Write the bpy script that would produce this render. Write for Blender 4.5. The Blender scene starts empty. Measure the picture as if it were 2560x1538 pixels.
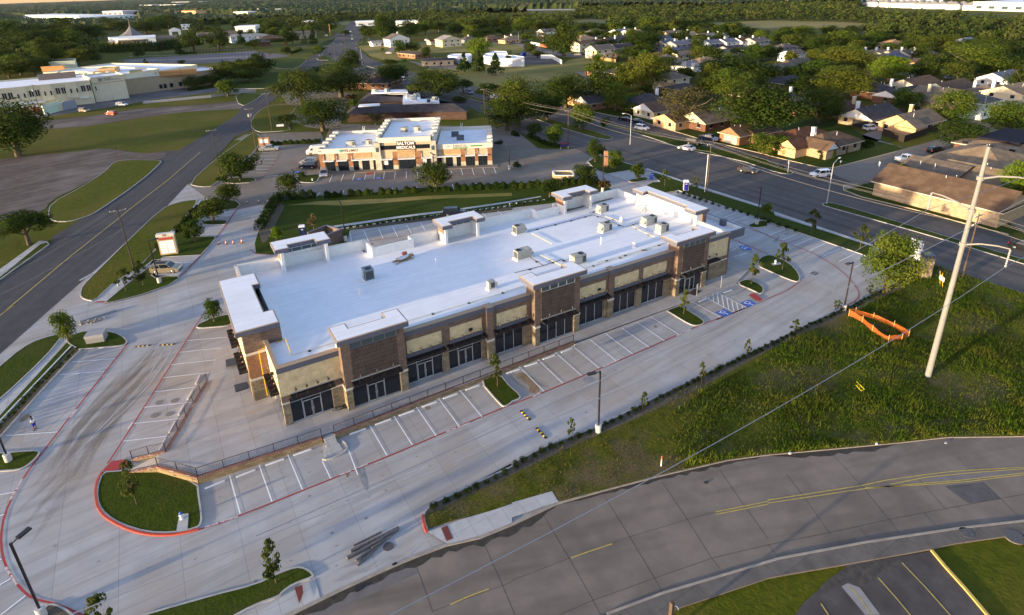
import bpy,bmesh,math,random
import numpy as np
from math import sin,cos,pi,radians,hypot,atan2,sqrt
from mathutils import Vector,Matrix
from mathutils.geometry import tessellate_polygon
SC=bpy.context.scene;COL=SC.collection
#  camera, sky, sun, exposure
F,YAW,PITCH,ROLL,HC=1501.6,0.52749,0.36928,-0.030177,44.326
PX,PY=1274.03,545.95
_f=Vector((sin(YAW)*cos(PITCH),cos(YAW)*cos(PITCH),-sin(PITCH)))
_r0=Vector((cos(YAW),-sin(YAW),0));_u0=_r0.cross(_f)
_r=cos(ROLL)*_r0+sin(ROLL)*_u0;_u=-sin(ROLL)*_r0+cos(ROLL)*_u0
cam=bpy.data.cameras.new('camera');cam.sensor_width=36;cam.lens=F/2560*36
cam.shift_x=(1280-PX)/2560;cam.shift_y=-(769-PY)/2560
cam.clip_start=.5;cam.clip_end=30000
co=bpy.data.objects.new('camera',cam);COL.objects.link(co)
m=Matrix((_r,_u,-_f)).transposed().to_4x4();m.translation=Vector((0,0,HC));co.matrix_world=m
SC.camera=co
SUN_EL=5.5
w=bpy.data.worlds.new('World');SC.world=w;w.use_nodes=True
nt=w.node_tree;sky=nt.nodes.new('ShaderNodeTexSky');sky.sky_type='NISHITA';sky.sun_disc=False
sky.sun_elevation=radians(SUN_EL);sky.sun_rotation=radians(-90);sky.air_density=1.0;sky.dust_density=.8;sky.ozone_density=2.0
tint=nt.nodes.new('ShaderNodeMix');tint.data_type='RGBA';tint.blend_type='MULTIPLY';tint.inputs[0].default_value=1;tint.inputs[7].default_value=(1.21,1.0,1.05,1)
nt.links.new(sky.outputs[0],tint.inputs[6]);nt.links.new(tint.outputs[2],nt.nodes['Background'].inputs[0]);nt.nodes['Background'].inputs[1].default_value=.15
sl=bpy.data.lights.new('sun','SUN');sl.energy=2.7;sl.angle=radians(1.2);sl.color=(1,.80,.50)
so=bpy.data.objects.new('sun',sl);COL.objects.link(so);so.rotation_euler=(0,-radians(90-SUN_EL),radians(1.5));so.location=(-300,0,80)
SC.view_settings.view_transform='Standard';SC.view_settings.look='None';SC.view_settings.exposure=2.05;SC.view_settings.gamma=1
SC.render.engine='CYCLES';SC.cycles.max_bounces=5;SC.cycles.transparent_max_bounces=24;SC.cycles.diffuse_bounces=3
SC.render.resolution_x=1024;SC.render.resolution_y=615
#  where a point of the photo lies on the ground (metres)
def ray(px,py,z=0):
 d=_r*(px-PX)-_u*(py-PY)+_f*F
 t=(z-HC)/d.z
 return(d.x*t,d.y*t)
def proj(x,y,z):
 d=Vector((x,y,z-HC));q=d.dot(_f)
 return(PX+F*d.dot(_r)/q,PY-F*d.dot(_u)/q)
K=3.709;ROW=dict(A=0,B=380,C=760,D=1138)
XC=dict(Z1=(520,640,7.419),Z2=(520,820,5.706),Z3=(1600,440,7.42),S=(780,280,5.146),H=(0,80,6.183),T=(1100,60,5.37),Z4=(640,560,7.719),Z5=(380,560,8.246),Z6=(1560,560,6.182),W=(0,0,1))
def px(code,x,y):
 if code in XC:o=XC[code];return(o[0]+x/o[2],o[1]+y/o[2])
 return(640*int(code[1])+x/K,ROW[code[0]]+y/K)
def at(code,x,y,z=0):return ray(*px(code,x,y),z)
def P(s,z=0):
 """'B0 10,20 30,40 C1 5,6' -> ground points"""
 out=[];code=None
 for t in s.split():
  if ','in t:
   a,b=t.split(',');out.append(at(code,float(a),float(b),z))
  else:code=t
 return out
def zat(x,y,py):
 lo,hi=-2,90
 for _ in range(40):
  mm=(lo+hi)/2
  if proj(x,y,mm)[1]>py:lo=mm
  else:hi=mm
 return mm
def mpp(x,y):
 return Vector((x,y,-HC)).dot(_f)/F
 #  materials
MATS={}
def lin(c):return tuple(c[:3])+(1,)
def mat(name,c,c2=None,scale=1.0,rough=.8,bump=0,detail=4,metal=0,c3=None,s3=.1,spec=.3,rnd=0,kind=None,bw=.2,bh=.075,mort=None,sharp=(.35,.65),emis=0,t3=(.45,.62),streak=None,mj=.45,sv=.88):
 if name in MATS:return MATS[name]
 M=bpy.data.materials.new(name);M.use_nodes=True;n=M.node_tree.nodes;L=M.node_tree.links
 b=n['Principled BSDF'];b.inputs['Roughness'].default_value=rough;b.inputs['Metallic'].default_value=metal
 b.inputs['Specular IOR Level'].default_value=spec if rough<.8 else min(spec,.08)
 tc=n.new('ShaderNodeTexCoord');vec=tc.outputs['Object']
 def ramp(src,a,z):
  r=n.new('ShaderNodeMapRange');r.inputs[1].default_value=a;r.inputs[2].default_value=z;L.new(src,r.inputs[0]);return r.outputs[0]
 def mix(fac,a,bb,mode='MIX'):
  x=n.new('ShaderNodeMix');x.data_type='RGBA';x.blend_type=mode
  for s,v in((x.inputs[0],fac),(x.inputs[6],a),(x.inputs[7],bb)):
   if isinstance(v,(int,float)):s.default_value=v
   elif isinstance(v,tuple):s.default_value=lin(v)
   else:L.new(v,s)
  return x.outputs[2]
 def noise(sc,det=4,v=None,r=.6):
  x=n.new('ShaderNodeTexNoise');x.inputs['Scale'].default_value=sc;x.inputs['Detail'].default_value=det;x.inputs['Roughness'].default_value=r
  L.new(v if v is not None else vec,x.inputs['Vector']);return x.outputs['Fac']
 col=None
 if kind=='brick':
  sx=n.new('ShaderNodeSeparateXYZ');L.new(vec,sx.inputs[0]);ad=n.new('ShaderNodeMath');L.new(sx.outputs[0],ad.inputs[0]);L.new(sx.outputs[1],ad.inputs[1])
  cb=n.new('ShaderNodeCombineXYZ');L.new(ad.outputs[0],cb.inputs[0]);L.new(sx.outputs[2],cb.inputs[1])
  br=n.new('ShaderNodeTexBrick');L.new(cb.outputs[0],br.inputs['Vector'])
  br.inputs['Color1'].default_value=lin(c);br.inputs['Color2'].default_value=lin(c2);br.inputs['Mortar'].default_value=lin(mort or c)
  br.inputs['Scale'].default_value=1;br.inputs['Brick Width'].default_value=bw;br.inputs['Row Height'].default_value=bh;br.inputs['Mortar Size'].default_value=bh*.1
  col=br.outputs['Color']
  nz=noise(1.3,3);col=mix(ramp(nz,.35,.7),col,mix(1.0,col,(.72,.72,.74),'MULTIPLY'))
 elif c2:col=mix(ramp(noise(scale,detail),*sharp),c,c2)
 if c3:col=mix(ramp(noise(s3,3),*t3),col if col is not None else c,c3)
 if streak:
  mp=n.new('ShaderNodeMapping');mp.inputs['Rotation'].default_value=(0,0,-streak[0]);mp.inputs['Scale'].default_value=(1,1,1)
  L.new(vec,mp.inputs[0]);m2=n.new('ShaderNodeMapping');m2.inputs['Scale'].default_value=(streak[1],streak[2],1);L.new(mp.outputs[0],m2.inputs[0])
  q=ramp(noise(1,3,m2.outputs[0]),.45,.75);mu=n.new('ShaderNodeMath');mu.operation='MULTIPLY';L.new(q,mu.inputs[0]);mu.inputs[1].default_value=streak[4]
  col=mix(mu.outputs[0],col if col is not None else c,streak[3])
 if kind=='joints':
  br=n.new('ShaderNodeTexBrick');mp=n.new('ShaderNodeMapping');mp.inputs['Location'].default_value=(1.3,2.1,0);L.new(vec,mp.inputs[0]);L.new(mp.outputs[0],br.inputs['Vector']);br.offset=0
  br.inputs['Color1'].default_value=(1,1,1,1);br.inputs['Color2'].default_value=(sv,sv,sv,1);br.inputs['Mortar'].default_value=(mj,mj,mj,1)
  br.inputs['Scale'].default_value=1;br.inputs['Brick Width'].default_value=bw;br.inputs['Row Height'].default_value=bh;br.inputs['Mortar Size'].default_value=.018;br.inputs['Mortar Smooth'].default_value=.2
  col=mix(.8,col if col is not None else c,br.outputs['Color'],'MULTIPLY')
 if rnd:
  oi=n.new('ShaderNodeObjectInfo');hs=n.new('ShaderNodeHueSaturation');L.new(col,hs.inputs['Color'])if col is not None else hs.inputs['Color'].__setattr__('default_value',lin(c))
  mr=n.new('ShaderNodeMapRange');L.new(oi.outputs['Random'],mr.inputs[0]);mr.inputs[3].default_value=1-rnd;mr.inputs[4].default_value=1+rnd;L.new(mr.outputs[0],hs.inputs['Value'])
  m3=n.new('ShaderNodeMapRange');L.new(oi.outputs['Random'],m3.inputs[0]);m3.inputs[3].default_value=.5+rnd*.06;m3.inputs[4].default_value=.5-rnd*.09;L.new(m3.outputs[0],hs.inputs['Hue'])
  col=hs.outputs['Color']
 if col is None:b.inputs['Base Color'].default_value=lin(c)
 else:L.new(col,b.inputs['Base Color'])
 if bump:
  bp=n.new('ShaderNodeBump');bp.inputs['Strength'].default_value=min(1,bump);bp.inputs['Distance'].default_value=.05*bump if kind!='grass'else.12
  L.new(noise(scale*3,5),bp.inputs['Height']);L.new(bp.outputs[0],b.inputs['Normal'])
 if emis:b.inputs['Emission Color'].default_value=lin(c);b.inputs['Emission Strength'].default_value=emis
 MATS[name]=M;return M
WHITE=mat('white_paint',(.76,.76,.75),(.66,.66,.66),2,.55)
LINE=mat('line_white',(.86,.86,.86),(.74,.74,.74),3,.7)
RED=mat('line_red',(.40,.035,.03),(.30,.05,.05),2,.7)
KERBRED=mat('kerb_red',(.50,.07,.03),(.38,.06,.04),2,.7)
YEL=mat('line_yellow',(.48,.35,.07),(.33,.25,.09),2.5,.7)
BLUE=mat('paint_blue',(.05,.11,.42),None,1,.6)
CONC=mat('lot_concrete',(.44,.43,.42),(.37,.36,.355),.35,.85,0,6,c3=(.37,.315,.255),s3=.09,t3=(.42,.72),kind='joints',bw=4.6,bh=4.6,streak=(.12,.04,.8,(.27,.25,.235),.75))
CONC2=mat('walk_concrete',(.47,.455,.44),(.40,.39,.37),.8,.85,0,5,kind='joints',bw=1.6,bh=1.6)
KERB=mat('kerb_concrete',(.44,.42,.39),(.34,.32,.30),1.2,.85)
TANC=mat('tan_concrete',(.23,.192,.15),(.185,.156,.125),.4,.9,0,5,kind='joints',bw=4.6,bh=4.6,c3=(.22,.19,.16),s3=.08)
OLDC=mat('old_road_concrete',(.225,.185,.148),(.185,.152,.124),.5,.9,0,5,c3=(.13,.108,.09),s3=.14,t3=(.45,.8),streak=(-.34,.07,.45,(.105,.088,.075),.7))
ASPH=mat('asphalt',(.082,.076,.076),(.064,.060,.062),.5,.92,0,6,c3=(.055,.052,.054),s3=.06,t3=(.5,.75),streak=(1.18,.02,.7,(.11,.10,.095),.7))
ASPH2=mat('asphalt_main',(.125,.110,.098),(.098,.087,.080),.5,.92,0,6,c3=(.145,.125,.11),s3=.03,t3=(.5,.7),streak=(pi/2,.012,.6,(.06,.055,.054),.9))
DIRT=mat('dirt_gravel',(.145,.110,.088),(.095,.075,.062),.5,.95,.8,9,c3=(.20,.165,.14),s3=.07,t3=(.4,.7),streak=(.3,.05,.4,(.07,.06,.055),.9))
GRASS=mat('grass',(.050,.066,.004),(.090,.092,.007),.9,.95,.8,8,kind='grass',c3=(.12,.095,.018),s3=.045,t3=(.42,.72))
LAWN=mat('lawn',(.027,.046,.003),(.048,.064,.005),1.6,.95,.6,8,kind='grass',c3=(.055,.060,.015),s3=.12,t3=(.5,.8))
DRY=mat('dry_grass',(.22,.18,.05),(.30,.22,.075),.3,.95,.6,7,kind='grass',c3=(.15,.14,.035),s3=.02,t3=(.4,.62))
MULCH=mat('mulch',(.14,.115,.085),(.085,.07,.05),3,.95,.8,6)
#  mesh builder
class MB:
 def __init__(s,ox=0,oy=0,oz=0):s.v=[];s.f=[];s.o=(ox,oy,oz)
 def add(s,vs,fs):
  b=len(s.v);o=s.o
  s.v+=[(x-o[0],y-o[1],z-o[2])for x,y,z in vs];s.f+=[tuple(b+i for i in f)for f in fs];return s
 def box(s,x0,x1,y0,y1,z0,z1):
  return s.add([(x0,y0,z0),(x1,y0,z0),(x1,y1,z0),(x0,y1,z0),(x0,y0,z1),(x1,y0,z1),(x1,y1,z1),(x0,y1,z1)],[(0,3,2,1),(4,5,6,7),(0,1,5,4),(1,2,6,5),(2,3,7,6),(3,0,4,7)])
 def obox(s,cx,cy,z0,z1,lx,ly,a=0):
  c,d=cos(a),sin(a);q=[(-lx/2,-ly/2),(lx/2,-ly/2),(lx/2,ly/2),(-lx/2,ly/2)]
  q=[(cx+x*c-y*d,cy+x*d+y*c)for x,y in q]
  return s.add([(x,y,z0)for x,y in q]+[(x,y,z1)for x,y in q],[(0,3,2,1),(4,5,6,7),(0,1,5,4),(1,2,6,5),(2,3,7,6),(3,0,4,7)])
 def prism(s,poly,z0,z1,bottom=True):
  if sum(poly[i][0]*poly[(i+1)%len(poly)][1]-poly[(i+1)%len(poly)][0]*poly[i][1]for i in range(len(poly)))<0:poly=poly[::-1]
  n=len(poly);fs=[tuple(range(n,2*n))]+[(i,(i+1)%n,n+(i+1)%n,n+i)for i in range(n)]
  if bottom:fs.append(tuple(range(n-1,-1,-1)))
  return s.add([(x,y,z0)for x,y in poly]+[(x,y,z1)for x,y in poly],fs)
 def poly(s,poly,z):
  if sum(poly[i][0]*poly[(i+1)%len(poly)][1]-poly[(i+1)%len(poly)][0]*poly[i][1]for i in range(len(poly)))<0:poly=poly[::-1]
  return s.add([(p[0],p[1],z)for p in poly],[tuple(range(len(poly)))])
 def quad(s,*p):return s.add(list(p),[tuple(range(len(p)))])
 def tube(s,a,b,r0,r1=None,n=8,caps=True):
  r1=r0 if r1 is None else r1;a=Vector(a);b=Vector(b);d=(b-a).normalized()
  u=d.orthogonal().normalized();v=d.cross(u);vs=[]
  for c,r in((a,r0),(b,r1)):
   for i in range(n):t=2*pi*i/n;vs.append(tuple(c+r*(cos(t)*u+sin(t)*v)))
  fs=[(i,(i+1)%n,n+(i+1)%n,n+i)for i in range(n)]
  if caps:fs+=[tuple(range(n-1,-1,-1)),tuple(range(n,2*n))]
  return s.add(vs,fs)
 def path(s,pts,r,n=6):
  for a,b in zip(pts,pts[1:]):s.tube(a,b,r,r,n)
  return s
 def lathe(s,cx,cy,prof,n=12):
  vs=[];m_=len(prof)
  for r,z in prof:
   for i in range(n):t=2*pi*i/n;vs.append((cx+r*cos(t),cy+r*sin(t),z))
  fs=[(k*n+i,k*n+(i+1)%n,(k+1)*n+(i+1)%n,(k+1)*n+i)for k in range(m_-1)for i in range(n)]
  fs+=[tuple(range(n-1,-1,-1)),tuple(range((m_-1)*n,m_*n))]
  return s.add(vs,fs)
 def ribbon(s,pts,w,z0,z1=None,off=0):
  """strip of width w along pts; z1 gives it height"""
  n=len(pts);L_=[];R_=[]
  for i in range(n):
   a=Vector(pts[max(0,i-1)][:2]);b=Vector(pts[min(n-1,i+1)][:2]);t=(b-a).normalized();nn=Vector((-t.y,t.x));c=Vector(pts[i][:2])+nn*off
   L_.append(c+nn*w/2);R_.append(c-nn*w/2)
  if z1 is None:
   return s.add([(p.x,p.y,z0)for p in L_]+[(p.x,p.y,z0)for p in R_],[(n+i,n+i+1,i+1,i)for i in range(n-1)])
  vs=[(p.x,p.y,z)for z in(z0,z1)for q in(L_,R_)for p in q];fs=[]
  for i in range(n-1):
   fs+=[(3*n+i,3*n+i+1,2*n+i+1,2*n+i),(i,i+1,n+i+1,n+i),(n+i,n+i+1,3*n+i+1,3*n+i),(i+1,i,2*n+i,2*n+i+1)]
  fs+=[(0,n,3*n,2*n),(n-1,3*n-1,4*n-1,2*n-1)]
  return s.add(vs,fs)
 def build(s,name,m_=None,parent=None,loc=None,smooth=False):
  me=bpy.data.meshes.new(name);me.from_pydata(s.v,[],s.f);me.update()
  if m_:me.materials.append(m_)
  if smooth:me.polygons.foreach_set('use_smooth',[True]*len(me.polygons))
  o=bpy.data.objects.new(name,me);COL.objects.link(o)
  if parent:o.parent=parent
  if loc:o.location=loc
  return o
def tag(o,label=None,cat=None,group=None,kind=None):
 if label:o['label']=label
 if cat:o['category']=cat
 if group:o['group']=group
 if kind:o['kind']=kind
 return o
def empty(name,loc,rz=0,label=None,cat=None,group=None):
 o=bpy.data.objects.new(name,None);o.empty_display_size=.3;COL.objects.link(o);o.location=loc;o.rotation_euler=(0,0,rz)
 return tag(o,label,cat,group)
KIDS={}
def kids(o):return[c for c in o.children]
def dup(src,loc=None,rz=None,label=None,group=None,parent=None):
 c=src.copy();COL.objects.link(c);c.parent=parent
 if loc is not None:c.location=loc
 if rz is not None:c.rotation_euler=(0,0,rz)
 if label:c['label']=label
 if group:c['group']=group
 for ch in kids(src):dup(ch,parent=c)
 return c
def sm(pts,n=2,closed=True):
 for _ in range(n):
  q=[];N=len(pts)
  for i in range(N if closed else N-1):
   a,b=pts[i],pts[(i+1)%N]
   q+=[(a[0]*.75+b[0]*.25,a[1]*.75+b[1]*.25),(a[0]*.25+b[0]*.75,a[1]*.25+b[1]*.75)]
  if not closed:q=[pts[0]]+q+[pts[-1]]
  pts=q
 return pts
def inset(poly,d):
 n=len(poly);A=sum(poly[i][0]*poly[(i+1)%n][1]-poly[(i+1)%n][0]*poly[i][1]for i in range(n));s=1 if A>0 else-1;out=[]
 for i in range(n):
  a,b,c=Vector(poly[i-1]),Vector(poly[i]),Vector(poly[(i+1)%n]);e1=(b-a).normalized();e2=(c-b).normalized()
  n1=Vector((-e1.y,e1.x))*s;n2=Vector((-e2.y,e2.x))*s;k=n1+n2;l=max(.5,k.length_squared);k=k*(2*d/l)
  out.append((b.x+k.x,b.y+k.y))
 return out
def struct(name,mb,m_):return tag(mb.build(name,m_),kind='structure')
def inpoly(x,y,poly):
 c=False;j=len(poly)-1
 for i in range(len(poly)):
  if(poly[i][1]>y)!=(poly[j][1]>y)and x<(poly[j][0]-poly[i][0])*(y-poly[i][1])/(poly[j][1]-poly[i][1])+poly[i][0]:c=not c
  j=i
 return c
def resample(pts,step):
 out=[Vector(pts[0])];
 for a,b in zip(pts,pts[1:]):
  a=Vector(a);b=Vector(b);n=max(1,int(round((b-a).length/step)))
  for i in range(1,n+1):out.append(a.lerp(b,i/n))
 return[tuple(p)for p in out]
 #  THE GROUND, ROADS, LOTS
R=14000
g=MB();g.poly([(-R,-300),(R,-300),(R,R),(-R,R)],-.02);struct('ground',g,GRASS)
def flat(name,s,m_,z,smooth=0):
 p=P(s)if isinstance(s,str)else s
 if smooth:p=sm(p,smooth)
 struct(name,MB().poly(p,z),m_);return p

flat('parking_lot','C0 -900,1300 -250,690 440,75 B0 1490,565 1740,300 B1 0,250 1200,100 B2 740,50 1100,100 1640,290 B3 60,560 980,870 1500,1040 1760,1110 C3 800,100 C2 2374,600 D2 0,700 D1 2080,775 1770,840 1450,960 1150,1090 780,1260 330,1500 D0 1500,2100 -1500,2400',CONC,.02)
flat('medical_lot','B0 1740,300 2374,-30 A1 0,1470 130,1345 620,1335 700,1150 A2 0,1180 240,1375 330,1385 640,1380 760,1430 B2 690,95 590,290 0,300 B1 2374,335 1600,345 850,420 560,445 0,500 B0 2100,560',TANC,.028)

flat('left_road','C0 -2200,1100 0,-160 B0 0,1200 460,870 480,790 800,600 900,550 1500,90 A0 2240,1005 A1 480,560 600,440 690,350 860,420 700,520 500,660 A1 0,1060 B0 2050,0 1740,300 1490,565 440,1484 C0 -250,690 -1600,1800',ASPH,.03)
road_main='A1 800,290 700,340 630,410 700,520 770,640 1100,800 1400,950 1960,985 A2 100,1240 640,1400 B2 740,50 1070,100 1640,285 B3 60,555 980,865 1640,1085 2374,1320 3000,1520 3000,1100 2374,830 2230,770 1860,680 1400,550 860,420 700,360 690,310 830,280 480,150 0,30 A2 2374,1440 1740,1290 1240,1140 760,1035 A1 1640,720 1200,600 1060,545 930,440 1000,350 1010,290 980,200 880,200'
flat('main_road',road_main,ASPH2,.034)
flat('side_street','B3 480,150 640,140 1190,-10 A3 1600,1290 1620,1150 1900,1110 2080,1280 1900,1300 B3 1300,130 830,305',TANC,.04)
flat('cul_de_sac','A3 1600,1310 1580,1240 1700,1150 1900,1120 2050,1140 2120,1220 2080,1290 1900,1340 1700,1400',TANC,.044,1)
flat('curved_road','D1 -400,1830 330,1484 780,1262 1150,1092 1450,962 1770,842 2080,772 2374,652 D2 430,452 820,342 1350,202 2000,52 2374,2 C3 1200,1292 1650,1240 2374,1230 3100,1230 D3 3100,500 2374,620 1760,690 900,820 100,970 D2 2374,1000 1400,1290 880,1484 200,1800',OLDC,.036)
sw=P('D2 -200,1900 900,1484 1400,1292 2374,1002 D3 100,972 900,822 1760,692 2374,622 3100,502 3100,640 2374,740 1730,830 1520,880 740,1020 160,1120 D2 2374,1150 2080,1250 1540,1430 1000,1700')
struct('sidewalk',MB().prism(sw,.0,.15),mat('old_walk',(.16,.14,.12),(.12,.105,.092),.8,.9,kind='joints',bw=3,bh=3))
flat('corner_lot','D3 742,1020 1510,892 2060,1510 2400,1900 0,1900 250,1484 330,1370',mat('old_asphalt',(.105,.092,.084),(.08,.072,.067),.8,.9,c3=(.07,.06,.055),s3=.25),.03)
flat('water_stain','D3 740,1025 1300,960 1230,1010 1150,1070 1050,1090 980,1130 930,1200 850,1225 790,1200 690,1190 560,1260 430,1300 500,1200',mat('wet_dirt',(.045,.035,.025),(.085,.07,.05),2,.6),.036,1)
flat('concrete_patch','D3 680,1220 740,1190 850,1230 1040,1484 900,1484',mat('pale_patch',(.30,.28,.26),(.24,.22,.21),1,.9),.04)

struct('yellow_kerb',MB().ribbon(P('D3 1515,890 1640,1040 1830,1250 2040,1500 2300,1800'),.22,.0,.17),mat('kerb_yellow',(.62,.42,.10),(.5,.34,.09),2,.7))
mk=MB()
for s in('D3 1240,1000 1460,1230 1700,1500','D3 1020,1140 1180,1320 1330,1500','D3 750,1215 860,1340 970,1500','D3 490,1380 570,1500'):mk.ribbon(P(s),.11,.046)
struct('stall_lines_yellow',mk,YEL)

flat('dirt_lot','B0 -300,-60 0,60 700,0 A0 1000,1370 1330,1430 1560,1400 B0 1500,75 1150,70 1050,130 960,200 700,340 480,440 400,560 200,600 0,640 -400,700',DIRT,.026,1)
flat('dirt_lane','A0 350,1130 800,1080 1300,1010 1950,965 2300,930 2240,1010 1700,1040 1200,1110 800,1170 430,1200',DIRT,.03)
flat('hospital_lot','A0 -300,1150 200,1060 700,970 900,930 1200,890 1330,850 1400,800 1850,770 2374,800 A1 0,800 A0 2374,860 1960,860 1400,930 1000,1000 600,1060 330,1100 -300,1250',mat('lot_grey',(.13,.118,.11),(.105,.097,.093),.5,.9,c3=(.17,.15,.14),s3=.05),.03)
flat('driveway','A0 2374,1190 2100,1300 2060,1400 1900,1484 B0 1740,280 1500,90 1320,30 A0 1330,1430 1700,1380 A0 2374,1010',ASPH,.024)
flat('church_lot','A0 1090,560 1200,610 1400,640 1700,600 2374,560 A1 0,560 330,520 480,420 300,440 0,440 A0 2374,470 1850,510 1300,540',mat('lot_grey2',(.17,.15,.145),(.13,.12,.115),.3,.9),.03)
flat('office_lot','A1 250,840 700,850 900,870 830,1000 780,1160 620,1200 480,1180 330,1130 370,1010 280,960 240,900',TANC,.03)
flat('crossing_drive','A1 620,740 680,680 780,675 780,740 640,800 560,880 500,870',TANC,.036)
flat('driveway','A1 -100,1250 320,1230 600,1220 640,1330 0,1310 -200,1300',TANC,.032)
flat('street','A1 1560,590 1760,570 1860,600 1860,640 1600,640 1400,560',TANC,.036)
flat('far_street','A1 1500,395 2374,385 A2 120,415 300,450 560,500 700,510 690,530 480,530 250,480 100,440 A1 2374,408 1560,405',TANC,.036)
flat('gravel_yard','A2 110,480 250,490 470,560 420,600 120,600',DIRT,.036)
flat('alley','A2 580,670 680,660 800,740 760,760 640,700',TANC,.036)
flat('house_driveway','A3 880,1250 1060,1180 1050,1290 1000,1300 B3 640,130 A3 1250,1370 1000,1290',TANC,.036)
flat('dry_field','A1 940,430 1300,400 1500,395 2374,405 A2 110,440 110,490 0,500 A1 2374,470 1600,490 1560,560 1200,560 1060,520',DRY,.028)
flat('dry_field','A1 1580,640 1850,640 A2 0,600 460,600 520,560 700,520 950,580 980,620 700,650 580,670 640,710 760,760 700,780 330,820 120,900 A1 2374,950 1860,760 1700,690',DRY,.026)
for s in('A1 1460,70 1880,58 1900,90 2374,92 A2 600,90 600,100 0,104 A1 1900,108','A1 750,205 1110,185 1120,215 950,228 800,235','A2 470,180 900,180 870,215 600,208','A2 1680,215 2374,192 A3 0,190 700,205 1220,235 1000,250 0,268 A2 1800,245','A1 2250,175 2374,175 2374,190 2260,188'):
 flat('far_field',s,mat('straw_field',(.26,.20,.07),(.20,.17,.06),.02,.95),.03)
flat('highway','W 1280,23.5 1436,22.5 1436,25 1280,26.5',mat('pale_road',(.4,.36,.33)),.06)
flat('highway','W 1690,15.2 1860,10.8 1860,12.2 1690,17',mat('pale_road',(.4,.36,.33)),.06)
flat('highway','W 0,43 90,42 260,38 480,36 640,36 640,38 480,38 260,40.5 90,45 0,46',mat('pale_road',(.4,.36,.33)),.06)

def island(name,s,m_=LAWN,kerb=True,smooth=2,kw=.16,h=.14,red=None):
 p=P(s)if isinstance(s,str)else s
 if smooth:p=sm(p,smooth)
 if kerb:
  q=inset(p,kw);n=len(p);k=MB()
  if sum(p[i][0]*p[(i+1)%n][1]-p[(i+1)%n][0]*p[i][1]for i in range(n))<0:p=p[::-1];q=q[::-1]
  k.add([(x,y,0)for x,y in p]+[(x,y,h)for x,y in p]+[(x,y,h)for x,y in q],[(i,(i+1)%n,n+(i+1)%n,n+i)for i in range(n)]+[(n+i,n+(i+1)%n,2*n+(i+1)%n,2*n+i)for i in range(n)])
  struct('kerb',k,KERB)
  if red:
   kk=MB();kk.ribbon(P(red)if not smooth else sm(P(red),2,False),.2,.03,h+.012);struct('red_kerb',kk,KERBRED)
  struct(name,MB().poly(q,h-.02),m_)
  return q
 struct(name,MB().poly(p,h-.02 if h else.04),m_);return p
I_big=island('lawn','D0 950,160 1100,152 1450,115 1840,262 1850,380 1880,560 1870,650 1820,690 1600,735 1350,728 1120,655 980,570 905,470 890,330',smooth=1)
island('lawn','C0 -500,1400 0,1390 340,1358 390,1385 D0 280,95 180,148 0,158 -500,200')
island('lawn','C0 600,330 720,270 850,248 1030,255 1140,300 1190,350 1165,385 1090,400 760,425 720,430 680,400 640,380')
struct('planting_strip',MB().poly(P('C0 760,428 650,520 380,800 0,1230 -400,1640 -400,1440 0,1130 300,790 640,400'),.10),MULCH)
struct('kerb',MB().ribbon(P('C0 755,425 650,525 380,815 0,1240 -400,1700'),.2,0,.14),KERB)
struct('sidewalk',MB().poly(P('C0 600,320 640,340 0,1040 -400,1440 -400,1240 0,905 420,510 560,320'),.07),CONC2)
struct('grass_verge',MB().poly(P('C0 640,345 690,400 300,790 0,1100 -400,1500 -400,1445 0,1042'),.11),LAWN)
island('grass_verge','C0 590,275 430,310 270,370 100,490 -300,850 -300,1130 0,900 420,505 580,310',smooth=1)
island('grass_verge','B0 880,1392 770,1370 738,1330 760,1250 900,1110 1130,880 1500,525 1650,470 1780,448 1845,450 1740,590 1550,780 1400,960 1250,1115 1120,1175 1000,1270',GRASS,smooth=1)
struct('sidewalk',MB().poly(P('B0 1845,450 1862,452 1760,590 1600,770 1560,800 1480,900 1330,1050 1220,1160 1150,1260 980,1390 880,1395 1000,1275 1120,1175 1250,1117 1400,962 1550,782'),.075),CONC2)
island('lawn','B0 1862,455 2050,440 2190,455 2230,490 2195,530 2080,545 1930,590 1848,640 1780,720 1722,792 1990,785 2003,805 1950,870 1865,962 1520,980 1400,1060 1300,1140 1170,1240 980,1400 1050,1395 1300,1330 1560,1240 1660,1175 1640,1158 1540,1160 1440,1175 1400,1150 1440,1100 1500,1000 1420,1010 1250,1150 1160,1200 1230,1140 1400,950 1560,800 1600,770 1760,590',smooth=0)
flat('parking_bay','B0 1500,990 1860,966 1650,1158 1440,1150',CONC,.145)
island('lawn','B0 1880,640 2090,636 2115,645 2100,665 2080,678 1870,682',smooth=1)
flat('parking_bay','B0 1905,590 2190,535 2110,640 1848,640',CONC,.045);

island('grass_verge','B0 460,860 440,840 370,860 0,1160 -200,1300 -200,1340 0,1190',smooth=0)
flat('sidewalk','B0 -200,1210 0,1090 360,828 440,828 440,845 370,862 0,1165 -200,1300',CONC2,.06)
island('grass_verge','B0 1060,90 1200,75 1400,78 1490,82 1500,100 1300,280 900,560 800,605 650,650 500,650 440,600 470,480 700,360 960,200',GRASS,smooth=1)
flat('field','A0 430,1200 800,1172 1200,1112 1700,1042 2230,1012 2200,1060 2000,1190 1650,1400 1560,1400 1330,1425 1000,1365 600,1400 350,1440 -200,1500 -200,1250',GRASS,.034)
flat('field','A0 330,1100 640,1050 1000,1000 1400,935 1960,862 2320,860 2374,900 2000,960 1300,1008 800,1078 350,1128',GRASS,.036)
island('grass_verge','A1 100,545 460,540 480,555 380,640 200,640 100,600',smooth=1)
island('grass_verge','A1 -200,670 330,668 330,690 200,790 100,822 0,825 -400,820',smooth=1)
island('grass_verge','A1 -200,865 50,868 60,880 0,930 -150,1000',smooth=1)
island('grass_verge','A1 540,560 620,510 700,540 715,560',smooth=1)
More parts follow.
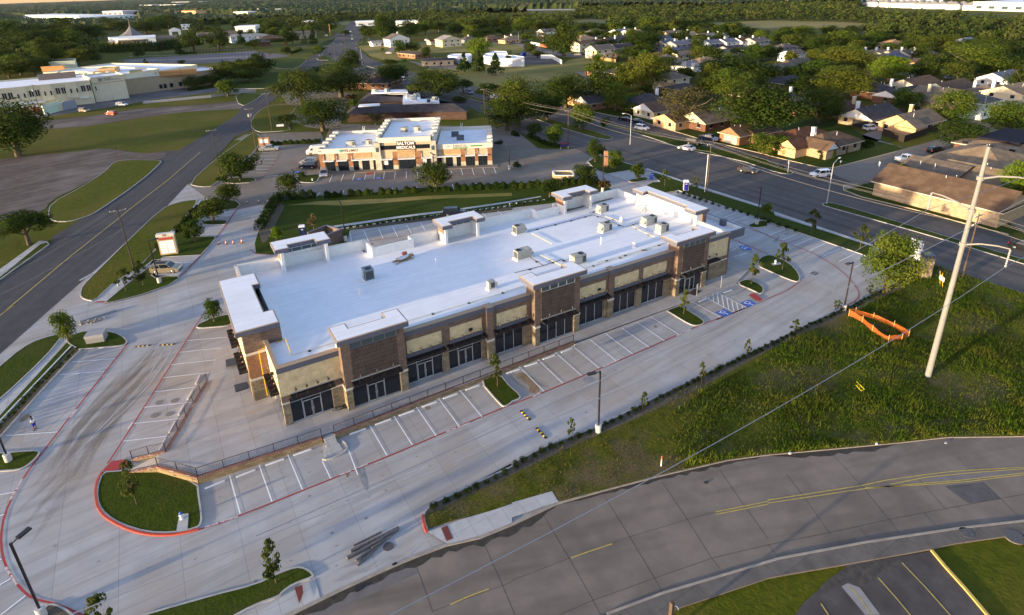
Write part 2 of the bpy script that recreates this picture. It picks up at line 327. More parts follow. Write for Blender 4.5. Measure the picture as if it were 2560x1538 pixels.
island('grass_verge','A1 480,690 600,590 780,590 780,660 690,675 640,720 560,735',smooth=1)
island('grass_verge','A1 -60,1150 0,1050 120,975 370,970 380,1000 250,1140 330,1200 280,1215 150,1225 0,1230',GRASS,smooth=1)
island('grass_verge','B0 1740,300 1990,75 2180,-60 2300,-150 2370,-185 2430,-120 2374,-10 2250,90 1985,320 1860,330',GRASS,smooth=1)
island('lawn','B0 2100,300 2374,285 2374,240 2150,240 2080,260',smooth=1)
island('lawn','B1 385,280 370,230 470,215 590,210 590,240 560,285 480,290',smooth=1)
island('lawn','A1 560,430 650,370 760,340 690,420 600,440',smooth=1)
flat('lawn','A1 0,440 240,440 480,430 560,440 560,500 480,520 330,520 200,500 0,480',GRASS,.036)

flat('lawn','B1 -10,850 20,745 190,460 560,405 850,400 1600,330 2374,310 B2 0,290 330,290 580,285 700,230 800,250 920,350 700,395 470,470 350,480 0,520 B1 2374,540 1640,632 870,728 860,780 830,870 640,885 400,940 170,952 0,945',LAWN,.05)
flat('dry_strip','B1 560,460 1200,435 1600,408 2374,382 2374,410 1600,440 1100,480 800,500 500,490 280,500',DRY,.06)
flat('basin_path','B1 700,690 900,660 1300,600 1800,540 2374,455 B2 0,455 270,410 270,420 0,468 B1 2374,470 1800,556 1300,618 900,680 700,705',CONC2,.065)
flat('mulch_bed','B1 800,715 1640,600 2374,508 2374,532 1640,632 870,722',MULCH,.06)
flat('mulch_bed','B1 20,745 190,465 270,500 100,830 60,850',MULCH,.06)

island('grass_verge','B2 700,95 740,70 800,40 1100,118 1225,165 1222,200 1215,228 1150,182 1080,176 1000,188 880,207 780,172',smooth=0)
flat('parking_bay','B2 880,207 1080,176 1215,228 1060,272',CONC2,.045)
island('lawn','B2 1062,270 1220,232 1285,258 1120,290',smooth=1)
island('grass_verge','B2 1222,325 1300,285 1370,280 1270,200 1400,200 1640,310 2374,540 B3 60,590 980,880 960,960 910,975 880,958 40,668 B2 2374,650 1540,360 1420,385',LAWN,smooth=0)
flat('sidewalk','B2 1640,290 2374,520 B3 60,560 980,870 965,885 60,585 B2 2374,540 1640,306 1250,170 1250,155',CONC2,.16)
island('lawn','B2 2165,688 2300,640 2374,648 B3 0,650 0,690 B2 2374,695 2250,712',smooth=1)
island('lawn','C0 1812,218 1850,185 1960,140 2100,100 2150,110 2160,190 2100,212 1980,222 1850,232',smooth=1)
island('lawn','B3 0,955 80,975 200,1035 280,1120 300,1180 290,1205 250,1210 120,1160 0,1105 -100,1060 -90,990',smooth=1)
island('lawn','Z6 1722,925 1890,855 2000,890 2102,940 2160,1000 2160,1060 2102,1100 2000,1040',smooth=1)
island('lawn','Z6 615,1325 700,1290 810,1258 900,1290 1000,1350 1150,1440 C2 1785,165 1780,190 1720,210 1650,200 1500,110',smooth=1)
island('lawn','C1 2065,712 2180,665 2260,650 2374,790 C2 0,780 78,850 82,885 0,915 C1 2374,925 2310,962 2270,950',smooth=1)

FIELD=P('D1 1560,600 1555,560 1600,490 1740,405 C1 2374,1500 D1 2374,110 C2 0,1484 350,1312 600,1205 770,1150 1010,1020 1300,885 1700,690 2120,490 2374,370 C3 360,190 700,40 B3 730,1445 860,1370 1190,1215 1112,1165 1300,1080 1480,1030 1640,1085 2374,1320 3000,1520 C3 3000,1230 2374,1232 1650,1242 1200,1295 0,1405 D2 2000,50 1350,200 820,338 440,440 370,345 0,450 D1 2200,520 1880,600 1590,693')
struct('vacant_field',MB().poly(FIELD,.12),mat('field_grass',(.055,.066,.006),(.10,.095,.012),1.1,.95,.9,9,kind='grass',c3=(.115,.085,.04),s3=.16,t3=(.48,.66)))
flat('planting_strip','D1 1560,560 1600,490 1740,405 2374,110 C2 0,1484 350,1312 770,1150 1300,885 1700,690 2120,490 2374,370 C3 360,190 700,40 B3 730,1445 860,1370 1190,1218 1250,1260 900,1440 C3 780,75 400,255 0,440 C2 1800,760 1200,1050 600,1310 D2 0,190 D1 2250,250 2000,370 1700,520',MULCH,.128)
struct('kerb',MB().ribbon(P('B3 1190,1213 860,1372 730,1447 C3 700,42 360,192 0,372 C2 1700,692 1300,887 770,1152 340,1314 0,1486 D1 2374,112 1740,407 1640,455 1575,520 1552,570 1565,640 1588,698'),.2,0,.15),KERB)
struct('red_kerb',MB().ribbon(P('D1 1548,560 1555,620 1570,680 1588,722'),.22,.02,.165),KERBRED)
struct('kerb',MB().ribbon(P('D1 -400,1820 330,1478 780,1256 1150,1086 1450,956 1770,836 2080,766 2374,646 D2 430,446 820,336 1350,196 2000,46 2374,-4 C3 1200,1286 1650,1236 2374,1226 3000,1226'),.32,0,.10),mat('kerb_old',(.36,.31,.25),(.27,.23,.19),1,.9))
struct('kerb',MB().ribbon(P('D2 880,1484 1400,1290 2374,1000 D3 100,970 900,820 1760,690 2374,620 3000,515'),.2,0,.17),mat('kerb_old',(.36,.31,.25)))
flat('sidewalk','D1 -200,1640 0,1480 230,1330 430,1215 550,1150 600,1345 370,1430 D1 0,1600',CONC2,.045)
flat('sidewalk','D1 1590,720 1720,680 1890,610 D1 2200,520 2374,462 D2 0,450 370,345 430,440 0,590 D1 2374,640 2080,755 1800,830 1770,830',CONC2,.135)
island('lawn','D1 -1300,1560 -400,1300 0,1200 200,1100 380,1035 470,1055 530,1100 545,1140 350,1210 245,1285 230,1320 0,1400 -300,1560',smooth=1)
island('mulch_bed','D0 370,1500 420,1410 480,1380 560,1400 650,1450 760,1560 400,1600',MULCH,smooth=1)

island('median','A2 215,1080 300,1090 560,1160 900,1260 950,1290 850,1300 600,1230 240,1120',GRASS,smooth=1)
island('median','A2 740,1120 900,1150 1380,1255 1700,1340 2374,1484 B3 0,90 100,130 230,185 235,205 160,210 0,170 A2 2100,1484 1600,1390 1200,1250 900,1170',LAWN,smooth=1)
island('median','B3 495,485 560,470 700,500 1100,620 1500,740 2374,1000 3000,1190 3000,1240 2374,1045 1500,780 900,610 520,505',LAWN,smooth=1)
island('median','A1 1340,690 1480,740 1540,750 1400,740',GRASS,smooth=1)
island('median','A1 1870,860 2000,900 2374,985 2374,1010 2100,950 1880,890',GRASS,smooth=1)
island('median','A1 975,590 1180,650 1190,660 990,605',GRASS,smooth=1)
island('median','A1 780,400 850,345 855,360 800,415',GRASS,smooth=1)
island('grass_verge','A1 920,410 985,340 990,400 930,415',GRASS,smooth=1)
flat('yard_grass','A2 760,1040 1240,1140 1740,1290 2374,1440 B3 0,35 480,148 600,140 B3 1190,-15 A3 1250,1380 1180,1350 1130,1340 900,1290 600,1000 A2 1900,900 1000,880 620,880 700,980',LAWN,.05)
flat('yard_grass','B3 700,320 860,280 1300,110 1640,0 A3 2374,1260 B3 2374,700 2310,740 2230,765 1860,676 1400,546 860,416 720,370',LAWN,.05)
struct('kerb',MB().ribbon(P('A2 760,1040 1240,1140 1740,1290 2374,1440 B3 0,35 480,148 600,150 1190,0'),.2,0,.14),mat('kerb_tan',(.5,.40,.25)))
struct('kerb',MB().ribbon(P('B3 830,300 700,320 700,355 860,418 1400,548 1860,678 2230,768'),.2,0,.14),mat('kerb_tan',(.5,.40,.25)))
flat('front_walk','B3 690,305 1500,90 1520,110 800,330 700,360',TANC,.06)
flat('driveway','B3 2000,470 2374,600 2374,760 2300,700 2100,580 1960,520',TANC,.06)
# - painted lines
rl=MB()
def red(s,w=.16,n=1):rl.ribbon(sm(P(s),n,False),w,.055)
red('D0 1850,690 2374,500 D1 0,505 700,218 1050,1484',n=0)if False else None
rl.ribbon(P('D0 1850,692 2050,632 2374,503 D1 0,505 1262,0 C1 1640,1240 2374,930 C2 0,935 300,820 1000,525 1700,218 2260,3 Z6 1430,1484 2102,1215'),.15,.055)
red('C0 1190,365 1070,515 650,1050 395,1380 D0 290,110 190,260 130,360 40,560 8,750 20,930 80,1090 180,1230 300,1335 500,1378 640,1430 790,1500',.17)
red('C0 1905,65 1490,720 1230,1130 1000,1484',.15,0)
red('B3 -300,640 0,778 200,860 400,930 560,1020 700,1120 800,1230 848,1310 830,1370 720,1430',.13)
red('B3 -100,1410 0,1362 150,1300 240,1245 305,1190',.13)
red('B2 780,172 1060,272 1200,330 1790,560 2000,650 2374,772',.13,0)
red('B2 2020,800 2374,950 B3 0,962',.13,0)
red('B0 2225,490 2110,660 2010,790 1870,962 1650,1185 1500,1255 1250,1335 980,1408',.2)
red('B0 2320,905 2374,945 B1 0,945 160,958',.16)
red('B1 1000,835 1350,785 1640,740',.12,0)
red('S -100,905 220,890 800,870 1500,845 2374,800',.13,0);red('S 60,1030 700,995 1400,955 2374,905',.13,0)
red('B1 235,0 80,220 0,275',.14,0);red('B1 445,45 350,205',.14,0)
red('A2 640,1395 300,1484 B2 150,90 105,150 80,180 0,200',.14)
struct('fire_lane_lines',rl,RED)
struct('red_kerb',MB().ribbon(sm(P('D0 950,160 905,240 888,330 893,400 905,475 945,545 1000,595 1120,662 1240,710 1380,742 1500,748 1620,742 1750,716 1840,694'),1,False),.2,.02,.156),KERBRED)
struct('gutter',MB().ribbon(P('B0 1488,568 1120,895 905,1105 740,1195'),.55,.056,.064),KERB)
wl=MB()
def lines(code,pts,w=.11,z=.058):
 for a in pts:wl.ribbon([at(code,*a[:2]),at(code,*a[2:])],w,z)
lines('D0',[(2130,195,2228,548)])
lines('D1',[(30,95,148,435),(295,0,430,322),(615,60,692,220)])
lines('C1',[(855,1350,945,1590),(1045,1115,1215,1408),(1270,1030,1450,1312),(1480,950,1670,1225),(1685,870,1885,1140),(1885,798,2095,1050)])
lines('C2',[(65,585,295,812),(235,515,470,738),(400,452,642,667),(560,392,808,598),(718,330,965,530),(865,277,1120,468),(1008,220,1268,403),(1155,172,1412,345),(1287,122,1552,290)])
lines('Z6',[(1040,1200,1490,1450),(1240,1130,1690,1370),(1435,1060,1890,1300),(1310,1130,1315,1165),(1375,1095,1385,1205),(1440,1065,1462,1240),(1510,1100,1545,1290),(1590,1150,1618,1330),(1665,1190,1698,1360),(1740,1230,1765,1335),(1820,1262,1832,1310)])
lines('C0',[(1735,343,2105,312),(1665,452,2060,410),(1590,567,1998,522),(1515,688,1940,640),(1430,820,1810,775),(1340,962,1770,915),(1245,1112,1685,1065),(1145,1276,1550,1230),(670,542,1070,510),(560,660,970,628),(60,1225,535,1190)])
lines('D0',[(-60,380,130,348),(-60,580,40,555),(-60,980,15,968),(-40,1230,100,1150),(10,1484,240,1305)])
lines('B0',[(1850,600,2150,592),(1800,742,2055,737),(1540,1035,1795,1032),(1440,1100,1745,1095)],z=.15)
lines('B1',[(870,740,890,840),(1000,735,1045,830),(1135,712,1180,805),(1268,698,1315,790),(1398,680,1440,755),(1525,660,1570,730),(2100,570,2140,610),(2240,550,2290,590)])
lines('B2',[(1490,400,1590,360),(1590,460,1690,415),(1680,500,1790,460),(1760,540,1890,495),(1860,580,1980,530),(1950,615,2080,565),(2040,650,2190,600),(105,530,160,570),(0,550,50,600),(2010,900,2040,860),(2040,915,2100,880),(2060,975,2240,915),(2090,870,2150,860)])
lines('Z3',[(1660,1235,1690,1320),(1700,1230,1750,1320),(1740,1225,1800,1300),(1790,1225,1840,1280),(1660,1350,1880,1270),(1850,1484,2110,1380)],.1)
lines('B3',[(10,775,160,715),(130,820,280,760),(245,870,405,805),(380,920,535,850),(510,970,665,900),(655,1020,800,950),(800,1075,885,1030),(955,1130,990,1115)])
lines('S',[(225,905,262,812),(372,895,410,803),(520,883,553,797),(672,875,700,785),(795,868,808,785),(920,860,933,775),(1062,858,1073,770),(1213,855,1215,762),(1357,850,1357,757),(1790,760,1800,790),(1915,727,1940,815),(2055,720,2085,812),(2195,715,2228,806),(2335,708,2370,797),(410,1015,400,1040),(565,1010,555,1040),(725,1000,715,1050),(880,990,870,1030),(1035,980,1030,1020),(1190,968,1190,1010),(1345,960,1350,1005),(1505,950,1505,1000),(1805,935,1825,1000),(1955,925,1970,970),(2105,920,2125,960),(2255,915,2280,960),(2405,910,2425,950),(680,870,800,845),(680,855,800,830),(690,840,800,815),(690,825,790,805)],.14)
lines('B1',[(0,12,170,0),(0,40,200,38),(0,75,190,70),(0,105,180,103),(0,132,150,135),(0,165,130,162),(0,195,110,192),(75,235,345,205),(90,225,330,215),(560,415,595,378),(695,400,708,370)],.13)
for yy in(500,530,566):
 for x in range(1200,2360,30):
  q=at('A0',x,yy-(x-1200)*.035+(6 if yy>560 else 0));wl.ribbon([q,(q[0]+2,q[1]+7)],.28,.058)
struct('parking_stripes',wl,LINE)
yl=MB()
yl.ribbon(P('B0 40,1484 660,965 1060,650 1180,550 1560,260 1860,0'),.22,.05)
yl.ribbon(P('C0 -300,220 0,110 150,0 B0 40,1484'),.22,.05)
for s in('D2 1885,530 2374,432 D3 0,420 870,285 1100,235 1450,185 1750,150 2374,115','D2 1895,552 2374,458 D3 0,448 870,318 1420,265 1800,235 2374,168','D2 545,957 720,895 930,825','D1 1800,1390 1980,1310 2160,1243','D3 1130,275 1480,205 1900,165 2374,130','D3 900,305 1450,278 1850,248 2374,184'):yl.ribbon(P(s),.12,.05)
struct('centre_lines',yl,YEL)

cj=MB()
for s in('D1 2090,770 2280,1200 2400,1484','D1 1490,1040 1580,1290 1640,1460','D2 300,575 530,960 750,1350 820,1480','D2 860,390 1090,760 1320,1145 1390,1260','D2 1390,250 1625,600 1850,960 1930,1060','D2 1930,150 2160,480 2374,780','D3 170,180 340,400 580,740','D3 600,0 860,280 1120,600 1220,730','D3 1300,130 1450,280 1640,500','D3 1750,20 1860,130','D3 1980,250 2160,410 2330,580','D3 0,830 100,960','D3 850,680 930,770','D3 1450,540 1550,650',
'D2 0,1165 530,960 1090,760 1625,600 1885,530','D2 440,1484 750,1350 1320,1145 1850,960 2374,835','D3 0,835 580,720 1120,600 1640,500 2160,405 2374,365','D1 1640,1450 2374,1180 D2 0,1165'):cj.ribbon(P(s),.032,.042)
struct('road_joints',cj,mat('joint_dark',(.055,.046,.04),None,1,.9))
gm=MB()
rnd=random.Random(5)
def wob(s,w0,w1,z,step=.7):
 p=resample(P(s),step);q=[];n=len(p)
 for i in range(n):
  a=Vector(p[max(0,i-1)]);b=Vector(p[min(n-1,i+1)]);t=(b-a).normalized();nn=Vector((t.y,-t.x));e=min(1,i/4,(n-1-i)/4)
  q.append(Vector(p[i])+nn*(w0+(w1-w0)*rnd.random())*e)
 gm.poly([tuple(a)for a in p]+[tuple(b)for b in q[::-1]][1:-1],z)
wob('D1 -100,1700 330,1488 780,1266 1150,1096 1450,966 1770,846 2080,776 2374,656 D2 430,456',.45,.95,.044)
wob('D2 430,456 820,346 1350,206 2000,56 2374,6',.25,.6,.044);wob('C3 0,1410 500,1370 1200,1300',.4,.75,.044)
wob('D3 2374,618 1760,686 1560,700 900,815 100,965 D2 2374,990 1400,1282 880,1470'[:],-.5,-.2,.044)
struct('gutter_mud',gm,mat('mud',(.035,.028,.02),(.06,.048,.035),2,.7))
flat('road_patch','D3 1640,290 2000,255 2160,410 1860,450 1760,380',mat('patch_dark',(.085,.08,.08),(.12,.11,.105),.9,.9),.041)
flat('road_patch','D3 1500,200 2200,140 2290,165 2200,200 1700,245 1500,262',mat('patch_pale',(.21,.185,.165),(.17,.15,.14),.8,.9),.041)
flat('road_patch','D1 330,1500 780,1300 1150,1130 1420,1020 1470,1030 1500,1100 1200,1230 850,1400 640,1500',mat('patch_pale2',(.17,.15,.14),(.14,.125,.118),.8,.9),.040)

tk=MB();rnd=random.Random(77)
for s in('C0 1640,330 1560,500 1380,760 1150,1000 800,1300','C0 1560,300 1480,520 1280,800 1000,1080 700,1400','C1 1100,1484 1500,1330 2000,1130 2374,980','C2 0,1050 500,840 1100,590 1700,330 2300,80','C2 100,1170 600,950 1200,690 1800,430','D1 300,620 700,470 1100,300 1500,130','B3 150,1120 300,1010 500,1060 640,1180 600,1300','B3 200,1200 330,1080 480,1120 580,1220','D1 1400,980 1500,820 1640,760 1700,770'):
 tk.ribbon(sm(P(s),3,False),.17,.0285)
struct('tyre_marks',tk,mat('tyre_mark',(.34,.325,.31),(.43,.42,.41),.7,.9,0,6))
sp=MB();LOT=P('D0 400,1300 C0 300,900 1500,250 B0 2200,700 C0 1900,500 D0 1200,100 D1 0,100 C2 0,560 1300,60 Z6 1600,1050 B3 150,700 800,1250 C3 300,100 C2 2000,400 700,1080 D2 0,80 D1 1500,420 1300,900 500,1150')
a=min(p[0]for p in LOT);b=max(p[0]for p in LOT);c=min(p[1]for p in LOT);d=max(p[1]for p in LOT);k=0
while k<330:
 x,y=rnd.uniform(a,b),rnd.uniform(c,d)
 if not inpoly(x,y,LOT)or(-9<x<74 and 54<y<88):k+=.02;continue
 r=rnd.choice((.04,.06,.08,.1,.16));e=rnd.uniform(.4,1);t0=rnd.uniform(0,6);sp.poly([(x+r*rnd.uniform(.7,1.2)*cos(t),y+r*e*rnd.uniform(.7,1.2)*sin(t))for t in[i*pi/4 for i in range(8)]],.0275+.000004*k);k+=1
struct('oil_spots',sp,mat('oil_spot',(.20,.19,.185),(.30,.28,.26),3,.8))
st=MB()
for s in('D1 930,110 990,100 1010,170 1035,260 1040,350 1000,300 965,220 945,160','B3 40,830 100,775 110,790 80,840','B3 130,845 250,820 330,790 320,805 200,850','B3 150,760 190,745 200,760 160,775','C2 650,690 740,670 770,710 720,740 670,720'):st.poly(sm(P(s),2),.030)
struct('oil_stains',st,mat('stain',(.22,.21,.215),(.28,.27,.27),2,.8))
bs=MB()
for s in('C2 40,640 120,640 200,700 260,780 240,830 150,830 170,760 90,700','C2 1310,200 1345,205 1350,220 1320,222','C0 170,1080 250,1020 290,1030 240,1080 190,1100','D1 835,165 860,165 858,208 835,205','D1 870,222 890,225 880,233','B1 1060,840 1090,850 1080,870 1060,860','C1 1560,960 1600,945 1620,970 1590,990'):bs.poly(sm(P(s),1),.031)
struct('mud_stains',bs,mat('stain_brown',(.20,.13,.07),(.30,.22,.15),3,.9))
dm=mat('dust_streak',(.27,.215,.15),(.20,.165,.125),.8,.9);_n=dm.node_tree;_t=_n.nodes.new('ShaderNodeBsdfTransparent');_m=_n.nodes.new('ShaderNodeMixShader');_m.inputs[0].default_value=.89;_n.links.new(_n.nodes['Principled BSDF'].outputs[0],_m.inputs[1]);_n.links.new(_t.outputs[0],_m.inputs[2]);_n.links.new(_m.outputs[0],_n.nodes['Material Output'].inputs[0])
sw_=MB();zz=.0262
for s,sp_,cnt in(('C0 1560,400 1350,640 1080,930 850,1200 700,1440 D0 620,200 400,440 200,700 60,900',1.3,16),('C0 1500,330 1300,560 1000,860 760,1130 560,1420',1.6,10),('D1 1560,820 1200,900 1000,1020 700,1130',.8,6),('C2 -40,640 120,740 300,830',.7,6),('C0 2100,700 1900,1000 1600,1350',1.2,0)):
 p0=resample(P(s),1.5)
 for i in range(cnt):
  a=rnd.randint(0,max(0,len(p0)//3));b=rnd.randint(len(p0)*2//3,len(p0));q=p0[a:b];o_=rnd.gauss(0,sp_);w_=rnd.uniform(.3,1.3);n_=len(q)
  if n_<3:continue
  L_=[];R_=[]
  for j in range(n_):
   t=(Vector(q[min(n_-1,j+1)])-Vector(q[max(0,j-1)])).normalized();nn=Vector((-t.y,t.x));e=abs(sin(pi*j/(n_-1)))**.6;c=Vector(q[j])+nn*(o_+.35*sin(j*.5+i));L_.append(c+nn*w_*e*.5);R_.append(c-nn*w_*e*.5)
  sw_.poly([tuple(v)for v in L_]+[tuple(v)for v in R_[::-1]][1:-1],zz);zz+=.00003
struct('tyre_dust',sw_,dm)
#  THE NEW SHOPPING STRIP
FAS=mat('fascia_blue',(.115,.12,.155),(.10,.105,.135),3,.55)
TAN=mat('tan_trim',(.38,.27,.17),None,1,.6)
ROOFW=mat('roof_white',(.84,.83,.83),(.78,.77,.78),.8,.9,0,6,c3=(.72,.71,.70),s3=.15,t3=(.5,.8),streak=(0,.05,3.0,(.58,.56,.54),.35),kind='joints',bw=30,bh=3.1,mj=.86,sv=.975)
WALLW=mat('parapet_white',(.78,.77,.73),(.70,.69,.66),1.5,.7)
BRB=mat('brown_brick',(.215,.14,.095),(.125,.085,.065),kind='brick',bw=.4,bh=.13,mort=(.24,.20,.17),rough=.9)
BRO=mat('orange_brick',(.34,.17,.085),(.24,.115,.06),kind='brick',bw=.4,bh=.13,mort=(.30,.22,.16),rough=.9)
RIB=mat('ribbed_brick',(.17,.135,.10),(.13,.10,.08),kind='brick',bw=.16,bh=.5,mort=(.07,.055,.05),rough=.9)
BEI=mat('beige_brick',(.72,.58,.34),(.66,.53,.31),kind='brick',bw=.5,bh=.2,mort=(.52,.44,.28),rough=.9)
STO=mat('stone_base',(.33,.27,.17),(.20,.165,.115),kind='brick',bw=.7,bh=.28,mort=(.16,.13,.10),rough=.95)
CAP=mat('stone_cap',(.62,.59,.52),(.52,.49,.43),2,.8)
GLS=mat('dark_glass',(.012,.016,.022),None,1,.08,spec=.6)
GLC=mat('clerestory_glass',(.06,.085,.095),None,1,.12,spec=.6)
ALU=mat('aluminium',(.55,.56,.57),None,1,.4,metal=.6)
BLK=mat('black_metal',(.018,.016,.018),(.03,.025,.028),6,.5)
DKB=mat('canopy_metal',(.012,.010,.012),(.02,.016,.018),3,.5)
PIPEY=mat('pipe_yellow',(.62,.40,.02),None,1,.5)
OX,OY=38.0,70.0
SLO=.0088
bld=empty('shopping_strip',(OX,OY,.75-SLO*(OX-5)),0,'long new shopping strip with flat white roof and brown brick towers','building')
bld.rotation_euler=(0,SLO,0)
class BB(MB):
 def __init__(s):super().__init__(OX,OY,0)
 def b(s,name,m_,par=None):return s.build(name,m_,par or bld)
class EB:
 """every box is a part of its own"""
 def __init__(s,name,m_):s.n=name;s.m=m_
 def box(s,*a):BB().box(*a).b(s.n,s.m)
def bz(x):return.75-SLO*(x-5)
YF,ZP=57.9,7.25

dk=BB()
def rz(y):return 7.02-(y-58)/26*1.32
out=[(5.4,58.1),(73,57.7),(73,84.0),(30.3,84.0),(30.3,82.6),(23.9,82.6),(23.9,86.5),(5.4,87.5)]
dk.quad(*[(x,y,rz(y))for x,y in out]);dk.b('roof',ROOFW)

pw=BB()
def wall(a,b,z0,z1,t=.3,mb=None):(mb or pw).ribbon([a,b],t,z0,z1)
for a,b in(((5.25,63.4),(5.25,87.6)),((5.1,87.5),(24.05,86.6)),((23.9,86.6),(23.9,82.6)),((23.75,82.7),(30.5,82.7)),((30.35,82.7),(30.35,84.1)),((30.2,84.0),(53.4,83.8)),((53.3,83.8),(53.3,82.2)),((53.2,82.2),(58,82.2)),((58,84),(73.1,84)),((72.9,84.0),(72.9,57.8))):
 BB().ribbon([a,b],.3,-1.0,ZP).b('parapet',WALLW)
cp=BB()
for a,b in(((5.22,63.4),(5.22,87.6)),((5.0,87.53),(24.05,86.63)),((23.93,86.6),(23.93,82.6)),((30.2,84.03),(53.4,83.83)),((72.93,84.0),(72.93,57.8))):BB().ribbon([a,b],.42,ZP+.003,ZP+.06).b('parapet_cap',mat('cap_buff',(.66,.60,.50),None,1,.6))

fb=EB('fascia',FAS);br=EB('brick_wall',BRB);be=EB('sign_panel',BEI);so_=EB('stone_base',STO);ca=EB('stone_cap',CAP);lb=EB('lintel_beam',FAS)
TR=EB('parapet_trim',TAN)
def bay(x0,x1,y=57.55,fas=True):
 """upper wall between two towers: lintel beam, brick field, fascia"""
 br.box(x0,x1,y,y+.35,3.3,6.62)
 fb.box(x0,x1,y-.12,y+.5,6.62,ZP);TR.box(x0,x1,y-.16,y+.54,ZP+.002,ZP+.06)
bay(5.1,11.6,57.9);bay(18.85,29.5,57.5);bay(30.3,36.2,57.3);bay(43.25,48.7,57.15);bay(49.5,61.0,57.15);bay(67.35,73.15,57.35)
def panel(x0,x1,y,z0=4.25,z1=5.95):be.box(x0,x1,y-.05,y+.1,z0,z1)
be.box(5.07,11.6,57.83,57.95,3.75,6.6)
be.box(67.4,72.85,57.28,57.5,3.55,6.6)
for x0,x1,y in((19.2,23.6,57.5),(24.7,29.0,57.5),(31.0,35.4,57.3),(43.6,48.2,57.15),(49.8,54.2,57.15),(55.1,59.6,57.15)):
 panel(x0,x1,y)
 lb.box(x0-.1,x1+.1,y-.10,y+.1,3.72,4.2)
for x0 in(29.45,48.65):
 br.box(x0,x0+.9,56.9,57.6,2.9,6.75);fb.box(x0-.04,x0+.94,56.78,57.62,6.75,7.4);TR.box(x0-.06,x0+.96,56.76,57.9,7.402,7.46)
 so_.box(x0,x0+.9,56.9,57.6,-.6,2.62);ca.box(x0-.05,x0+.95,56.83,57.62,2.622,2.88)

for x0,x1,y in((5.1,5.85,57.88),(10.35,11.6,57.88),(23.6,24.4,57.5),(28.95,29.42,57.5),(30.38,30.75,57.3),(34.9,36.15,57.3),(43.3,43.6,57.15),(48.05,48.62,57.15),(49.58,49.75,57.15),(53.95,55.05,57.15),(59.5,60.9,57.15),(69.1,73.1,57.35)):
 so_.box(x0,x1,y,y+.5,-.6,2.72);
 if x0 in(5.1,10.35,69.1):ca.box(x0-.02,x1+.02,y-.05,y+.5,2.724,2.9);br.box(x0,x1,y+.01,y+.4,2.9,3.29)
 else:br.box(x0,x1,y+.01,y+.4,2.722,3.29)

def storefront(x0,x1,y,z1=3.3,door=None,n=3,name='storefront',tr=2.55):
 z0=-.05
 s=BB();s.box(x0,x1,y+.16,y+.22,z0,z1);so1=s.b(name,GLS)
 f_=BB();w_=.07
 xs=[x0+(x1-x0)*i/n for i in range(n+1)]
 if door:xs=[x0,door-1.0,door+1.0,x1]if door>0 else xs
 for x in xs:f_.box(x-w_/2,x+w_/2,y+.08,y+.155,z0,z1)
 f_.box(x0,x1,y+.085,y+.152,z0,z0+.12)
 if tr and z1>3.4 or door:f_.box(x0,x1,y+.087,y+.15,tr,tr+.07)
 f_.build('frame',ALU,so1)
 if door:
  d=BB()
  for a,b in((door-.95,door-.03),(door+.03,door+.95)):
   d.box(a,a+.06,y+.03,y+.079,.02,2.3);d.box(b-.06,b,y+.03,y+.079,.02,2.3);d.box(a+.09,b-.09,y+.03,y+.079,2.2,2.3);d.box(a+.09,b-.09,y+.03,y+.079,.02,.2)
  d.box(door-.14,door-.11,y+.0,y+.03,.95,1.25);d.box(door+.11,door+.14,y+.0,y+.03,.95,1.25)
  d.build('door',ALU,so1)
storefront(5.85,10.35,57.95,3.4,8.1);storefront(18.9,23.6,57.6,door=21.3);storefront(24.4,28.95,57.6,door=26.7);storefront(30.75,34.9,57.4,n=3)
storefront(43.6,48.05,57.25);storefront(49.75,53.95,57.25);storefront(55.05,59.5,57.25);storefront(67.4,69.1,57.45,3.4,n=2)

def U(x0,x1,yf,yb,a,b,d):
 return[(x0,yf),(x1,yf),(x1,yb),(x1-b,yb),(x1-b,yb-d),(x0+a,yb-d),(x0+a,yb),(x0,yb)]
def canopy(poly,z0=8.68,z1=9.25):
 c=BB().prism(poly,z0,z1).b('tower_canopy',FAS)
 t=BB().prism(poly,z1+.001,z1+.07,False);t.build('canopy_edge',TAN,c)
 BB().prism(inset(poly,.14),z1+.06,z1+.085,False).build('canopy_top',ROOFW,c)
bands=BB()
def tower(x0,x1,y,yb,door,pier=.95,gl=None,cap=None):

 br.box(x0,x1,y,y+.4,3.3,8.68)
 rb=BB();rb.box(x0+pier,x1-pier,y-.04,y-.002,3.45,7.6);rb.b('ribbed_panel',RIB)
 so1=BB();
 for a,b in((x0,x0+pier*.75),(x1-pier*.95,x1)):
  so_.box(a,b,y-.02,y+.6,-.6,2.6);ca.box(a-.05,b+.05,y-.09,y+.6,2.602,2.85);br.box(a,b,y,y+.5,2.852,3.299)
 for xa,xb in((x0,x0+.35),(x1-.35,x1)):
  (br if True else None).box(xa,xb,y+.41,yb-.6,2.853 if xa==x0 else 3.3,8.68)
  so_.box(xa-.02 if xa==x0 else xa,xb if xa==x0 else xb+.02,y+.61,58.2,-.6,2.6)
  ca.box(xa-.06 if xa==x0 else xa,xb if xa==x0 else xb+.06,y+.61,58.2,2.604,2.851)
 pw2=EB('tower_side_wall',WALLW);pw2.box(x0-.012,x0+.362,58.4,yb-.55,6.9,8.679);pw2.box(x1-.362,x1+.012,58.4,yb-.55,6.9,8.679);pw2.box(x0+.37,x1-.37,y+.41,y+.6,7.0,8.679)

 c=BB().box(x0+pier,x1-pier,y-.06,y-.01,7.72,8.45).b('clerestory_window',GLC)
 f_=BB();n=4
 for i in range(n+1):xx=x0+pier+(x1-x0-2*pier)*i/n;f_.box(xx-.05,xx+.05,y-.10,y-.061,7.7,8.5)
 f_.box(x0+pier,x1-pier,y-.105,y-.062,7.64,7.72);f_.build('frame',ALU if door==0 else FAS,c)
 storefront(x0+pier*.75,x1-pier*.95,y+.12,3.3,door or None,n=4)
 canopy(cap)
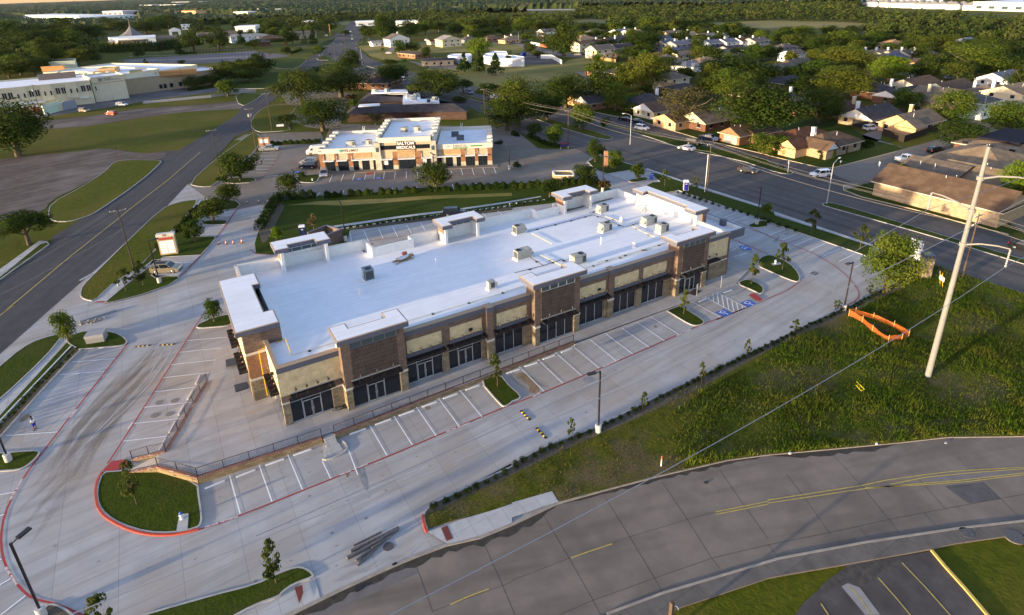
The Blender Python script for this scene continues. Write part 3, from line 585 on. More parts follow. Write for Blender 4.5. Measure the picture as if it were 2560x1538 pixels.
tower(11.6,18.8,56.75,59.5,15.0,cap=U(11.2,19.2,56.1,59.5,1.9,1.95,1.2))
tower(36.1,43.2,56.35,59.0,0,cap=U(35.4,43.75,55.6,58.95,1.95,1.8,1.2))
tower(60.95,67.3,56.25,58.9,64.0,cap=U(59.7,67.3+.4,55.55,58.8,2.0,1.6,1.15))

br_=BB();br_.box(2.95,3.3,64.6,78.8,-.3,8.68)
BB().box(2.9,2.948,64.6,78.6,3.4,7.9).b('side_panel',BEI)
so2=BB();so2.box(2.88,2.94,64.6,66.2,-.3,3.1);so2.b('stone_corner',STO)
BB().box(2.97,7.0,64.3,64.6,2.85,5.9).b('south_brick_panel',BRO)
BB().box(2.93,7.1,64.26,64.61,5.9,6.2).b('brick_cap',CAP)
BB().box(2.97,7.0,64.3,64.6,6.2,8.68).b('south_upper_wall',BRB)
BB().box(2.97,5.2,64.24,64.6,-.4,2.6).b('stone_wall',STO);BB().box(2.93,5.2,64.2,64.61,2.6,2.85).b('stone_cap',CAP)
BB().box(2.97,6.9,78.5,78.8,-.3,8.68).b('north_return_wall',BRB)
BB().box(6.6,7.02,64.62,78.5,5.8,8.679).b('inner_wall',WALLW)
br_.b('west_tower_wall',BRB)
canopy([(2.3,63.85),(6.95,63.85),(6.95,67.2),(5.9,67.2),(5.9,75.1),(6.75,75.1),(6.75,78.75),(2.3,78.75)])

ww=BB();ww.box(5.12,5.4,57.95,64.3,3.4,7.2);ww.b('corner_side_wall',BEI)
TR.box(5.02,5.45,57.75,64.26,ZP+.003,ZP+.062);fb.box(5.06,5.11,57.9,57.95,6.62,7.2)
BB().box(5.14,5.4,63.6,64.25,-.4,3.4).b('corner_pier',STO);BB().box(5.14,5.4,58.0,58.8,-.4,3.4).b('corner_pier',STO)
s=BB().box(5.22,5.3,58.8,63.6,-.1,3.4).b('side_window',GLS);f_=BB()
for i in range(4):f_.box(5.14,5.215,58.8+1.57*i,58.88+1.57*i,-.1,3.4)
f_.box(5.15,5.21,58.8,63.6,2.5,2.57);f_.build('frame',ALU,s)
for y0,y1 in((66.6,70.6),(71.6,76)):
 s=BB().box(2.86,2.90,y0,y1,0,3.2).b('side_window',GLS);f_=BB()
 for i in range(4):f_.box(2.80,2.855,y0+(y1-y0)*i/3-.04,y0+(y1-y0)*i/3+.04,0,3.2)
 f_.build('frame',ALU,s)
ow=BB();ow.box(5.08,5.11,79,87.5,-.4,7.0);ow.b('west_outer_wall',BRB)

rr=BB();rr.box(5.3,23.7,87.7,87.75,-.6,7.0)if False else None
rr.box(73.06,73.2,57.5,84.1,-.5,7.0);rr.b('east_outer_wall',BRB)

def rear_tower(x0,x1,y0,y1,cap,gl=True):
 w_=EB('rear_tower_wall',WALLW);w_.box(x0,x1,y1-.35,y1,5.0,7.75);w_.box(x0,x0+.45,y0,y1-.36,5.0,8.679);w_.box(x1-.45,x1,y0,y1-.36,5.0,8.679);w_.box(x0+.02,x1-.02,y1-.34,y1-.01,8.3,8.678)
 o_=EB('rear_tower_brick',BRO);o_.box(x0-.03,x1+.03,y1+.002,y1+.25,-.6,8.677);o_.box(x0-.06,x0-.002,y0+.3,y1,7.3,8.67)
 if gl:
  c=BB().box(x0+.5,x1-.5,y1-.3,y1-.15,7.75,8.3).b('clerestory_window',GLC);f_=BB()
  for i in range(5):xx=x0+.6+(x1-x0-1.2)*i/4;f_.box(xx-.04,xx+.04,y1-.35,y1-.31,7.75,8.3)
  f_.build('frame',ALU,c)
 canopy(cap)
def UR(x0,x1,y0,y1,a,b,d):return[(x0,y1),(x0,y0),(x0+a,y0),(x0+a,y0+d),(x1-b,y0+d),(x1-b,y0),(x1,y0),(x1,y1)]
rear_tower(11.1,17.9,84.9,87.3,UR(10.4,18.4,84.9,88.5,2.0,2.1,1.25))
rear_tower(35.2,41.3,80.9,83.4,UR(34.4,41.9,79.9,83.75,1.7,1.5,1.45))
rear_tower(58.7,64.9,81.4,83.9,UR(57.8,65.6,80.6,84.3,1.95,2.0,1.35))

w_=EB('east_tower_wall',WALLW);w_.box(72.6,73.0,63.2,77.2,5.4,8.679);w_.box(71.6,72.59,76.6,77.15,5.4,8.679);w_.box(71.9,72.59,63.2,63.8,5.9,8.679)
w_=BB();w_.box(73.002,73.9,62.9,77.2,-.5,8.678);w_.b('east_tower_face',BRB)
canopy([(71.1,77.7),(71.1,74.9),(72.3,75.2),(72.3,65.5),(71.3,65.4),(71.3,62.9),(74.45,62.9),(74.45,77.7)])

lc=BB();lc.box(73.25,78.6,59.2,72.0,5.3,5.6);o=lc.b('side_canopy',ROOFW)
l2=BB();l2.box(73.3,78.7,58.9,59.2,4.95,6.3);l2.box(78.5,78.8,59.2,72.0,4.95,6.3);l2.box(77.6,78.49,62.3,63.2,5.6,6.7);l2.build('canopy_fascia',FAS,o)
l3=BB();l3.box(78.3,78.498,59.21,72,5.6,6.29);l3.box(73.3,78.3,59.202,59.35,5.6,6.29);l3.build('canopy_inner_face',WALLW,o)
BB().box(77.3,78.4,61.5,62.5,-.6,5.3).b('canopy_column',BRB);BB().box(77.3,78.4,70.5,71.5,-.6,5.3).b('canopy_column',BRB)
BB().box(73.2,73.5,57.4,59.2,-.6,6.3).b('end_pier',BRB)

def awning(x0,x1,y,z=3.55,d=.95,tie=True,lamps=4,lit=True,rim=False):
 a=BB();a.box(x0,x1,y-d,y-d+.06,z,z+.22);a.box(x0,x0+.06,y-d+.06,y,z,z+.22);a.box(x1-.06,x1,y-d+.06,y,z,z+.22);a.box(x0,x1,y-.07,y-.01,z,z+.22)
 n=int((x1-x0)/.16)
 for i in range(1,n):xx=x0+(x1-x0)*i/n;a.box(xx-.055,xx+.055,y-d+.07,y-.08,z+.05,z+.15)
 o=a.b('awning',DKB)
 if rim:BB().box(x0,x1,y-.12,y-.003,z+.3,z+.42).build('awning_flashing',ALU,o)
 t=BB()
 for i in range(4):xx=x0+(x1-x0)*(i+.5)/4;t=BB();t.tube((xx,y-d+.05,z+.2),(xx,y-.02,z+.95),.016,n=5);t.build('tie_rod',mat('rod_bronze',(.07,.05,.04),None,1,.5),o)
 for i in range(lamps):
  xx=x0+(x1-x0)*(i+.5)/lamps;g_=BB();g_.tube((xx,y,z+1.0),(xx,y-.7,z+1.25),.025,n=5);g_.tube((xx,y-.7,z+1.3),(xx,y-.7,z+1.05),.05,.15,8);g_.b('wall_lamp',BLK)
awning(6.0,10.6,57.85,3.5,rim=True);awning(12.3,17.95,56.7,3.35,lamps=3,rim=True);awning(18.95,23.8,57.5);awning(24.2,29.35,57.5);awning(30.5,35.9,57.3)
awning(37.0,42.4,56.3,3.35,lamps=3,rim=True);awning(43.4,48.6,57.15);awning(49.6,54.5,57.15);awning(54.9,60.1,57.15);awning(61.8,66.6,56.2,3.35,lamps=2,rim=True);awning(67.4,70.5,57.3,3.5,lamps=2,rim=True)
def side_awning(x,y0,y1,z=3.5,d=.9,par=bld):
 a=BB();a.box(x-d,x-d+.06,y0,y1,z,z+.22);a.box(x-.07,x-.01,y0,y1,z,z+.22)
 n=5
 for i in range(n+1):yy=y0+(y1-y0-.08)*i/n;a.box(x-d+.06,x-.07,yy,yy+.08,z,z+.22)
 m_=30
 for i in range(m_):yy=y0+.1+(y1-y0-.2)*i/m_;a.box(x-d+.07,x-.08,yy,yy+.075,z+.06,z+.12)
 o=a.b('awning',DKB);t=BB()
 for yy in(y0+.5,(y0+y1)/2,y1-.5):t=BB();t.tube((x-d+.05,yy,z+.2),(x,yy,z+.9),.016,n=5);t.build('tie_rod',BLK,o)
 for i in range(4):
  yy=y0+(y1-y0)*(i+.5)/4;g_=BB();g_.tube((x,yy,z+1.1),(x-.3,yy,z+1.25),.02,n=5);g_.tube((x-.3,yy,z+1.3),(x-.3,yy,z+1.15),.03,.08,8);g_.b('wall_lamp',mat('lamp_bronze',(.25,.15,.09),None,1,.5))
side_awning(2.85,71.2,75.8);side_awning(2.85,64.9,69.7);side_awning(5.1,58.8,63.2)

for x,y in((27.4,57.4),(47.0,57.05),(5.0,61.0)):BB().obox(x,y,4.75,5.05,.45,.3).b('wall_speaker',BLK)

gp=BB();zz=7.25
gp.path([(4.3,64.1,.3),(4.3,64.1,6.35),(7.2,64.0,6.9),(7.2,63.2,7.35),(7.1,60.0,7.1)],.045,8);gp.b('gas_pipe',PIPEY)
gr_=BB();gr_.path([(7.1,60.0,rz(60)+.12),(12,60,rz(60)+.12),(34,59.8,rz(59.8)+.12),(34,60,rz(60)+.12),(59,59.7,rz(59.7)+.12)],.03,6);gr_.b('gas_pipe',mat('pipe_pale_yellow',(.55,.50,.30),None,1,.5))
blks=EB('pipe_block',BLK)
for i in range(11):x=9+i*4.9;blks.box(x-.14,x+.14,59.75,60.1,rz(60)+.005,rz(60)+.11)
def onroof(code,x,y,dz=0):
 """point of the sloping roof seen at a photo pixel"""
 z=6.5
 for _ in range(12):
  q=at(code,x,y,z);z=rz(q[1])+bz(q[0])+dz
 return q
pipes=BB();pip2=BB()
def roofline(mb,s,r=.04,blk=True):
 pts=[];code=None
 for t in s.split():
  if ','in t:a,b=t.split(',');q=onroof(code,float(a),float(b));pts.append((q[0],q[1],rz(q[1])+.13))
  else:code=t
 mb.path(pts,r,6)
 if blk:
  for a,b in zip(pts,pts[1:]):
   L=hypot(b[0]-a[0],b[1]-a[1])
   for i in range(max(1,int(L/2.6))):f=(i+.5)/max(1,int(L/2.6));x=a[0]+(b[0]-a[0])*f;y=a[1]+(b[1]-a[1])*f;blks.box(x-.17,x+.17,y-.17,y+.17,rz(y)+.005,rz(y)+.1)
roofline(pipes,'B2 145,742 480,660 740,590 850,620 1040,705 1190,660')
roofline(pipes,'B2 710,568 800,555');roofline(pipes,'B2 870,650 900,690 880,700');roofline(pipes,'B2 20,1130 300,1058 455,1003 500,1020');roofline(pipes,'B2 165,985 290,1062')
roofline(pip2,'B2 180,762 370,860',blk=False);roofline(pip2,'B2 260,962 450,1060');roofline(pip2,'B2 860,600 1020,660');roofline(pip2,'B2 1110,690 1200,745 1330,800')
roofline(pip2,'B2 780,1040 965,985 1125,940 1290,890 1425,850')
pipes.b('roof_pipe',BLK);pip2.b('condensate_pipe',mat('pipe_pale_yellow',(.55,.50,.30)));
for code,x,y,h in(('B1',1665,1060,1.2),('B2',820,860,1.3),('B2',750,480,1.0)):
 q=onroof(code,x,y);BB().tube((q[0],q[1],rz(q[1])-.05),(q[0],q[1],rz(q[1])+h),.06,n=8).b('vent_pipe',WHITE)
for code,x,y in(('B2',1012,645),('B2',1130,885),('B1',970,1315)):
 q=onroof(code,x,y);z=rz(q[1]);v=BB();v.lathe(q[0],q[1],[(.35,z-.05),(.3,z+.25),(.22,z+.3),(.22,z+.5),(.32,z+.55),(.3,z+.75),(.1,z+.85)],14);v.b('roof_vent',WHITE)

rs=BB()
for s in('B1 410,1000 520,955 580,925 610,965 560,960 480,985','B1 925,920 980,895 1020,930 1000,935 970,905','B2 330,585 450,535 600,520 900,425 960,430 760,485 560,540 400,580'):
 pts=[];code=None
 for t in s.split():
  if ','in t:a,b=t.split(',');pts.append(onroof(code,float(a),float(b)))
  else:code=t
 rs.quad(*[(x,y,rz(y)+.012)for x,y in sm(pts,1)][::-1])
rs.b('roof_stain',mat('roof_dirt',(.30,.25,.18),(.16,.13,.10),2.5,.9,detail=8))
ld=BB();q=(30.4,83.6);
for dx in(-.25,.25):ld.tube((q[0]-.4+dx,83.3,rz(83.3)),(q[0]-.4+dx,83.45,8.5),.035,n=6)
for i in range(9):z=rz(83.3)+.25+i*.3;ld.tube((q[0]-.65,83.35,z),(q[0]-.15,83.35,z),.025,n=5)
ld.b('roof_ladder',mat('ladder_steel',(.22,.20,.19),None,1,.5,metal=.5))

HV=mat('hvac_grey',(.36,.36,.31),(.30,.30,.27),2,.5);HVD=mat('hvac_coil',(.07,.075,.075),None,1,.7);HVB=mat('hvac_blue',(.22,.27,.29),(.18,.22,.25),2,.5)
def hvac(x,y,z,label,L=2.1,W=1.25,H=1.25,rz_=0,m_=None,fan=(.45,),hood=True,group='rooftop air conditioners'):
 m_=m_ or HV
 o=empty('rooftop_unit',(x,y,z),rz_,label,'air conditioner',group)
 MB().box(-L/2-.12,L/2+.12,-W/2-.12,W/2+.12,-.15,.18).build('curb',WALLW,o)
 c=MB();c.box(-L/2,L/2,-W/2,W/2,.18,H+.18);c.box(-L/2-.03,L/2+.03,-W/2-.03,W/2+.03,H+.182,H+.22)
 for i in range(5):c.box(-L/2+.2+i*.12,-L/2+.24+i*.12,-W/2+.1,W/2-.1,H+.221,H+.235)
 c.build('cabinet',m_,o)
 g_=MB();g_.box(L/2-.02,L/2+.022,-W/2+.12,W/2-.12,.35,H+.02);g_.box(L/2-.62,L/2-.1,-W/2-.022,-W/2+.02,.35,H+.02);g_.build('coil_grille',HVD,o)
 p_=MB();p_.box(-L/2+.15,-L/2+.8,-W/2-.018,-W/2,.35,H);p_.box(-L/2+.86,-L/2+1.25,-W/2-.018,-W/2,.35,H);p_.build('service_panel',mat('hvac_panel',(.42,.42,.37),None,1,.5),o)
 for f in fan:MB().lathe(L/2-f-.1,0,[(.40,H+.2),(.42,H+.27),(.36,H+.27),(.34,H+.225)],20).build('fan',BLK,o)
 if hood:
  h=MB();h.add([(-L/2,-W/2+.1,H),(-L/2,W/2-.1,H),(-L/2-.5,W/2-.1,.6),(-L/2-.5,-W/2+.1,.6),(-L/2,-W/2+.1,.5),(-L/2,W/2-.1,.5)],[(0,3,2,1),(3,4,5,2),(0,4,3),(1,2,5)]);h.build('intake_hood',m_,o)
 return o
def roofz(x,y):return rz(y)+bz(x)
for code,x,y,lb,kw in(('B1',1045,1180,'blue grey air conditioner standing alone on the left half of the white roof',dict(L=1.5,W=1.3,H=1.5,m_=HVB,hood=False,rz_=-1.57)),('B1',2180,1270,'small beige condenser near the front edge left of the middle tower',dict(L=.9,W=.7,H=1.0,hood=False,fan=())),('B2',65,755,'beige air conditioner with a slanted hood, left of the pipe run at the back',dict(L=1.7,rz_=3.14)),
('B2',100,985,'beige air conditioner with its fan at the left end, behind the middle tower',dict(L=2.4,rz_=3.14)),('B2',610,1035,'beige air conditioner close behind the right end of the middle tower canopy',dict(L=2.1,rz_=-.0,hood=False)),('B2',840,560,'beige air conditioner at the back of the roof below the third rear tower',dict(L=1.8)),
('B2',865,735,'beige air conditioner in the centre of the four on the right part of the roof',dict(L=1.8)),('B2',1270,675,'widest beige air conditioner in front of the tall white wall',dict(L=2.4)),('B2',1390,745,'beige air conditioner touching the back of the right front tower canopy',dict(L=1.7,hood=False))):
 q=onroof(code,x,y);hvac(q[0],q[1],roofz(q[0],q[1])+.0,lb,**kw)

q=onroof('B2',1235,555);z=roofz(*q);o=empty('satellite_dish',(q[0],q[1],z),0,'small satellite dish standing on the roof at the foot of the tall white wall','satellite dish')
MB().lathe(0,0,[(.1,1.0),(.35,1.1),(.5,1.25)],14).build('dish',WALLW,o);d_=MB()
for a in range(3):d_.tube((.5*cos(a*2.1),.5*sin(a*2.1),0),(0,0,1.0),.04)
d_.build('tripod',BLK,o)
q=onroof('B1',1370,1000);z=roofz(*q);rnd=random.Random(3)
o=empty('scrap_heap',(q[0],q[1],z),.25,'heap of timber, white pipe and a red tarpaulin lying on the white roof','scrap heap')
tm=MB()
for i in range(22):a=rnd.uniform(-.35,.35);cx,cy=rnd.uniform(-.9,.7),rnd.uniform(-.7,.5);l=rnd.uniform(1.2,2.8);zz=rnd.uniform(.04,.35);tm.obox(cx,cy,zz,zz+.07,l,.12,a)
tm.build('timber',mat('timber',(.36,.26,.15),(.22,.15,.09),4,.9),o)
pp=MB()
for i in range(6):cy=-.5+i*.14;pp.tube((-1.1+rnd.random()*.4,cy,.42),(.8,cy+.3,.45),.06)
pp.build('white_pipe',WHITE,o)
t_=MB();t_.prism(sm([(.2,.3),(1.1,.4),(1.2,1.0),(.3,1.1)],2),.3,.75);t_.build('tarpaulin',mat('tarp_red',(.35,.13,.08),(.25,.09,.06),3,.8),o)
# - terrace, retaining walls, railings, ramp
def tz(x):return bz(x)-.02
T=[(-9.9,60.6),(-7.1,58.9),(-3.8,55.0),(8.0,54.15),(8.0,54.3),(9.2,54.3),(9.2,53.9),(31.5,54.35),(41,54.4),(62,54.2),(72,54.3),(78,56.5),(78,61),(73.3,61),(73.3,58),(67,57.5),(5.2,58.6),(5.2,64.4),(3,64.4),(3,80),(0.5,80),(-1.3,72.3),(-6.2,60.5)]
def tzz(x,y):
 z=tz(min(max(x,-4),73));k=min(1,max(0,(75.5-y)/12))if x<3.2 else 1;k2=min(1,max(0,(x+9.8)/3));zz=.05+(z-.05)*min(k,k2);return zz
def terr(pl,name,m_,dz=0):
 bm=bmesh.new();vs=[bm.verts.new((x,y,0))for x,y in pl];bm.faces.new(vs)
 for k in range(-11,80,2):bmesh.ops.bisect_plane(bm,geom=bm.verts[:]+bm.edges[:]+bm.faces[:],plane_co=(k,0,0),plane_no=(1,0,0))
 for k in range(54,82,2):bmesh.ops.bisect_plane(bm,geom=bm.verts[:]+bm.edges[:]+bm.faces[:],plane_co=(0,k,0),plane_no=(0,1,0))
 for v in bm.verts:v.co.z=tzz(v.co.x,v.co.y)+dz
 for f in bm.faces:
  if f.normal.z<0:f.normal_flip()
 me=bpy.data.meshes.new(name);bm.to_mesh(me);bm.free();me.materials.append(m_);o=bpy.data.objects.new(name,me);COL.objects.link(o);return tag(o,kind='structure')
TERR=mat('terrace_concrete',(.46,.435,.41),(.39,.36,.335),.5,.85,0,6,kind='joints',bw=3,bh=3,c3=(.40,.31,.22),s3=.22,t3=(.55,.85),streak=(.1,.1,1.2,(.33,.30,.28),.5))
terr(T,'terrace',TERR)
k_=MB();k_.ribbon([(40.9,54.3),(62,54.12),(72,54.2)],.16,0,.16);struct('kerb',k_,KERB)
RW=mat('retaining_stone',(.34,.26,.14),(.22,.16,.10),kind='brick',bw=.55,bh=.22,mort=(.15,.12,.09),rough=.95);RC=mat('wall_cap_brick',(.27,.10,.07),(.20,.08,.06),kind='brick',bw=.22,bh=.3,mort=(.35,.3,.27))
RAIL=mat('rail_bronze',(.045,.035,.035),None,1,.5)
def railwall(pts,label,rail_label,h=1.05,gap=None,base=True):
 """retaining wall with brick cap, and the railing standing on it (two things)"""
 pts=resample(pts,2.2)
 c=(pts[0][0],pts[0][1])
 if base:
  o=empty('retaining_wall',(c[0],c[1],0),0,label,'wall')
  w_=MB(c[0],c[1]);k_=MB(c[0],c[1])
  for a,b in zip(pts,pts[1:]):
   za,zb=tzz(*a),tzz(*b);t=Vector((b[0]-a[0],b[1]-a[1])).normalized();n_=Vector((-t.y,t.x))*.15
   for mb,z0,(ua,ub),e in((w_,-.05,(za-.06,zb-.06),1),(k_,None,(za+.06,zb+.06),1.15)):
    q0=[(a[0]+n_.x*e,a[1]+n_.y*e),(b[0]+n_.x*e,b[1]+n_.y*e),(b[0]-n_.x*e,b[1]-n_.y*e),(a[0]-n_.x*e,a[1]-n_.y*e)]
    zs0=[z0]*4 if z0 is not None else[za-.06,zb-.06,zb-.06,za-.06];zs1=[ua,ub,ub,ua]
    mb.add([(x,y,z)for(x,y),z in zip(q0,zs0)]+[(x,y,z)for(x,y),z in zip(q0,zs1)],[(0,3,2,1),(4,5,6,7),(0,1,5,4),(1,2,6,5),(2,3,7,6),(3,0,4,7)])
  w_.build('stone_face',RW,o);k_.build('brick_cap',RC,o)
 o=empty('railing',(c[0],c[1],0),0,rail_label,'railing')
 bar=MB(c[0],c[1]);rail=MB(c[0],c[1])
 for a in pts:z=tzz(*a)+(.06 if base else 0);MB(c[0],c[1]).box(a[0]-.035,a[0]+.035,a[1]-.035,a[1]+.035,z,z+h).build('post',RAIL,o)
 for a,b in zip(pts,pts[1:]):
  za,zb=tzz(*a)+.06,tzz(*b)+.06
  for hh in(.12,h-.02):rail.tube((a[0],a[1],za+hh),(b[0],b[1],zb+hh),.028,n=4)
  n=max(1,int(hypot(b[0]-a[0],b[1]-a[1])/.14))
  for i in range(1,n):
   f=i/n;x=a[0]+(b[0]-a[0])*f;y=a[1]+(b[1]-a[1])*f;z=za+(zb-za)*f;bar.tube((x,y,z+.12),(x,y,z+h-.02),.011,n=3,caps=False)
 bar.build('baluster',RAIL,o);rail.build('top_rail',RAIL,o)
railwall([(-9.6,60.3),(-7.1,58.8),(-3.8,54.95),(7.9,54.1)],'stone retaining wall round the left corner of the terrace above the oval lawn','bronze railing bending round the terrace corner from the red kerb ramp to the steps')
railwall([(9.2,53.9),(20,54.15),(31.5,54.35),(40.9,54.5)],'long stone retaining wall under the walkway in front of the shops','long bronze railing along the walkway in front of the shops')
railwall([(-9.4,62.1),(-6.3,60.6),(-5.0,63.4),(-3.2,67.9),(-1.4,72.2)],'low wall between the left parking row and the terrace','bronze railing beside the concrete wheel stops of the left parking row')

rp=sm([(7.15,54.0),(7.1,51.8),(7.7,51.15),(9.5,51.3),(10.0,52.1),(9.6,53.8)],1)
struct('ramp',MB().prism([(8.0,54.1),(9.2,54.0)]+[(9.4,51.8),(7.6,51.8)],.0,.12),CONC2);struct('kerb',MB().ribbon(rp[2:10],.17,0,.15),KERB)
st_=MB();
for i in range(4):st_.box(8.02,9.18,53.9-.0+i*.3-.9,54.4,0,.12+.15*(i+1))if i<3 else None
struct('steps',st_,CONC2)
struct('ramp_red',MB().poly(P('D0 950,155 1100,150 1110,130 1160,130 1195,45 1040,65'),.15),RED)
struct('ramp_red',MB().poly(P('Z6 1925,1110 2010,1080 2150,1180 2102,1210 2030,1190'),.16),RED)
struct('ramp_red',MB().poly(P('D1 1717,686 1775,662 1828,785 1768,808'),.15),mat('tactile_red',(.18,.05,.04),(.14,.045,.04),8,.8))
struct('ramp_red',MB().poly(P('D1 360,1240 432,1215 440,1290 405,1390'),.15),mat('tactile_red',(.18,.05,.04)))
struct('ramp_red',MB().poly(P('B0 880,1400 905,1390 980,1385 975,1400'),.085),RED)
struct('ramp_red',MB().poly(P('S 690,810 702,780 782,778 775,808'),.07),RED)

ws=None;WS=[]
STOPC=mat('wheel_stop_concrete',(.74,.72,.69),(.64,.62,.60),2,.8)
def stop(a,b,lb):
 global ws
 ang=atan2(b[1]-a[1],b[0]-a[0]);c=((a[0]+b[0])/2,(a[1]+b[1])/2)
 if ws is None:
  m_=MB();m_.add([(-.9,-.09,0),(.9,-.09,0),(.9,.09,0),(-.9,.09,0),(-.88,-.05,.12),(.88,-.05,.12),(.88,.05,.12),(-.88,.05,.12)],[(0,3,2,1),(4,5,6,7),(0,1,5,4),(1,2,6,5),(2,3,7,6),(3,0,4,7)])
  ws=m_.build('wheel_stop',STOPC);tag(ws,lb,'wheel stop','concrete wheel stops');ws.location=(c[0],c[1],.03);ws.rotation_euler=(0,0,ang)
 else:dup(ws,(c[0],c[1],.03),ang,lb)
for code,a,b,c,d in(('D0',1900,318,2090,240),('D0',2190,210,2370,140)):stop(at(code,a,b),at(code,c,d),'concrete wheel stop at the stone wall of the front parking row, left of the steps')
for code,a,b,c,d in(('D1',90,100,260,40),('C1',345,1410,515,1350)):stop(at(code,a,b),at(code,c,d),'concrete wheel stop at the stone wall of the front parking row, left of the steps')
for a,b,c,d in((865,1215,1020,1160),(1105,1125,1255,1070),(1325,1042,1470,990),(1535,962,1680,910),(1735,885,1870,835),(1940,805,2075,755)):stop(at('C1',a,b),at('C1',c,d),'concrete wheel stop at the stone wall between the steps and the small tree island')
for a,b,c,d in((-40,645,60,612),(120,585,235,548),(285,520,400,478),(455,455,560,412)):stop(at('C2',a,b),at('C2',c,d),'concrete wheel stop between the tree island and the end of the long railing')
for a,b,c,d in((1145,1215,1290,1150),(1530,1075,1680,1020)):stop(at('Z6',a,b),at('Z6',c,d),'concrete wheel stop at the head of an accessible parking space')
for a,b,c,d in((1855,665,1815,750),(1790,800,1740,890),(1705,940,1655,1035),(1625,1095,1570,1200),(1540,1250,1480,1365)):stop(at('C0',a,b),at('C0',c,d),'concrete wheel stop in the left parking row against the railing')

sb=None
def bump_(a,b,lb):
 global sb
 ang=atan2(b[1]-a[1],b[0]-a[0]);c=((a[0]+b[0])/2,(a[1]+b[1])/2);L=hypot(b[0]-a[0],b[1]-a[1])
 if sb is None:
  sb=empty('speed_bump',(c[0],c[1],.03),ang,lb,'speed bump','black and yellow rubber speed bumps')
  m_=MB();m_.add([(-.9,-.17,0),(.9,-.17,0),(.9,.17,0),(-.9,.17,0),(-.86,-.06,.07),(.86,-.06,.07),(.86,.06,.07),(-.86,.06,.07)],[(0,3,2,1),(4,5,6,7),(0,1,5,4),(1,2,6,5),(2,3,7,6),(3,0,4,7)]);m_.build('rubber_body',BLK,sb)
  y_=MB()
  for x in(-.5,0,.5):y_.add([(x-.1,-.172,.004),(x+.1,-.172,.004),(x+.1,.172,.004),(x-.1,.172,.004),(x-.1,-.06,.078),(x+.1,-.06,.078),(x+.1,.06,.078),(x-.1,.06,.078)],[(4,5,6,7),(0,1,5,4),(1,2,6,5),(2,3,7,6),(3,0,4,7)])
  y_.build('yellow_band',PIPEY,sb)
  o=sb
 else:o=dup(sb,(c[0],c[1],.03),ang,lb)
 o.scale=(L/1.8,1,1)
bump_(at('C0',1255,398),at('C0',1400,385),'left one of the two speed bumps beside the left drive');bump_(at('C0',1480,384),at('C0',1625,374),'right one of the two speed bumps near the west corner of the shops')
bump_(at('C2',80,990),at('C2',170,1080),'speed bump on the front drive nearer the shops');bump_(at('C2',225,1150),at('C2',320,1250),'speed bump on the front drive nearer the planting strip')
bump_(at('Z3',1800,1025),at('Z3',1925,985),'speed bump beyond the right end of the shops')
bump_(at('B1',50,475),at('B1',140,472),'speed bump beside the orange cones of the back entrance')

def wheelchair(cx,cy,a,s=1.0,z=.062,par='accessible_sign'):
 m_=MB();m_.obox(cx,cy,z-.004,z,1.5*s,1.35*s,a);struct('blue_square',m_,BLUE)
 g_=MB();c,d=cos(a),sin(a)
 def w(x,y):x*=s;y*=s;return(cx+x*c-y*d,cy+x*d+y*c)
 g_.ribbon([w(-.05+.32*cos(t),-.16+.32*sin(t))for t in[pi*.75+i*pi*1.35/14 for i in range(15)]],.09*s,z+.005)
 g_.ribbon([w(-.12,.33),w(-.08,-.02),w(.22,-.05),w(.38,-.38),w(.5,-.34)],.10*s,z+.006)
 g_.poly([w(-.14+.1*cos(t),.45+.1*sin(t))for t in[i*pi/5 for i in range(10)]],z+.007);g_.ribbon([w(-.1,.15),w(.2,.15)],.07*s,z+.008)
 struct('wheelchair_symbol',g_,LINE)
wheelchair(*at('Z6',1540,1380),pi,1.15);wheelchair(*at('Z6',1925,1235),pi,1.15);wheelchair(*at('Z3',1955,1340),-2.0,1.2);wheelchair(*at('S',602,868),pi,1.1);wheelchair(*at('S',857,855),pi,1.1);wheelchair(*at('B1',380,188),pi/2,1.0)

mh=MB()
for c,x,y,r in(('C0',1477,915,.42),('C0',1620,898,.42),('C0',1435,1037,.42),('C0',1570,1022,.42)):q=at(c,x,y);mh.lathe(q[0],q[1],[(r,.03),(r,.05)],18)
struct('manhole_cover',mh,mat('iron',(.20,.17,.15),None,1,.6))
mh=MB();q=at('D1',1228,850);mh.lathe(q[0],q[1],[(.45,.02),(.45,.045)],24);
for x,y,r in((1838,732,.55),(2278,765,.75)):q=at('D3',x,y);mh.lathe(q[0],q[1],[(r,.02),(r,.17)],20)
q=at('B3',430,1128);mh.obox(q[0],q[1],.03,.05,1.2,.9,.1);struct('drain_cover',mh,mat('iron_dark',(.06,.055,.055),(.12,.11,.10),6,.6))
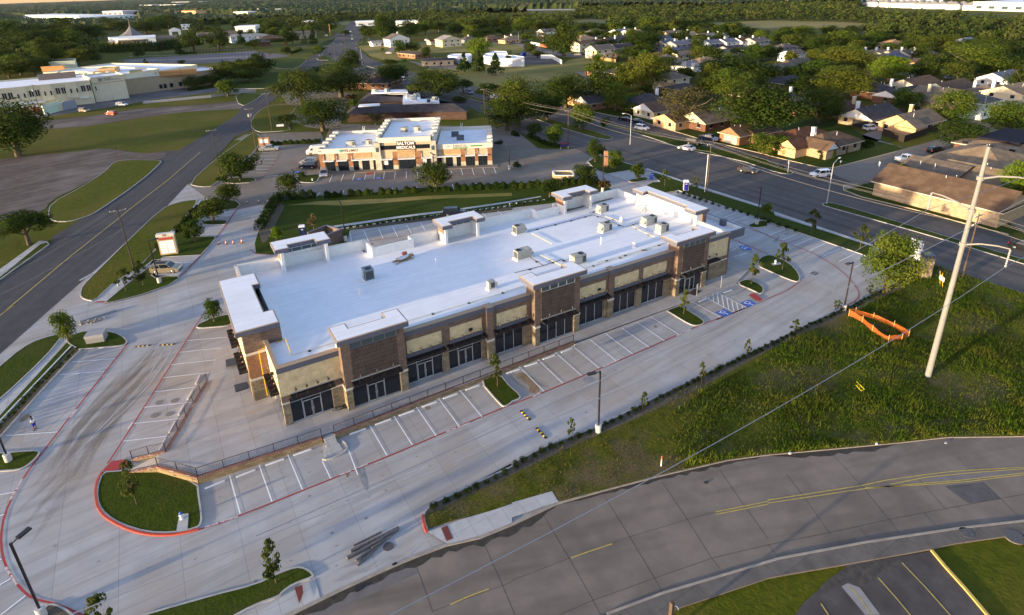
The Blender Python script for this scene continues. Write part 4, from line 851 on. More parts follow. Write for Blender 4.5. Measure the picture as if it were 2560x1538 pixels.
#  TREES AND PLANTS
def leafmat(name,a,b,c=None,rnd_=.22):
 a=(a[0]*.78,a[1]*.86,a[2]*.6);b=(b[0]*.86,b[1]*.92,b[2]*.6);c=(c[0],c[1],c[2]*.7)if c else None
 M=mat(name,a,b,.9,.85,0,2,c3=c,s3=.35,t3=(.45,.7),rnd=rnd_,spec=.15)
 n=M.node_tree.nodes;L=M.node_tree.links;bs=n['Principled BSDF']
 if not bs.get('t'):
  tr=n.new('ShaderNodeBsdfTranslucent');mx=n.new('ShaderNodeMixShader');mx.inputs[0].default_value=.3
  src=bs.inputs['Base Color'].links[0].from_socket;L.new(src,tr.inputs[0]);L.new(bs.outputs[0],mx.inputs[1]);L.new(tr.outputs[0],mx.inputs[2]);L.new(mx.outputs[0],n['Material Output'].inputs[0]);bs['t']=1
 return M
LF=dict(oak=leafmat('leaf_oak',(.030,.050,.010),(.060,.082,.016),(.085,.095,.022)),elm=leafmat('leaf_elm',(.050,.088,.014),(.095,.13,.022),(.13,.14,.03)),lime=leafmat('leaf_lime',(.14,.20,.02),(.20,.24,.03)),gold=leafmat('leaf_gold',(.12,.12,.02),(.075,.10,.018)),bare=leafmat('leaf_dry',(.13,.10,.06),(.09,.08,.04)),
myrtle=leafmat('leaf_myrtle',(.16,.045,.03),(.06,.07,.02)),cone=leafmat('leaf_conifer',(.026,.050,.016),(.048,.075,.02)),young=leafmat('leaf_young',(.055,.075,.02),(.10,.105,.035)),shrub=leafmat('leaf_shrub',(.024,.045,.010),(.05,.072,.018)))
BARK=mat('bark',(.12,.09,.065),(.07,.055,.04),4,.95)
def leafmesh(name,seed,n,leaf,shape='round',clusters=26,cr=.2,flat_=.75):
 """crown of many leaf-sized faces; unit width 1, unit height 1, base at 0"""
 g_=np.random.default_rng(seed)
 cs=[];rs=[]
 while len(cs)<clusters:
  p=g_.uniform(-1,1,3)
  if shape=='round':
   r=np.linalg.norm(p)
   if r>1 or r<.35:continue
   lob=1+.22*sin(3*atan2(p[1],p[0])+seed)+.12*sin(5*atan2(p[1],p[0])+2*seed)
   c=np.array([p[0]*.37*lob,p[1]*.37*lob,.48+p[2]*.40]);
   if c[2]<.28 and hypot(c[0],c[1])<.15:continue
   cs.append(c);rs.append(cr*g_.uniform(.7,1.25))
  elif shape=='umbrella':
   if np.linalg.norm(p[:2])>1:continue
   cs.append(np.array([p[0]*.4,p[1]*.4,.62+.18*p[2]-.25*(p[0]**2+p[1]**2)]));rs.append(cr*g_.uniform(.7,1.2))
  elif shape=='cone':
   z=g_.uniform(0,1)**1.3;R_=.40*(1-z)**.75;a=g_.uniform(0,2*pi);cs.append(np.array([R_*cos(a)*g_.uniform(.4,1),R_*sin(a)*g_.uniform(.4,1),.08+z*.86]));rs.append(cr*(.35+.75*(1-z)))
  elif shape=='oval':
   z=g_.uniform(0,1);R_=.44*sin(pi*min(.97,z*.85+.12))**.7;a=g_.uniform(0,2*pi);k=g_.uniform(.2,1);cs.append(np.array([R_*k*cos(a),R_*k*sin(a),.06+z*.86]));rs.append(cr*g_.uniform(.6,1.1))
  elif shape=='box':
   cs.append(np.array([p[0]*.42,p[1]*.42,.5+p[2]*.36]));rs.append(cr)
 cs=np.array(cs);rs=np.array(rs);ci=g_.integers(0,clusters,n)
 d=g_.normal(size=(n,3));d/=np.linalg.norm(d,axis=1)[:,None]
 rad=g_.uniform(.45,1,n)**.5
 pos=cs[ci]+d*(rs[ci]*rad)[:,None]*np.array([1,1,flat_])
 nr=d+g_.normal(size=(n,3))*.55+np.array([0,0,.25]);nr/=np.linalg.norm(nr,axis=1)[:,None]
 up=g_.normal(size=(n,3));t=np.cross(nr,up);t/=np.linalg.norm(t,axis=1)[:,None];b=np.cross(nr,t)
 sz=leaf*g_.uniform(.6,1.3,n)[:,None];asp=g_.uniform(.5,.9,n)[:,None]
 v=np.stack([pos-t*sz,pos-b*sz*asp,pos+t*sz,pos+b*sz*asp],1).reshape(-1,3)
 v[:,2]=np.maximum(v[:,2],0.0)
 return v
def npmesh(name,v,m_,k=4):
 n=len(v)//k;me=bpy.data.meshes.new(name);me.vertices.add(len(v));me.vertices.foreach_set('co',v.astype(np.float32).ravel())
 me.loops.add(len(v));me.loops.foreach_set('vertex_index',np.arange(len(v),dtype=np.int32));me.polygons.add(n)
 me.polygons.foreach_set('loop_start',np.arange(0,len(v),k,dtype=np.int32));me.polygons.foreach_set('loop_total',np.full(n,k,dtype=np.int32));me.update();me.validate()
 if m_:me.materials.append(m_)
 return me
SHAPE=dict(oak=('round',.20),elm=('round',.19),lime=('round',.17),gold=('round',.17),bare=('round',.15),myrtle=('umbrella',.13),cone=('cone',.20),young=('oval',.14),shrub=('round',.26),live=('umbrella',.15))
CROWN={}
def crown(kind,lod,var):
 k=(kind,lod,var)
 if k not in CROWN:
  sh,cr=SHAPE[kind];n,lf,cl={0:(9000,.017,60),1:(3200,.028,42),2:(1100,.048,26),3:(700,.03,16)}[lod]
  if kind=='young':n,lf,cl={0:(1500,.035,26),1:(700,.045,20),2:(350,.06,14),3:(300,.07,12)}[lod]
  if kind in('bare',):n=int(n*.45)
  if kind=='shrub':cl=14;n=n//2;lf*=1.3
  lm=LF['oak'if kind=='live'else kind]
  CROWN[k]=npmesh('crown',leafmesh('c',hash(kind)%97 if False else sum(map(ord,kind))+var*7+lod,n,lf,sh,cl,cr),lm)
 return CROWN[k]
TRUNK={}
def trunk(var,thin=False,conf=False):
 k=(var,thin,conf)
 if k not in TRUNK:
  rn=random.Random(var+11);m_=MB();r=.022 if thin else.042
  lean=(rn.uniform(-.03,.03),rn.uniform(-.03,.03));top=(lean[0],lean[1],.42)
  if conf:m_.tube((0,0,-.02),(0,0,.9),r*.8,r*.15,7)
  else:
   m_.tube((0,0,-.02),(lean[0]*.5,lean[1]*.5,.2),r*1.25,r*.9,8);m_.tube((lean[0]*.5,lean[1]*.5,.2),top,r*.9,r*.6,7)
   for i in range(6):
    a=i*pi/3+rn.uniform(-.3,.3);z0=rn.uniform(.24,.42);L=rn.uniform(.2,.33);e=(L*cos(a),L*sin(a),z0+rn.uniform(.18,.38));s_=(lean[0]*z0*2,lean[1]*z0*2,z0)
    m_.tube(s_,e,r*.5,r*.2,5);b2=a+rn.uniform(-.8,.8);m_.tube(e,(e[0]+.12*cos(b2),e[1]+.12*sin(b2),e[2]+.14),r*.2,r*.07,4)
  o=m_.build('trunk',BARK);TRUNK[k]=o.data;bpy.data.objects.remove(o)
 return TRUNK[k]
TN=dict(oak='oak_tree',elm='shade_tree',lime='shade_tree',gold='shade_tree',bare='shade_tree',myrtle='flowering_tree',cone='conifer',young='young_tree',shrub='shrub',live='shade_tree')
NT=[0]
def tree(code,x,y,ytop,wpx,kind,label,group=None,name=None):
 """base at photo pixel (x,y); crown top at ytop; crown width in photo pixels (all in the crop's own scale)"""
 s=XC[code][2]if code in XC else K
 bx,by=at(code,x,y);tp=px(code,x,ytop)[1]
 h=max(.5,zat(bx,by,tp));wd=wpx/s*mpp(bx,by);return tree_at(bx,by,h,wd,kind,label,group,name)
def tree_at(bx,by,h,wd,kind,label,group=None,name=None):
 if hypot(bx,by)>150 and kind in('oak','elm','gold','lime','live','bare'):wd*=1.25;h*=1.16
 i=NT[0];NT[0]+=1;dist=hypot(bx,by);sizepx=wd/mpp(bx,by)*.4
 lod=0 if sizepx>38 else 1 if sizepx>17 else 2 if sizepx>8 else 3
 o=empty(name or TN[kind],(bx,by,0.0 if dist>200 else.1),(i*2.4)%6.28,label,'shrub'if kind=='shrub'else 'tree',group)
 c0=.03 if kind in('cone','shrub')else.20 if kind in('young',)else.20 if kind=='live'else.08
 c=bpy.data.objects.new('crown',crown(kind,lod,i%3));COL.objects.link(c);c.parent=o;c.location=(0,0,h*c0);c.scale=(wd*1.10,wd*1.10,h*(1-c0)*1.06)
 if kind!='shrub':
  t=bpy.data.objects.new('trunk',trunk(i%4,kind=='young',kind=='cone'));COL.objects.link(t);t.parent=o;t.scale=(wd,wd,h)
 return o
def trees(code,s,kind,label,group=None):
 """rows 'x y ytop w'"""
 for r_ in s.split(';'):
  a=list(map(float,r_.split()));tree(code,*a,kind,label,group)
T=tree

T('C0',640,345,65,200,'elm','small dark green tree on the lawn tip beside the utility cabinet, left of the drive')
T('C0',1990,170,-40,170,'elm','small dark green tree in the island at the left end of the shops')
T('D0',1270,465,60,190,'young','young tree with thin yellow green crown on the big oval lawn')
T('D1',190,1190,825,270,'young','young staked tree at the rounded lawn tip by the bottom drive')
T('D0',1010,1700,1330,240,'young','young tree cut by the bottom edge of the photo')
T('C1',2240,770,470,150,'young','young staked tree on the small island in the front parking row')
T('Z6',920,1400,1030,200,'young','young tree on the island left of the accessible spaces')
T('Z6',1965,940,480,230,'young','young tree on the island right of the accessible spaces, beside the red ramp')
T('B3',130,1100,830,130,'young','young tree on the oval island with the white hydrant')
T('B3',400,760,540,125,'young','young tree between the parking row and the main road, left of the two')
T('B3',850,910,680,130,'young','young tree between the parking row and the main road, right of the two')
T('B2',1415,320,155,95,'young','young tree on the verge left of the blue portable toilet')
T('B2',1690,375,235,75,'young','young sparse tree on the verge right of the blue portable toilet')
T('B3',1085,1300,735,480,'elm','tall bright tree at the right corner of the lot before the white board')
T('B3',1320,1195,990,140,'young','small tree between the tall corner tree and the tenant sign')
T('B3',-20,620,470,110,'elm','dark small tree beside the black lamp post of the right parking row')
for c,x,y,t,w_,l in(('D2',-30,0,0,0,0),):pass
T('C2',555,1270,1065,95,'young','first sapling from the left in the planting strip beside the front drive');T('C2',1210,990,810,85,'young','second sapling from the left in the planting strip beside the front drive')
T('C2',1755,740,545,80,'young','third sapling from the left in the planting strip beside the front drive');T('C2',2180,500,330,75,'young','fourth sapling from the left in the planting strip beside the front drive')
T('C3',240,290,145,85,'young','fifth sapling from the left in the planting strip, near the orange mesh');T('B3',635,1490,1380,75,'young','sixth sapling from the left, just before the lamp post by the orange mesh');T('B3',940,1350,1230,75,'young','last sapling of the planting strip, nearest the tall corner tree')
T('B0',1170,1290,1080,150,'young','bushy young tree on the verge beside the blue hydrant');T('B0',1330,1240,1030,190,'young','young tree in front of the beige parked car')
T('B0',1815,830,640,215,'oak','round oak right of the white tenant sign');T('B0',1985,650,425,275,'oak','oak on the narrow island between two white bays, left lot');T('B0',2130,500,300,220,'oak','small oak on the lawn tip at the back entrance')
T('B0',2235,265,40,270,'oak','round oak at the corner of the medical lot, beside the dark shrub');T('B0',275,860,520,440,'live','wide spreading tree at the far left edge across the road')
T('B1',315,415,205,210,'oak','small oak at the left end of the basin hedge');T('B1',1655,335,95,330,'oak','round oak in front of the medical building, between two parking rows')
T('B1',195,835,690,110,'lime','small yellow green tree near the blue portable toilet by the basin');T('B1',540,715,575,130,'bare','tall brown bush standing in the sunken lawn')
T('B2',670,280,110,215,'oak','round light green oak beside the brick dumpster enclosure');T('B2',770,95,-90,140,'oak','upright dark tree on the corner verge, left of the brick sign')
T('B2',955,165,-20,160,'elm','upright dark tree on the corner verge, right of the brick sign');T('B2',1160,255,105,140,'oak','small round oak on the tiny island near the blue mailbox')
T('B2',855,370,240,110,'myrtle','reddish brown bush at the drive beside the back corner of the shops');T('B2',755,330,170,90,'young','thin tree behind the rear tower, left of the reddish bush');T('B2',350,420,250,190,'oak','dark tree at the edge of the basin, left of the third rear tower')
T('A2',390,1360,1180,150,'elm','dark shrubby tree on the medical lot corner beside the red and blue sign');T('A2',220,1270,1160,110,'oak','dark bush tree in the planting bed left of the red and blue sign')

T('A0',175,1450,1010,490,'oak','large dark oak at the left edge in the field beyond the dirt lot');T('A1',430,985,690,360,'oak','big dark oak on the right side of the left road, beyond the utility pole')
T('A1',625,1215,940,390,'oak','big dark oak behind the medical building, left one');T('A1',790,900,640,420,'oak','massive dark oak left of the black roofed building');T('A1',880,700,490,200,'oak','dark oak on the wedge of lawn where the two roads meet');T('A1',1260,810,620,240,'oak','dark oak right of the black roofed building')
T('A1',1680,920,680,390,'oak','largest round dark oak beyond the brick medical office');T('A1',310,1160,1065,160,'live','low bare umbrella shaped tree by the small white sign')
T('A1',590,520,430,100,'elm','small round tree on the triangular island at the road fork');T('A1',550,665,620,90,'shrub','dark low bush on the wedge of lawn between the roads');T('A1',880,940,860,120,'myrtle','orange brown bush left of the brick office');T('A1',900,990,930,90,'elm','green bush beside the brick office');T('A1',1160,960,895,170,'myrtle','red crape myrtle at the back of the brick office');T('A1',1450,1100,1020,190,'myrtle','red orange crape myrtle in front of the brick office');T('A1',1110,1160,1050,140,'bare','bare thin tree between the brick office and the white roof');T('A1',1350,1090,1000,160,'oak','dark tree in the court of the brick office');T('A1',1880,950,900,130,'oak','dark shrub tree at the right end of the brick office')
T('A1',2330,1210,950,340,'oak','big dark oak left of the dental parking row beside the main road');T('A1',1560,740,665,120,'oak','small street tree beside the slim pole on the main road median');T('A1',1250,610,550,110,'oak','dark round bush at the first drive of the brick shop');T('A1',1925,860,740,140,'live','street tree on the median left of the white pickup');T('A1',2160,950,780,200,'live','dark street tree on the median between pickup and white car');T('A1',2350,1010,790,190,'elm','bright street tree across the main road from the big oak')
T('A1',1935,670,490,140,'cone','left one of three pointed evergreens on the dry field');T('A1',2065,665,455,150,'cone','middle one of three pointed evergreens on the dry field');T('A1',2225,700,500,155,'cone','right one of three pointed evergreens, standing a little apart')
T('A1',2070,520,370,220,'lime','tall yellow green willow behind the pointed evergreens');T('A1',1330,500,385,100,'elm','small tree in front of the brick shop');T('A1',1180,510,440,50,'young','slim tree beside the lamp post of the shop lot');T('A1',1330,540,490,40,'shrub','tiny bush at the shop lot');T('A1',1440,490,400,150,'oak','dark tree covering the front of the brick shop');T('A1',1385,590,530,70,'shrub','dark round bush at the shop drive');T('A1',1580,640,590,55,'shrub','small bush at the drive of the tan shop');T('A1',1580,540,440,70,'oak','tree at the right end of the brick shop')
T('A1',1210,390,170,200,'oak','tallest tree above the white barn like house by the main road');T('A1',1205,390,255,110,'elm','bright green tree in front of the white house beside the main road');T('A1',1430,370,210,150,'elm','bright tree directly right of the large white house');T('A1',1570,320,205,110,'elm','yellowish tree far behind the townhouse drive');T('A1',2060,380,285,140,'oak','dark tree before the fence of the tan house');T('A1',1835,395,345,60,'shrub','bush at the corner of the cream house')
T('A1',340,420,285,110,'oak','left tree of three on the church front lawn');T('A1',455,415,275,70,'cone','middle narrow tree of three on the church front lawn');T('A1',535,410,255,90,'cone','right pointed tree of three on the church front lawn');T('A1',280,445,385,70,'myrtle','small red brown tree on the corner of the parking lot');T('A1',290,510,445,70,'oak','little dark tree in the gravel corner lot');T('A1',405,480,430,60,'shrub','round bush on the hedge of the corner lot');T('A1',130,520,480,45,'myrtle','small reddish tree in the gravel lot');T('A1',830,330,285,90,'oak','dark street tree on the far median');T('A1',1010,340,240,80,'oak','dark tree at the far kerb of the main road');T('A1',660,310,200,180,'oak','dark tree behind the tall yellow pole');T('A1',200,580,550,45,'shrub','little bush on the striped lawn');T('A1',675,635,600,30,'shrub','tiny bush on the fork lawn')
T('A1',50,690,520,200,'oak','dark oak beside the church drive at the far road bend, upper');T('A1',-10,700,560,240,'oak','dark oak beside the church drive at the far road bend, lower')
T('A0',1310,830,690,210,'oak','dark round oak in front of the white hospital link');T('A0',1810,830,720,170,'oak','dark oak on the hospital parking island, left');T('A0',1970,800,700,170,'oak','dark oak on the hospital parking island, middle');T('A0',2130,775,600,190,'oak','dark oak on the hospital parking island, right');T('A0',2115,895,755,170,'elm','round green tree on the lawn below the hospital lot');T('A0',2230,640,560,110,'oak','small dark tree at the rear right corner of the hospital');T('A0',2330,760,640,200,'oak','dark tree mass at the right end of the hospital hedge');T('A0',2110,640,565,100,'oak','dark tree behind the hospital roof edge')
T('A0',1300,530,405,110,'cone','pointed tree before the long hedge of the church');T('A0',1670,500,385,95,'cone','pointed tree in front of the church wing arch');T('A0',2035,470,285,190,'oak','large dark tree before the brown roofed church hall');T('A0',2240,420,290,90,'cone','narrow tree right of the church hall');T('A0',1800,470,320,200,'oak','dark round tree before the church arch');T('A0',2350,460,370,110,'oak','dark tree at the right side of the church lawn');T('A0',1360,630,550,80,'cone','small pointed tree behind the hospital roof');T('A0',1690,600,560,60,'oak','small round tree behind the tan roof block of the hospital');T('A0',895,575,510,80,'oak','round dark tree beside the church lot');T('A0',1140,600,560,45,'lime','tiny light tree at the hospital rear wall')

rnd=random.Random(8)
for i,(x,y,t,w_)in enumerate([(90,720,600,210),(200,700,520,220),(330,700,540,250),(60,640,470,200),(470,640,380,190),(370,600,400,200),(560,560,430,170),(740,600,450,160),(640,560,410,180),(800,560,440,140),(160,560,380,230),(300,500,300,220),(520,480,290,230),(660,480,300,200),(60,480,360,200),(820,440,360,140),(240,420,250,220),(80,380,200,210),(420,380,230,200),(620,370,190,210),(780,380,240,190),(900,370,250,160),(1010,260,190,170),(1100,290,200,160),(1360,320,210,190),(1480,300,170,170),(1570,270,150,160),(1420,290,215,150)]):
 T('A0',x,y,t,w_,('oak','elm','oak','gold'if i in(6,7)else 'oak')[i%4]if i not in(6,7,9)else 'gold','broad tree crown of the wood on the left above the hospital, crowded by its neighbours','crowded crowns of the wood above the hospital')

for a in[('A2',1220,850,530,330,'gold','tallest olive green tree in the middle of the housing estate'),('A2',1110,800,645,170,'lime','light lime green tree beside the tallest olive one'),('A2',940,690,590,210,'elm','bright green tree in front of the dark long roof'),('A2',800,690,520,110,'elm','upright green tree at the field edge by the alley'),('A2',730,690,600,110,'elm','low green tree at the brick gate post of the alley'),
('A2',60,1180,780,380,'oak','huge dark oak standing at the near kerb of the main road'),('A2',500,1000,740,340,'oak','dark broad oak across the main road, twin crown'),('A2',700,980,860,130,'oak','dark tree in front of the white gabled house'),('A2',325,1115,885,230,'oak','street tree on the median between the lane and slim pole'),('A2',655,1210,995,210,'elm','street tree on the median beside the brown utility pole'),('A2',830,980,690,250,'oak','tall dark tree beside the narrow orange house'),('A2',960,1030,800,220,'elm','round tree with feathery crown in front of the dark roof'),('A2',1110,1060,970,150,'oak','dark tree before the white gabled brown house, left'),('A2',1300,1080,985,170,'oak','dark tree before the white gabled brown house, right'),
('A2',1620,1180,840,420,'bare','large half bare olive tree between two brown houses'),('A2',1830,900,710,240,'gold','yellow green tree right of the pale two storey house'),('A2',2040,920,670,360,'elm','big shade tree above the brick gable'),('A2',2060,760,540,560,'oak','very broad dark tree in the centre of the estate'),('A2',2250,1290,860,600,'oak','spreading dark oak with pale forked trunk beside the brick gable'),('A2',2330,1430,1260,220,'elm','small bright tree near the frontage road, beside the dark pickup'),
('A2',1220,480,310,290,'oak','dense dark tree behind the tan two storey house'),('A2',1090,560,440,230,'oak','dark tree right of the wooden fence of the tan house'),('A2',1290,310,165,230,'elm','tall tree in front of the white long townhouse'),('A2',1690,460,375,200,'oak','dark dome tree among the blue grey townhouses'),('A2',1680,510,470,80,'lime','small lime tree behind the townhouse row'),('A2',1780,520,460,130,'lime','round lime green tree among the townhouses'),('A2',1870,500,455,90,'myrtle','small red tree beside the lime green one'),('A2',2030,300,215,200,'elm','tall dark tree at the end of the townhouse rows'),('A2',1940,450,410,110,'elm','small tree between blue grey roofs'),('A2',2260,560,440,260,'oak','dark mass tree at the right of the townhouses'),
('A2',480,520,250,230,'oak','tall tree at the street corner above the white fence'),('A2',490,520,380,130,'elm','trunked tree beside the street lamp at the corner'),('A2',540,420,350,110,'elm','small bright tree left of the townhouses'),('A2',370,450,370,140,'oak','dark tree at the corner of the brown fence'),('A2',290,390,300,140,'bare','bare brown tree behind the white fence'),('A2',170,490,410,100,'oak','dark hedge tree beside the street, upper'),('A2',235,540,470,90,'oak','dark hedge tree beside the street, lower'),('A2',130,390,310,110,'elm','bushy tree near the tan house at the left'),('A2',100,310,180,170,'elm','tall tree behind the tan house at the left'),('A2',410,240,180,110,'gold','olive tree at the edge of the field'),
('A2',1390,660,540,230,'oak','dark tree above the pale two storey house'),('A2',1240,860,790,120,'elm','dark foliage below the tallest olive tree'),('A2',1400,900,800,150,'myrtle','dark red brown tree in front of the pale house'),('A2',1610,720,640,120,'oak','dark shrubs before the blue grey house'),('A2',870,1190,1090,90,'shrub','dark bush by the frontage road'),
('A3',40,1230,880,260,'oak','dark tree at the left behind the red brown roof'),('A3',100,1420,1270,180,'elm','small tree in front of the hip roofed brick house'),('A3',460,1140,860,360,'oak','dark tree left of the white gabled house'),('A3',300,860,720,220,'oak','dark green tree before two grey roofs'),('A3',680,900,640,420,'gold','large olive tree in the middle of the right estate'),('A3',450,760,580,270,'elm','fresh green tree above left of the large olive one'),('A3',720,680,460,420,'gold','olive brown topped tree row behind the large olive tree'),('A3',420,600,510,160,'elm','round tree left of the olive tree row'),('A3',1120,760,550,330,'lime','bright yellow green tree'),('A3',680,470,300,210,'elm','tall dome tree at the edge of the wood'),('A3',470,480,330,200,'oak','dark tree at the edge of the wood, left of the dome tree'),
('A3',1570,660,500,220,'oak','dark green tree left of the big twin tree'),('A3',1900,720,450,460,'elm','huge twin crowned tree right of the centre'),('A3',1540,490,340,330,'gold','olive tree with brownish top at the wood edge'),('A3',1250,1020,850,260,'elm','tree between the dark long roof and the orange tan house'),('A3',1680,1150,880,330,'elm','green tree at the corner of the cul de sac'),('A3',1760,1400,1150,340,'oak','dense dark round tree beside the big tan apartment roof'),('A3',2230,1250,980,400,'elm','large bright green tree at the right edge'),('A3',2330,900,620,200,'oak','dark tree at the right edge above the cream house'),('A3',1520,960,850,180,'bare','half bare tree in front of the tan long roof'),('A3',2050,560,370,320,'oak','wide dark tree behind the twin tree'),('A3',2300,400,290,240,'gold','yellow green tree at the far right'),('A3',2200,640,500,250,'oak','dark trees behind the grey gable at the right'),('A3',30,560,430,140,'oak','narrow dark tree at the left above the grey complex'),('A3',860,470,350,220,'oak','dark wood edge tree beyond the tan roof row'),
('B3',1210,300,140,160,'gold','small yellowish tree at the brown gable building'),('B3',2280,520,150,300,'lime','bright lime tree behind the big pylon'),('A3',20,1480,1400,60,'shrub','bush at the left corner of the hip roofed house')]:
 T(*a)
for i,(x,y,t,w_)in enumerate([(100,400,290,170),(200,350,260,170),(330,360,250,170),(560,330,250,160),(1000,400,300,180),(1200,420,330,140),(1350,420,330,160),(1700,430,330,170),(1800,400,300,150),(1950,380,290,160),(2120,400,300,150),(1480,330,260,150),(1640,330,270,150),(2330,520,400,140),(1300,330,250,120),(180,330,260,120),(1090,330,240,170),(760,330,250,170),(1840,470,370,150),(1470,370,300,140)]):
 T('A3',x,y,t,w_,('elm','oak','elm','gold')[i%4],'full crown at the wood edge behind the right estate, crowded by its neighbours','crowded crowns at the edge of the wood behind the estate')
for i,(x,y,t,w_)in enumerate([(1060,350,270,130),(1480,330,230,150),(1700,300,215,160),(1860,330,230,180),(2000,350,240,150),(2150,340,260,130),(2290,330,250,140),(1950,300,180,150),(2100,290,170,160),(2280,280,170,160),(60,260,180,110),(160,300,200,130)]):
 T('A1',x,y,t,w_,('oak','elm','oak')[i%3],'dark crown in the belt of trees behind the cream houses, crowded by its neighbours','crowded crowns in the belt behind the cream houses')
for i,(x,y,t,w_)in enumerate([(350,290,200,150),(700,300,215,150),(860,290,225,140),(950,300,215,120),(1080,290,210,120),(1530,280,190,150),(1640,280,200,130),(1800,280,215,150),(1930,290,230,110),(2180,330,255,150),(2290,350,280,150),(250,290,195,120),(560,310,240,120)]):
 T('A2',x,y,t,w_,('elm','oak','gold')[i%3],'crown in the tree belt beyond the townhouses, crowded by its neighbours','crowded crowns in the belt beyond the townhouses')

def hedge(s,wdt,h,label,kind='shrub',name='hedge'):
 pts=resample(P(s)if isinstance(s,str)else s,.5);c=pts[0];g_=np.random.default_rng(len(s)+int(h*10));L=len(pts)*.5
 n=int(min(9000,260*L*(wdt+h)*.7));i=g_.uniform(0,len(pts)-1.001,n);a=np.array(pts);k=i.astype(int);f=(i-k)[:,None];p=a[k]*(1-f)+a[k+1]*f
 t=a[k+1]-a[k];t/=np.linalg.norm(t,axis=1)[:,None]+1e-9;nn=np.stack([-t[:,1],t[:,0]],1)
 wv=1+.22*np.sin(i*1.7)+.15*np.sin(i*.63+1);ang=g_.uniform(0,pi,n);rr_=g_.uniform(.7,1,n)
 off=np.cos(ang)*wdt/2*rr_*wv;z=np.clip(np.sin(ang)*1.35,0,1)*h*rr_*wv
 pos=np.concatenate([p+nn*off[:,None],z[:,None]],1);pos[:,0]-=c[0];pos[:,1]-=c[1]
 nr=np.concatenate([nn*np.cos(ang)[:,None],np.sin(ang)[:,None]],1)+g_.normal(size=(n,3))*.5;nr/=np.linalg.norm(nr,axis=1)[:,None]
 tt=np.cross(nr,g_.normal(size=(n,3)));tt/=np.linalg.norm(tt,axis=1)[:,None];bb=np.cross(nr,tt);sz=(.11+.02*h)*max(1,hypot(*c[:2])/230)*g_.uniform(.6,1.3,n)[:,None]
 v=np.stack([pos-tt*sz,pos-bb*sz*.7,pos+tt*sz,pos+bb*sz*.7],1).reshape(-1,3)
 o=bpy.data.objects.new(name,npmesh('hedge',v,LF[kind]));COL.objects.link(o);o.location=(c[0],c[1],.1)
 return tag(o,label,'hedge')
hedge('B1 35,735 120,580 200,450 560,425',1.7,1.6,'long clipped hedge turning the corner of the sunken lawn')
hedge('B1 640,425 800,415',1.5,1.1,'first short hedge right of the corner hedge along the medical parking row');hedge('B1 860,408 1085,398',1.5,1.1,'second short hedge along the medical parking row');hedge('B1 1140,392 1270,385 1310,385',1.5,1.1,'third short hedge along the medical parking row');hedge('B1 1375,380 1500,375',1.4,1.1,'fourth short hedge along the medical parking row')
hedge('B1 1590,368 1800,362',1.3,.9,'low hedge at the foot of the round oak');hedge('B1 1845,355 2374,335',1.5,1.2,'long hedge right of the round oak');hedge('B2 0,340 300,325 450,315',1.5,1.3,'hedge running to the brick dumpster enclosure');hedge('B2 480,310 700,290 800,300',1.4,1.4,'hedge behind the brick dumpster enclosure')
hedge('B0 1640,760 1740,650 1850,535',1.2,1.1,'hedge between the sidewalk and the white bays of the left lot');hedge('A1 140,1350 600,1320',1.2,1.0,'hedge on the edge of the medical lot behind the pickup');hedge('A1 330,500 420,465',1.6,1.2,'short clipped hedge on the corner lawn')
hedge('A0 880,470 1000,490 1500,470 1640,440',7,6.5,'tall dark screen hedge in front of the church','cone');hedge('A0 1660,508 1820,500',2.5,1.6,'small hedge at the church parking lot');hedge('A0 1750,845 2030,805',1.5,1.1,'clipped hedge on the hospital parking island');hedge('A1 120,395 290,385',3,2,'dark hedge below the brown roofed hall')
hedge('A2 10,1250 60,1270',1.5,1.0,'low bush at the left end of the corner bed');hedge('A2 160,1270 330,1350 440,1370',1.3,.9,'low bushes along the curved bed beside the medical drive');hedge('A3 450,1470 600,1460',2.2,1.8,'clipped box bush at the corner of the hip roofed house');hedge('A3 875,1370 965,1360',2,1.7,'clipped bush at the right end of the hip roofed house')
for x,y,l in((1290,390,'left'),(1400,410,'middle'),(1510,440,'right')):hedge([at('B3',x-25,y-2),at('B3',x+25,y+10)],2.2,1.7,l+' one of three clipped bushes along the tan brick gable building')
T('B3',885,325,290,45,'shrub','small round bush at the street corner');T('B3',1115,310,240,80,'shrub','dark bush at the corner of the brick gable building');T('B3',120,185,130,80,'shrub','round bush on the median tip beside the stop sign')
T('B0',2065,300,215,90,'shrub','dark shrub at the foot of the utility pole by the medical lot');T('B1',425,245,190,85,'shrub','round dark shrub on the island in front of the medical building');T('B2',50,155,90,90,'shrub','round clipped bush on the island at the dental end');T('A1',2245,1360,1300,75,'shrub','round clipped bush beside the right end of the dental building');T('B0',1490,910,840,95,'shrub','dark round bush left of the tenant sign')

def shrubs(s,step,off,w0,h0,label,group,seed=1,lod=2):
 rn=random.Random(seed);p=resample(P(s),step)
 for i,q in enumerate(p):
  a=Vector(p[max(0,i-1)]);b=Vector(p[min(len(p)-1,i+1)]);t=(b-a).normalized();nn=Vector((t.y,-t.x))
  x,y=q[0]+nn.x*off+rn.uniform(-.1,.1),q[1]+nn.y*off+rn.uniform(-.1,.1);wd=w0*rn.uniform(.75,1.35)
  o=bpy.data.objects.new('shrub',crown('shrub',lod,i%3));COL.objects.link(o);o.location=(x,y,.12);o.scale=(wd,wd,h0*rn.uniform(.8,1.3));o.rotation_euler=(0,0,rn.uniform(0,6));tag(o,label,'shrub',group)
shrubs('D1 1640,455 1740,407 2374,112 C2 0,1486 340,1314 770,1152 1300,887 1700,692 2120,490 2374,372 C3 360,192 700,42 B3 730,1447 860,1372 1150,1235',1.05,.55,.62,.55,'low dark shrub in the row along the front drive, between kerb and field grass','shrubs in the planting strip along the front drive')
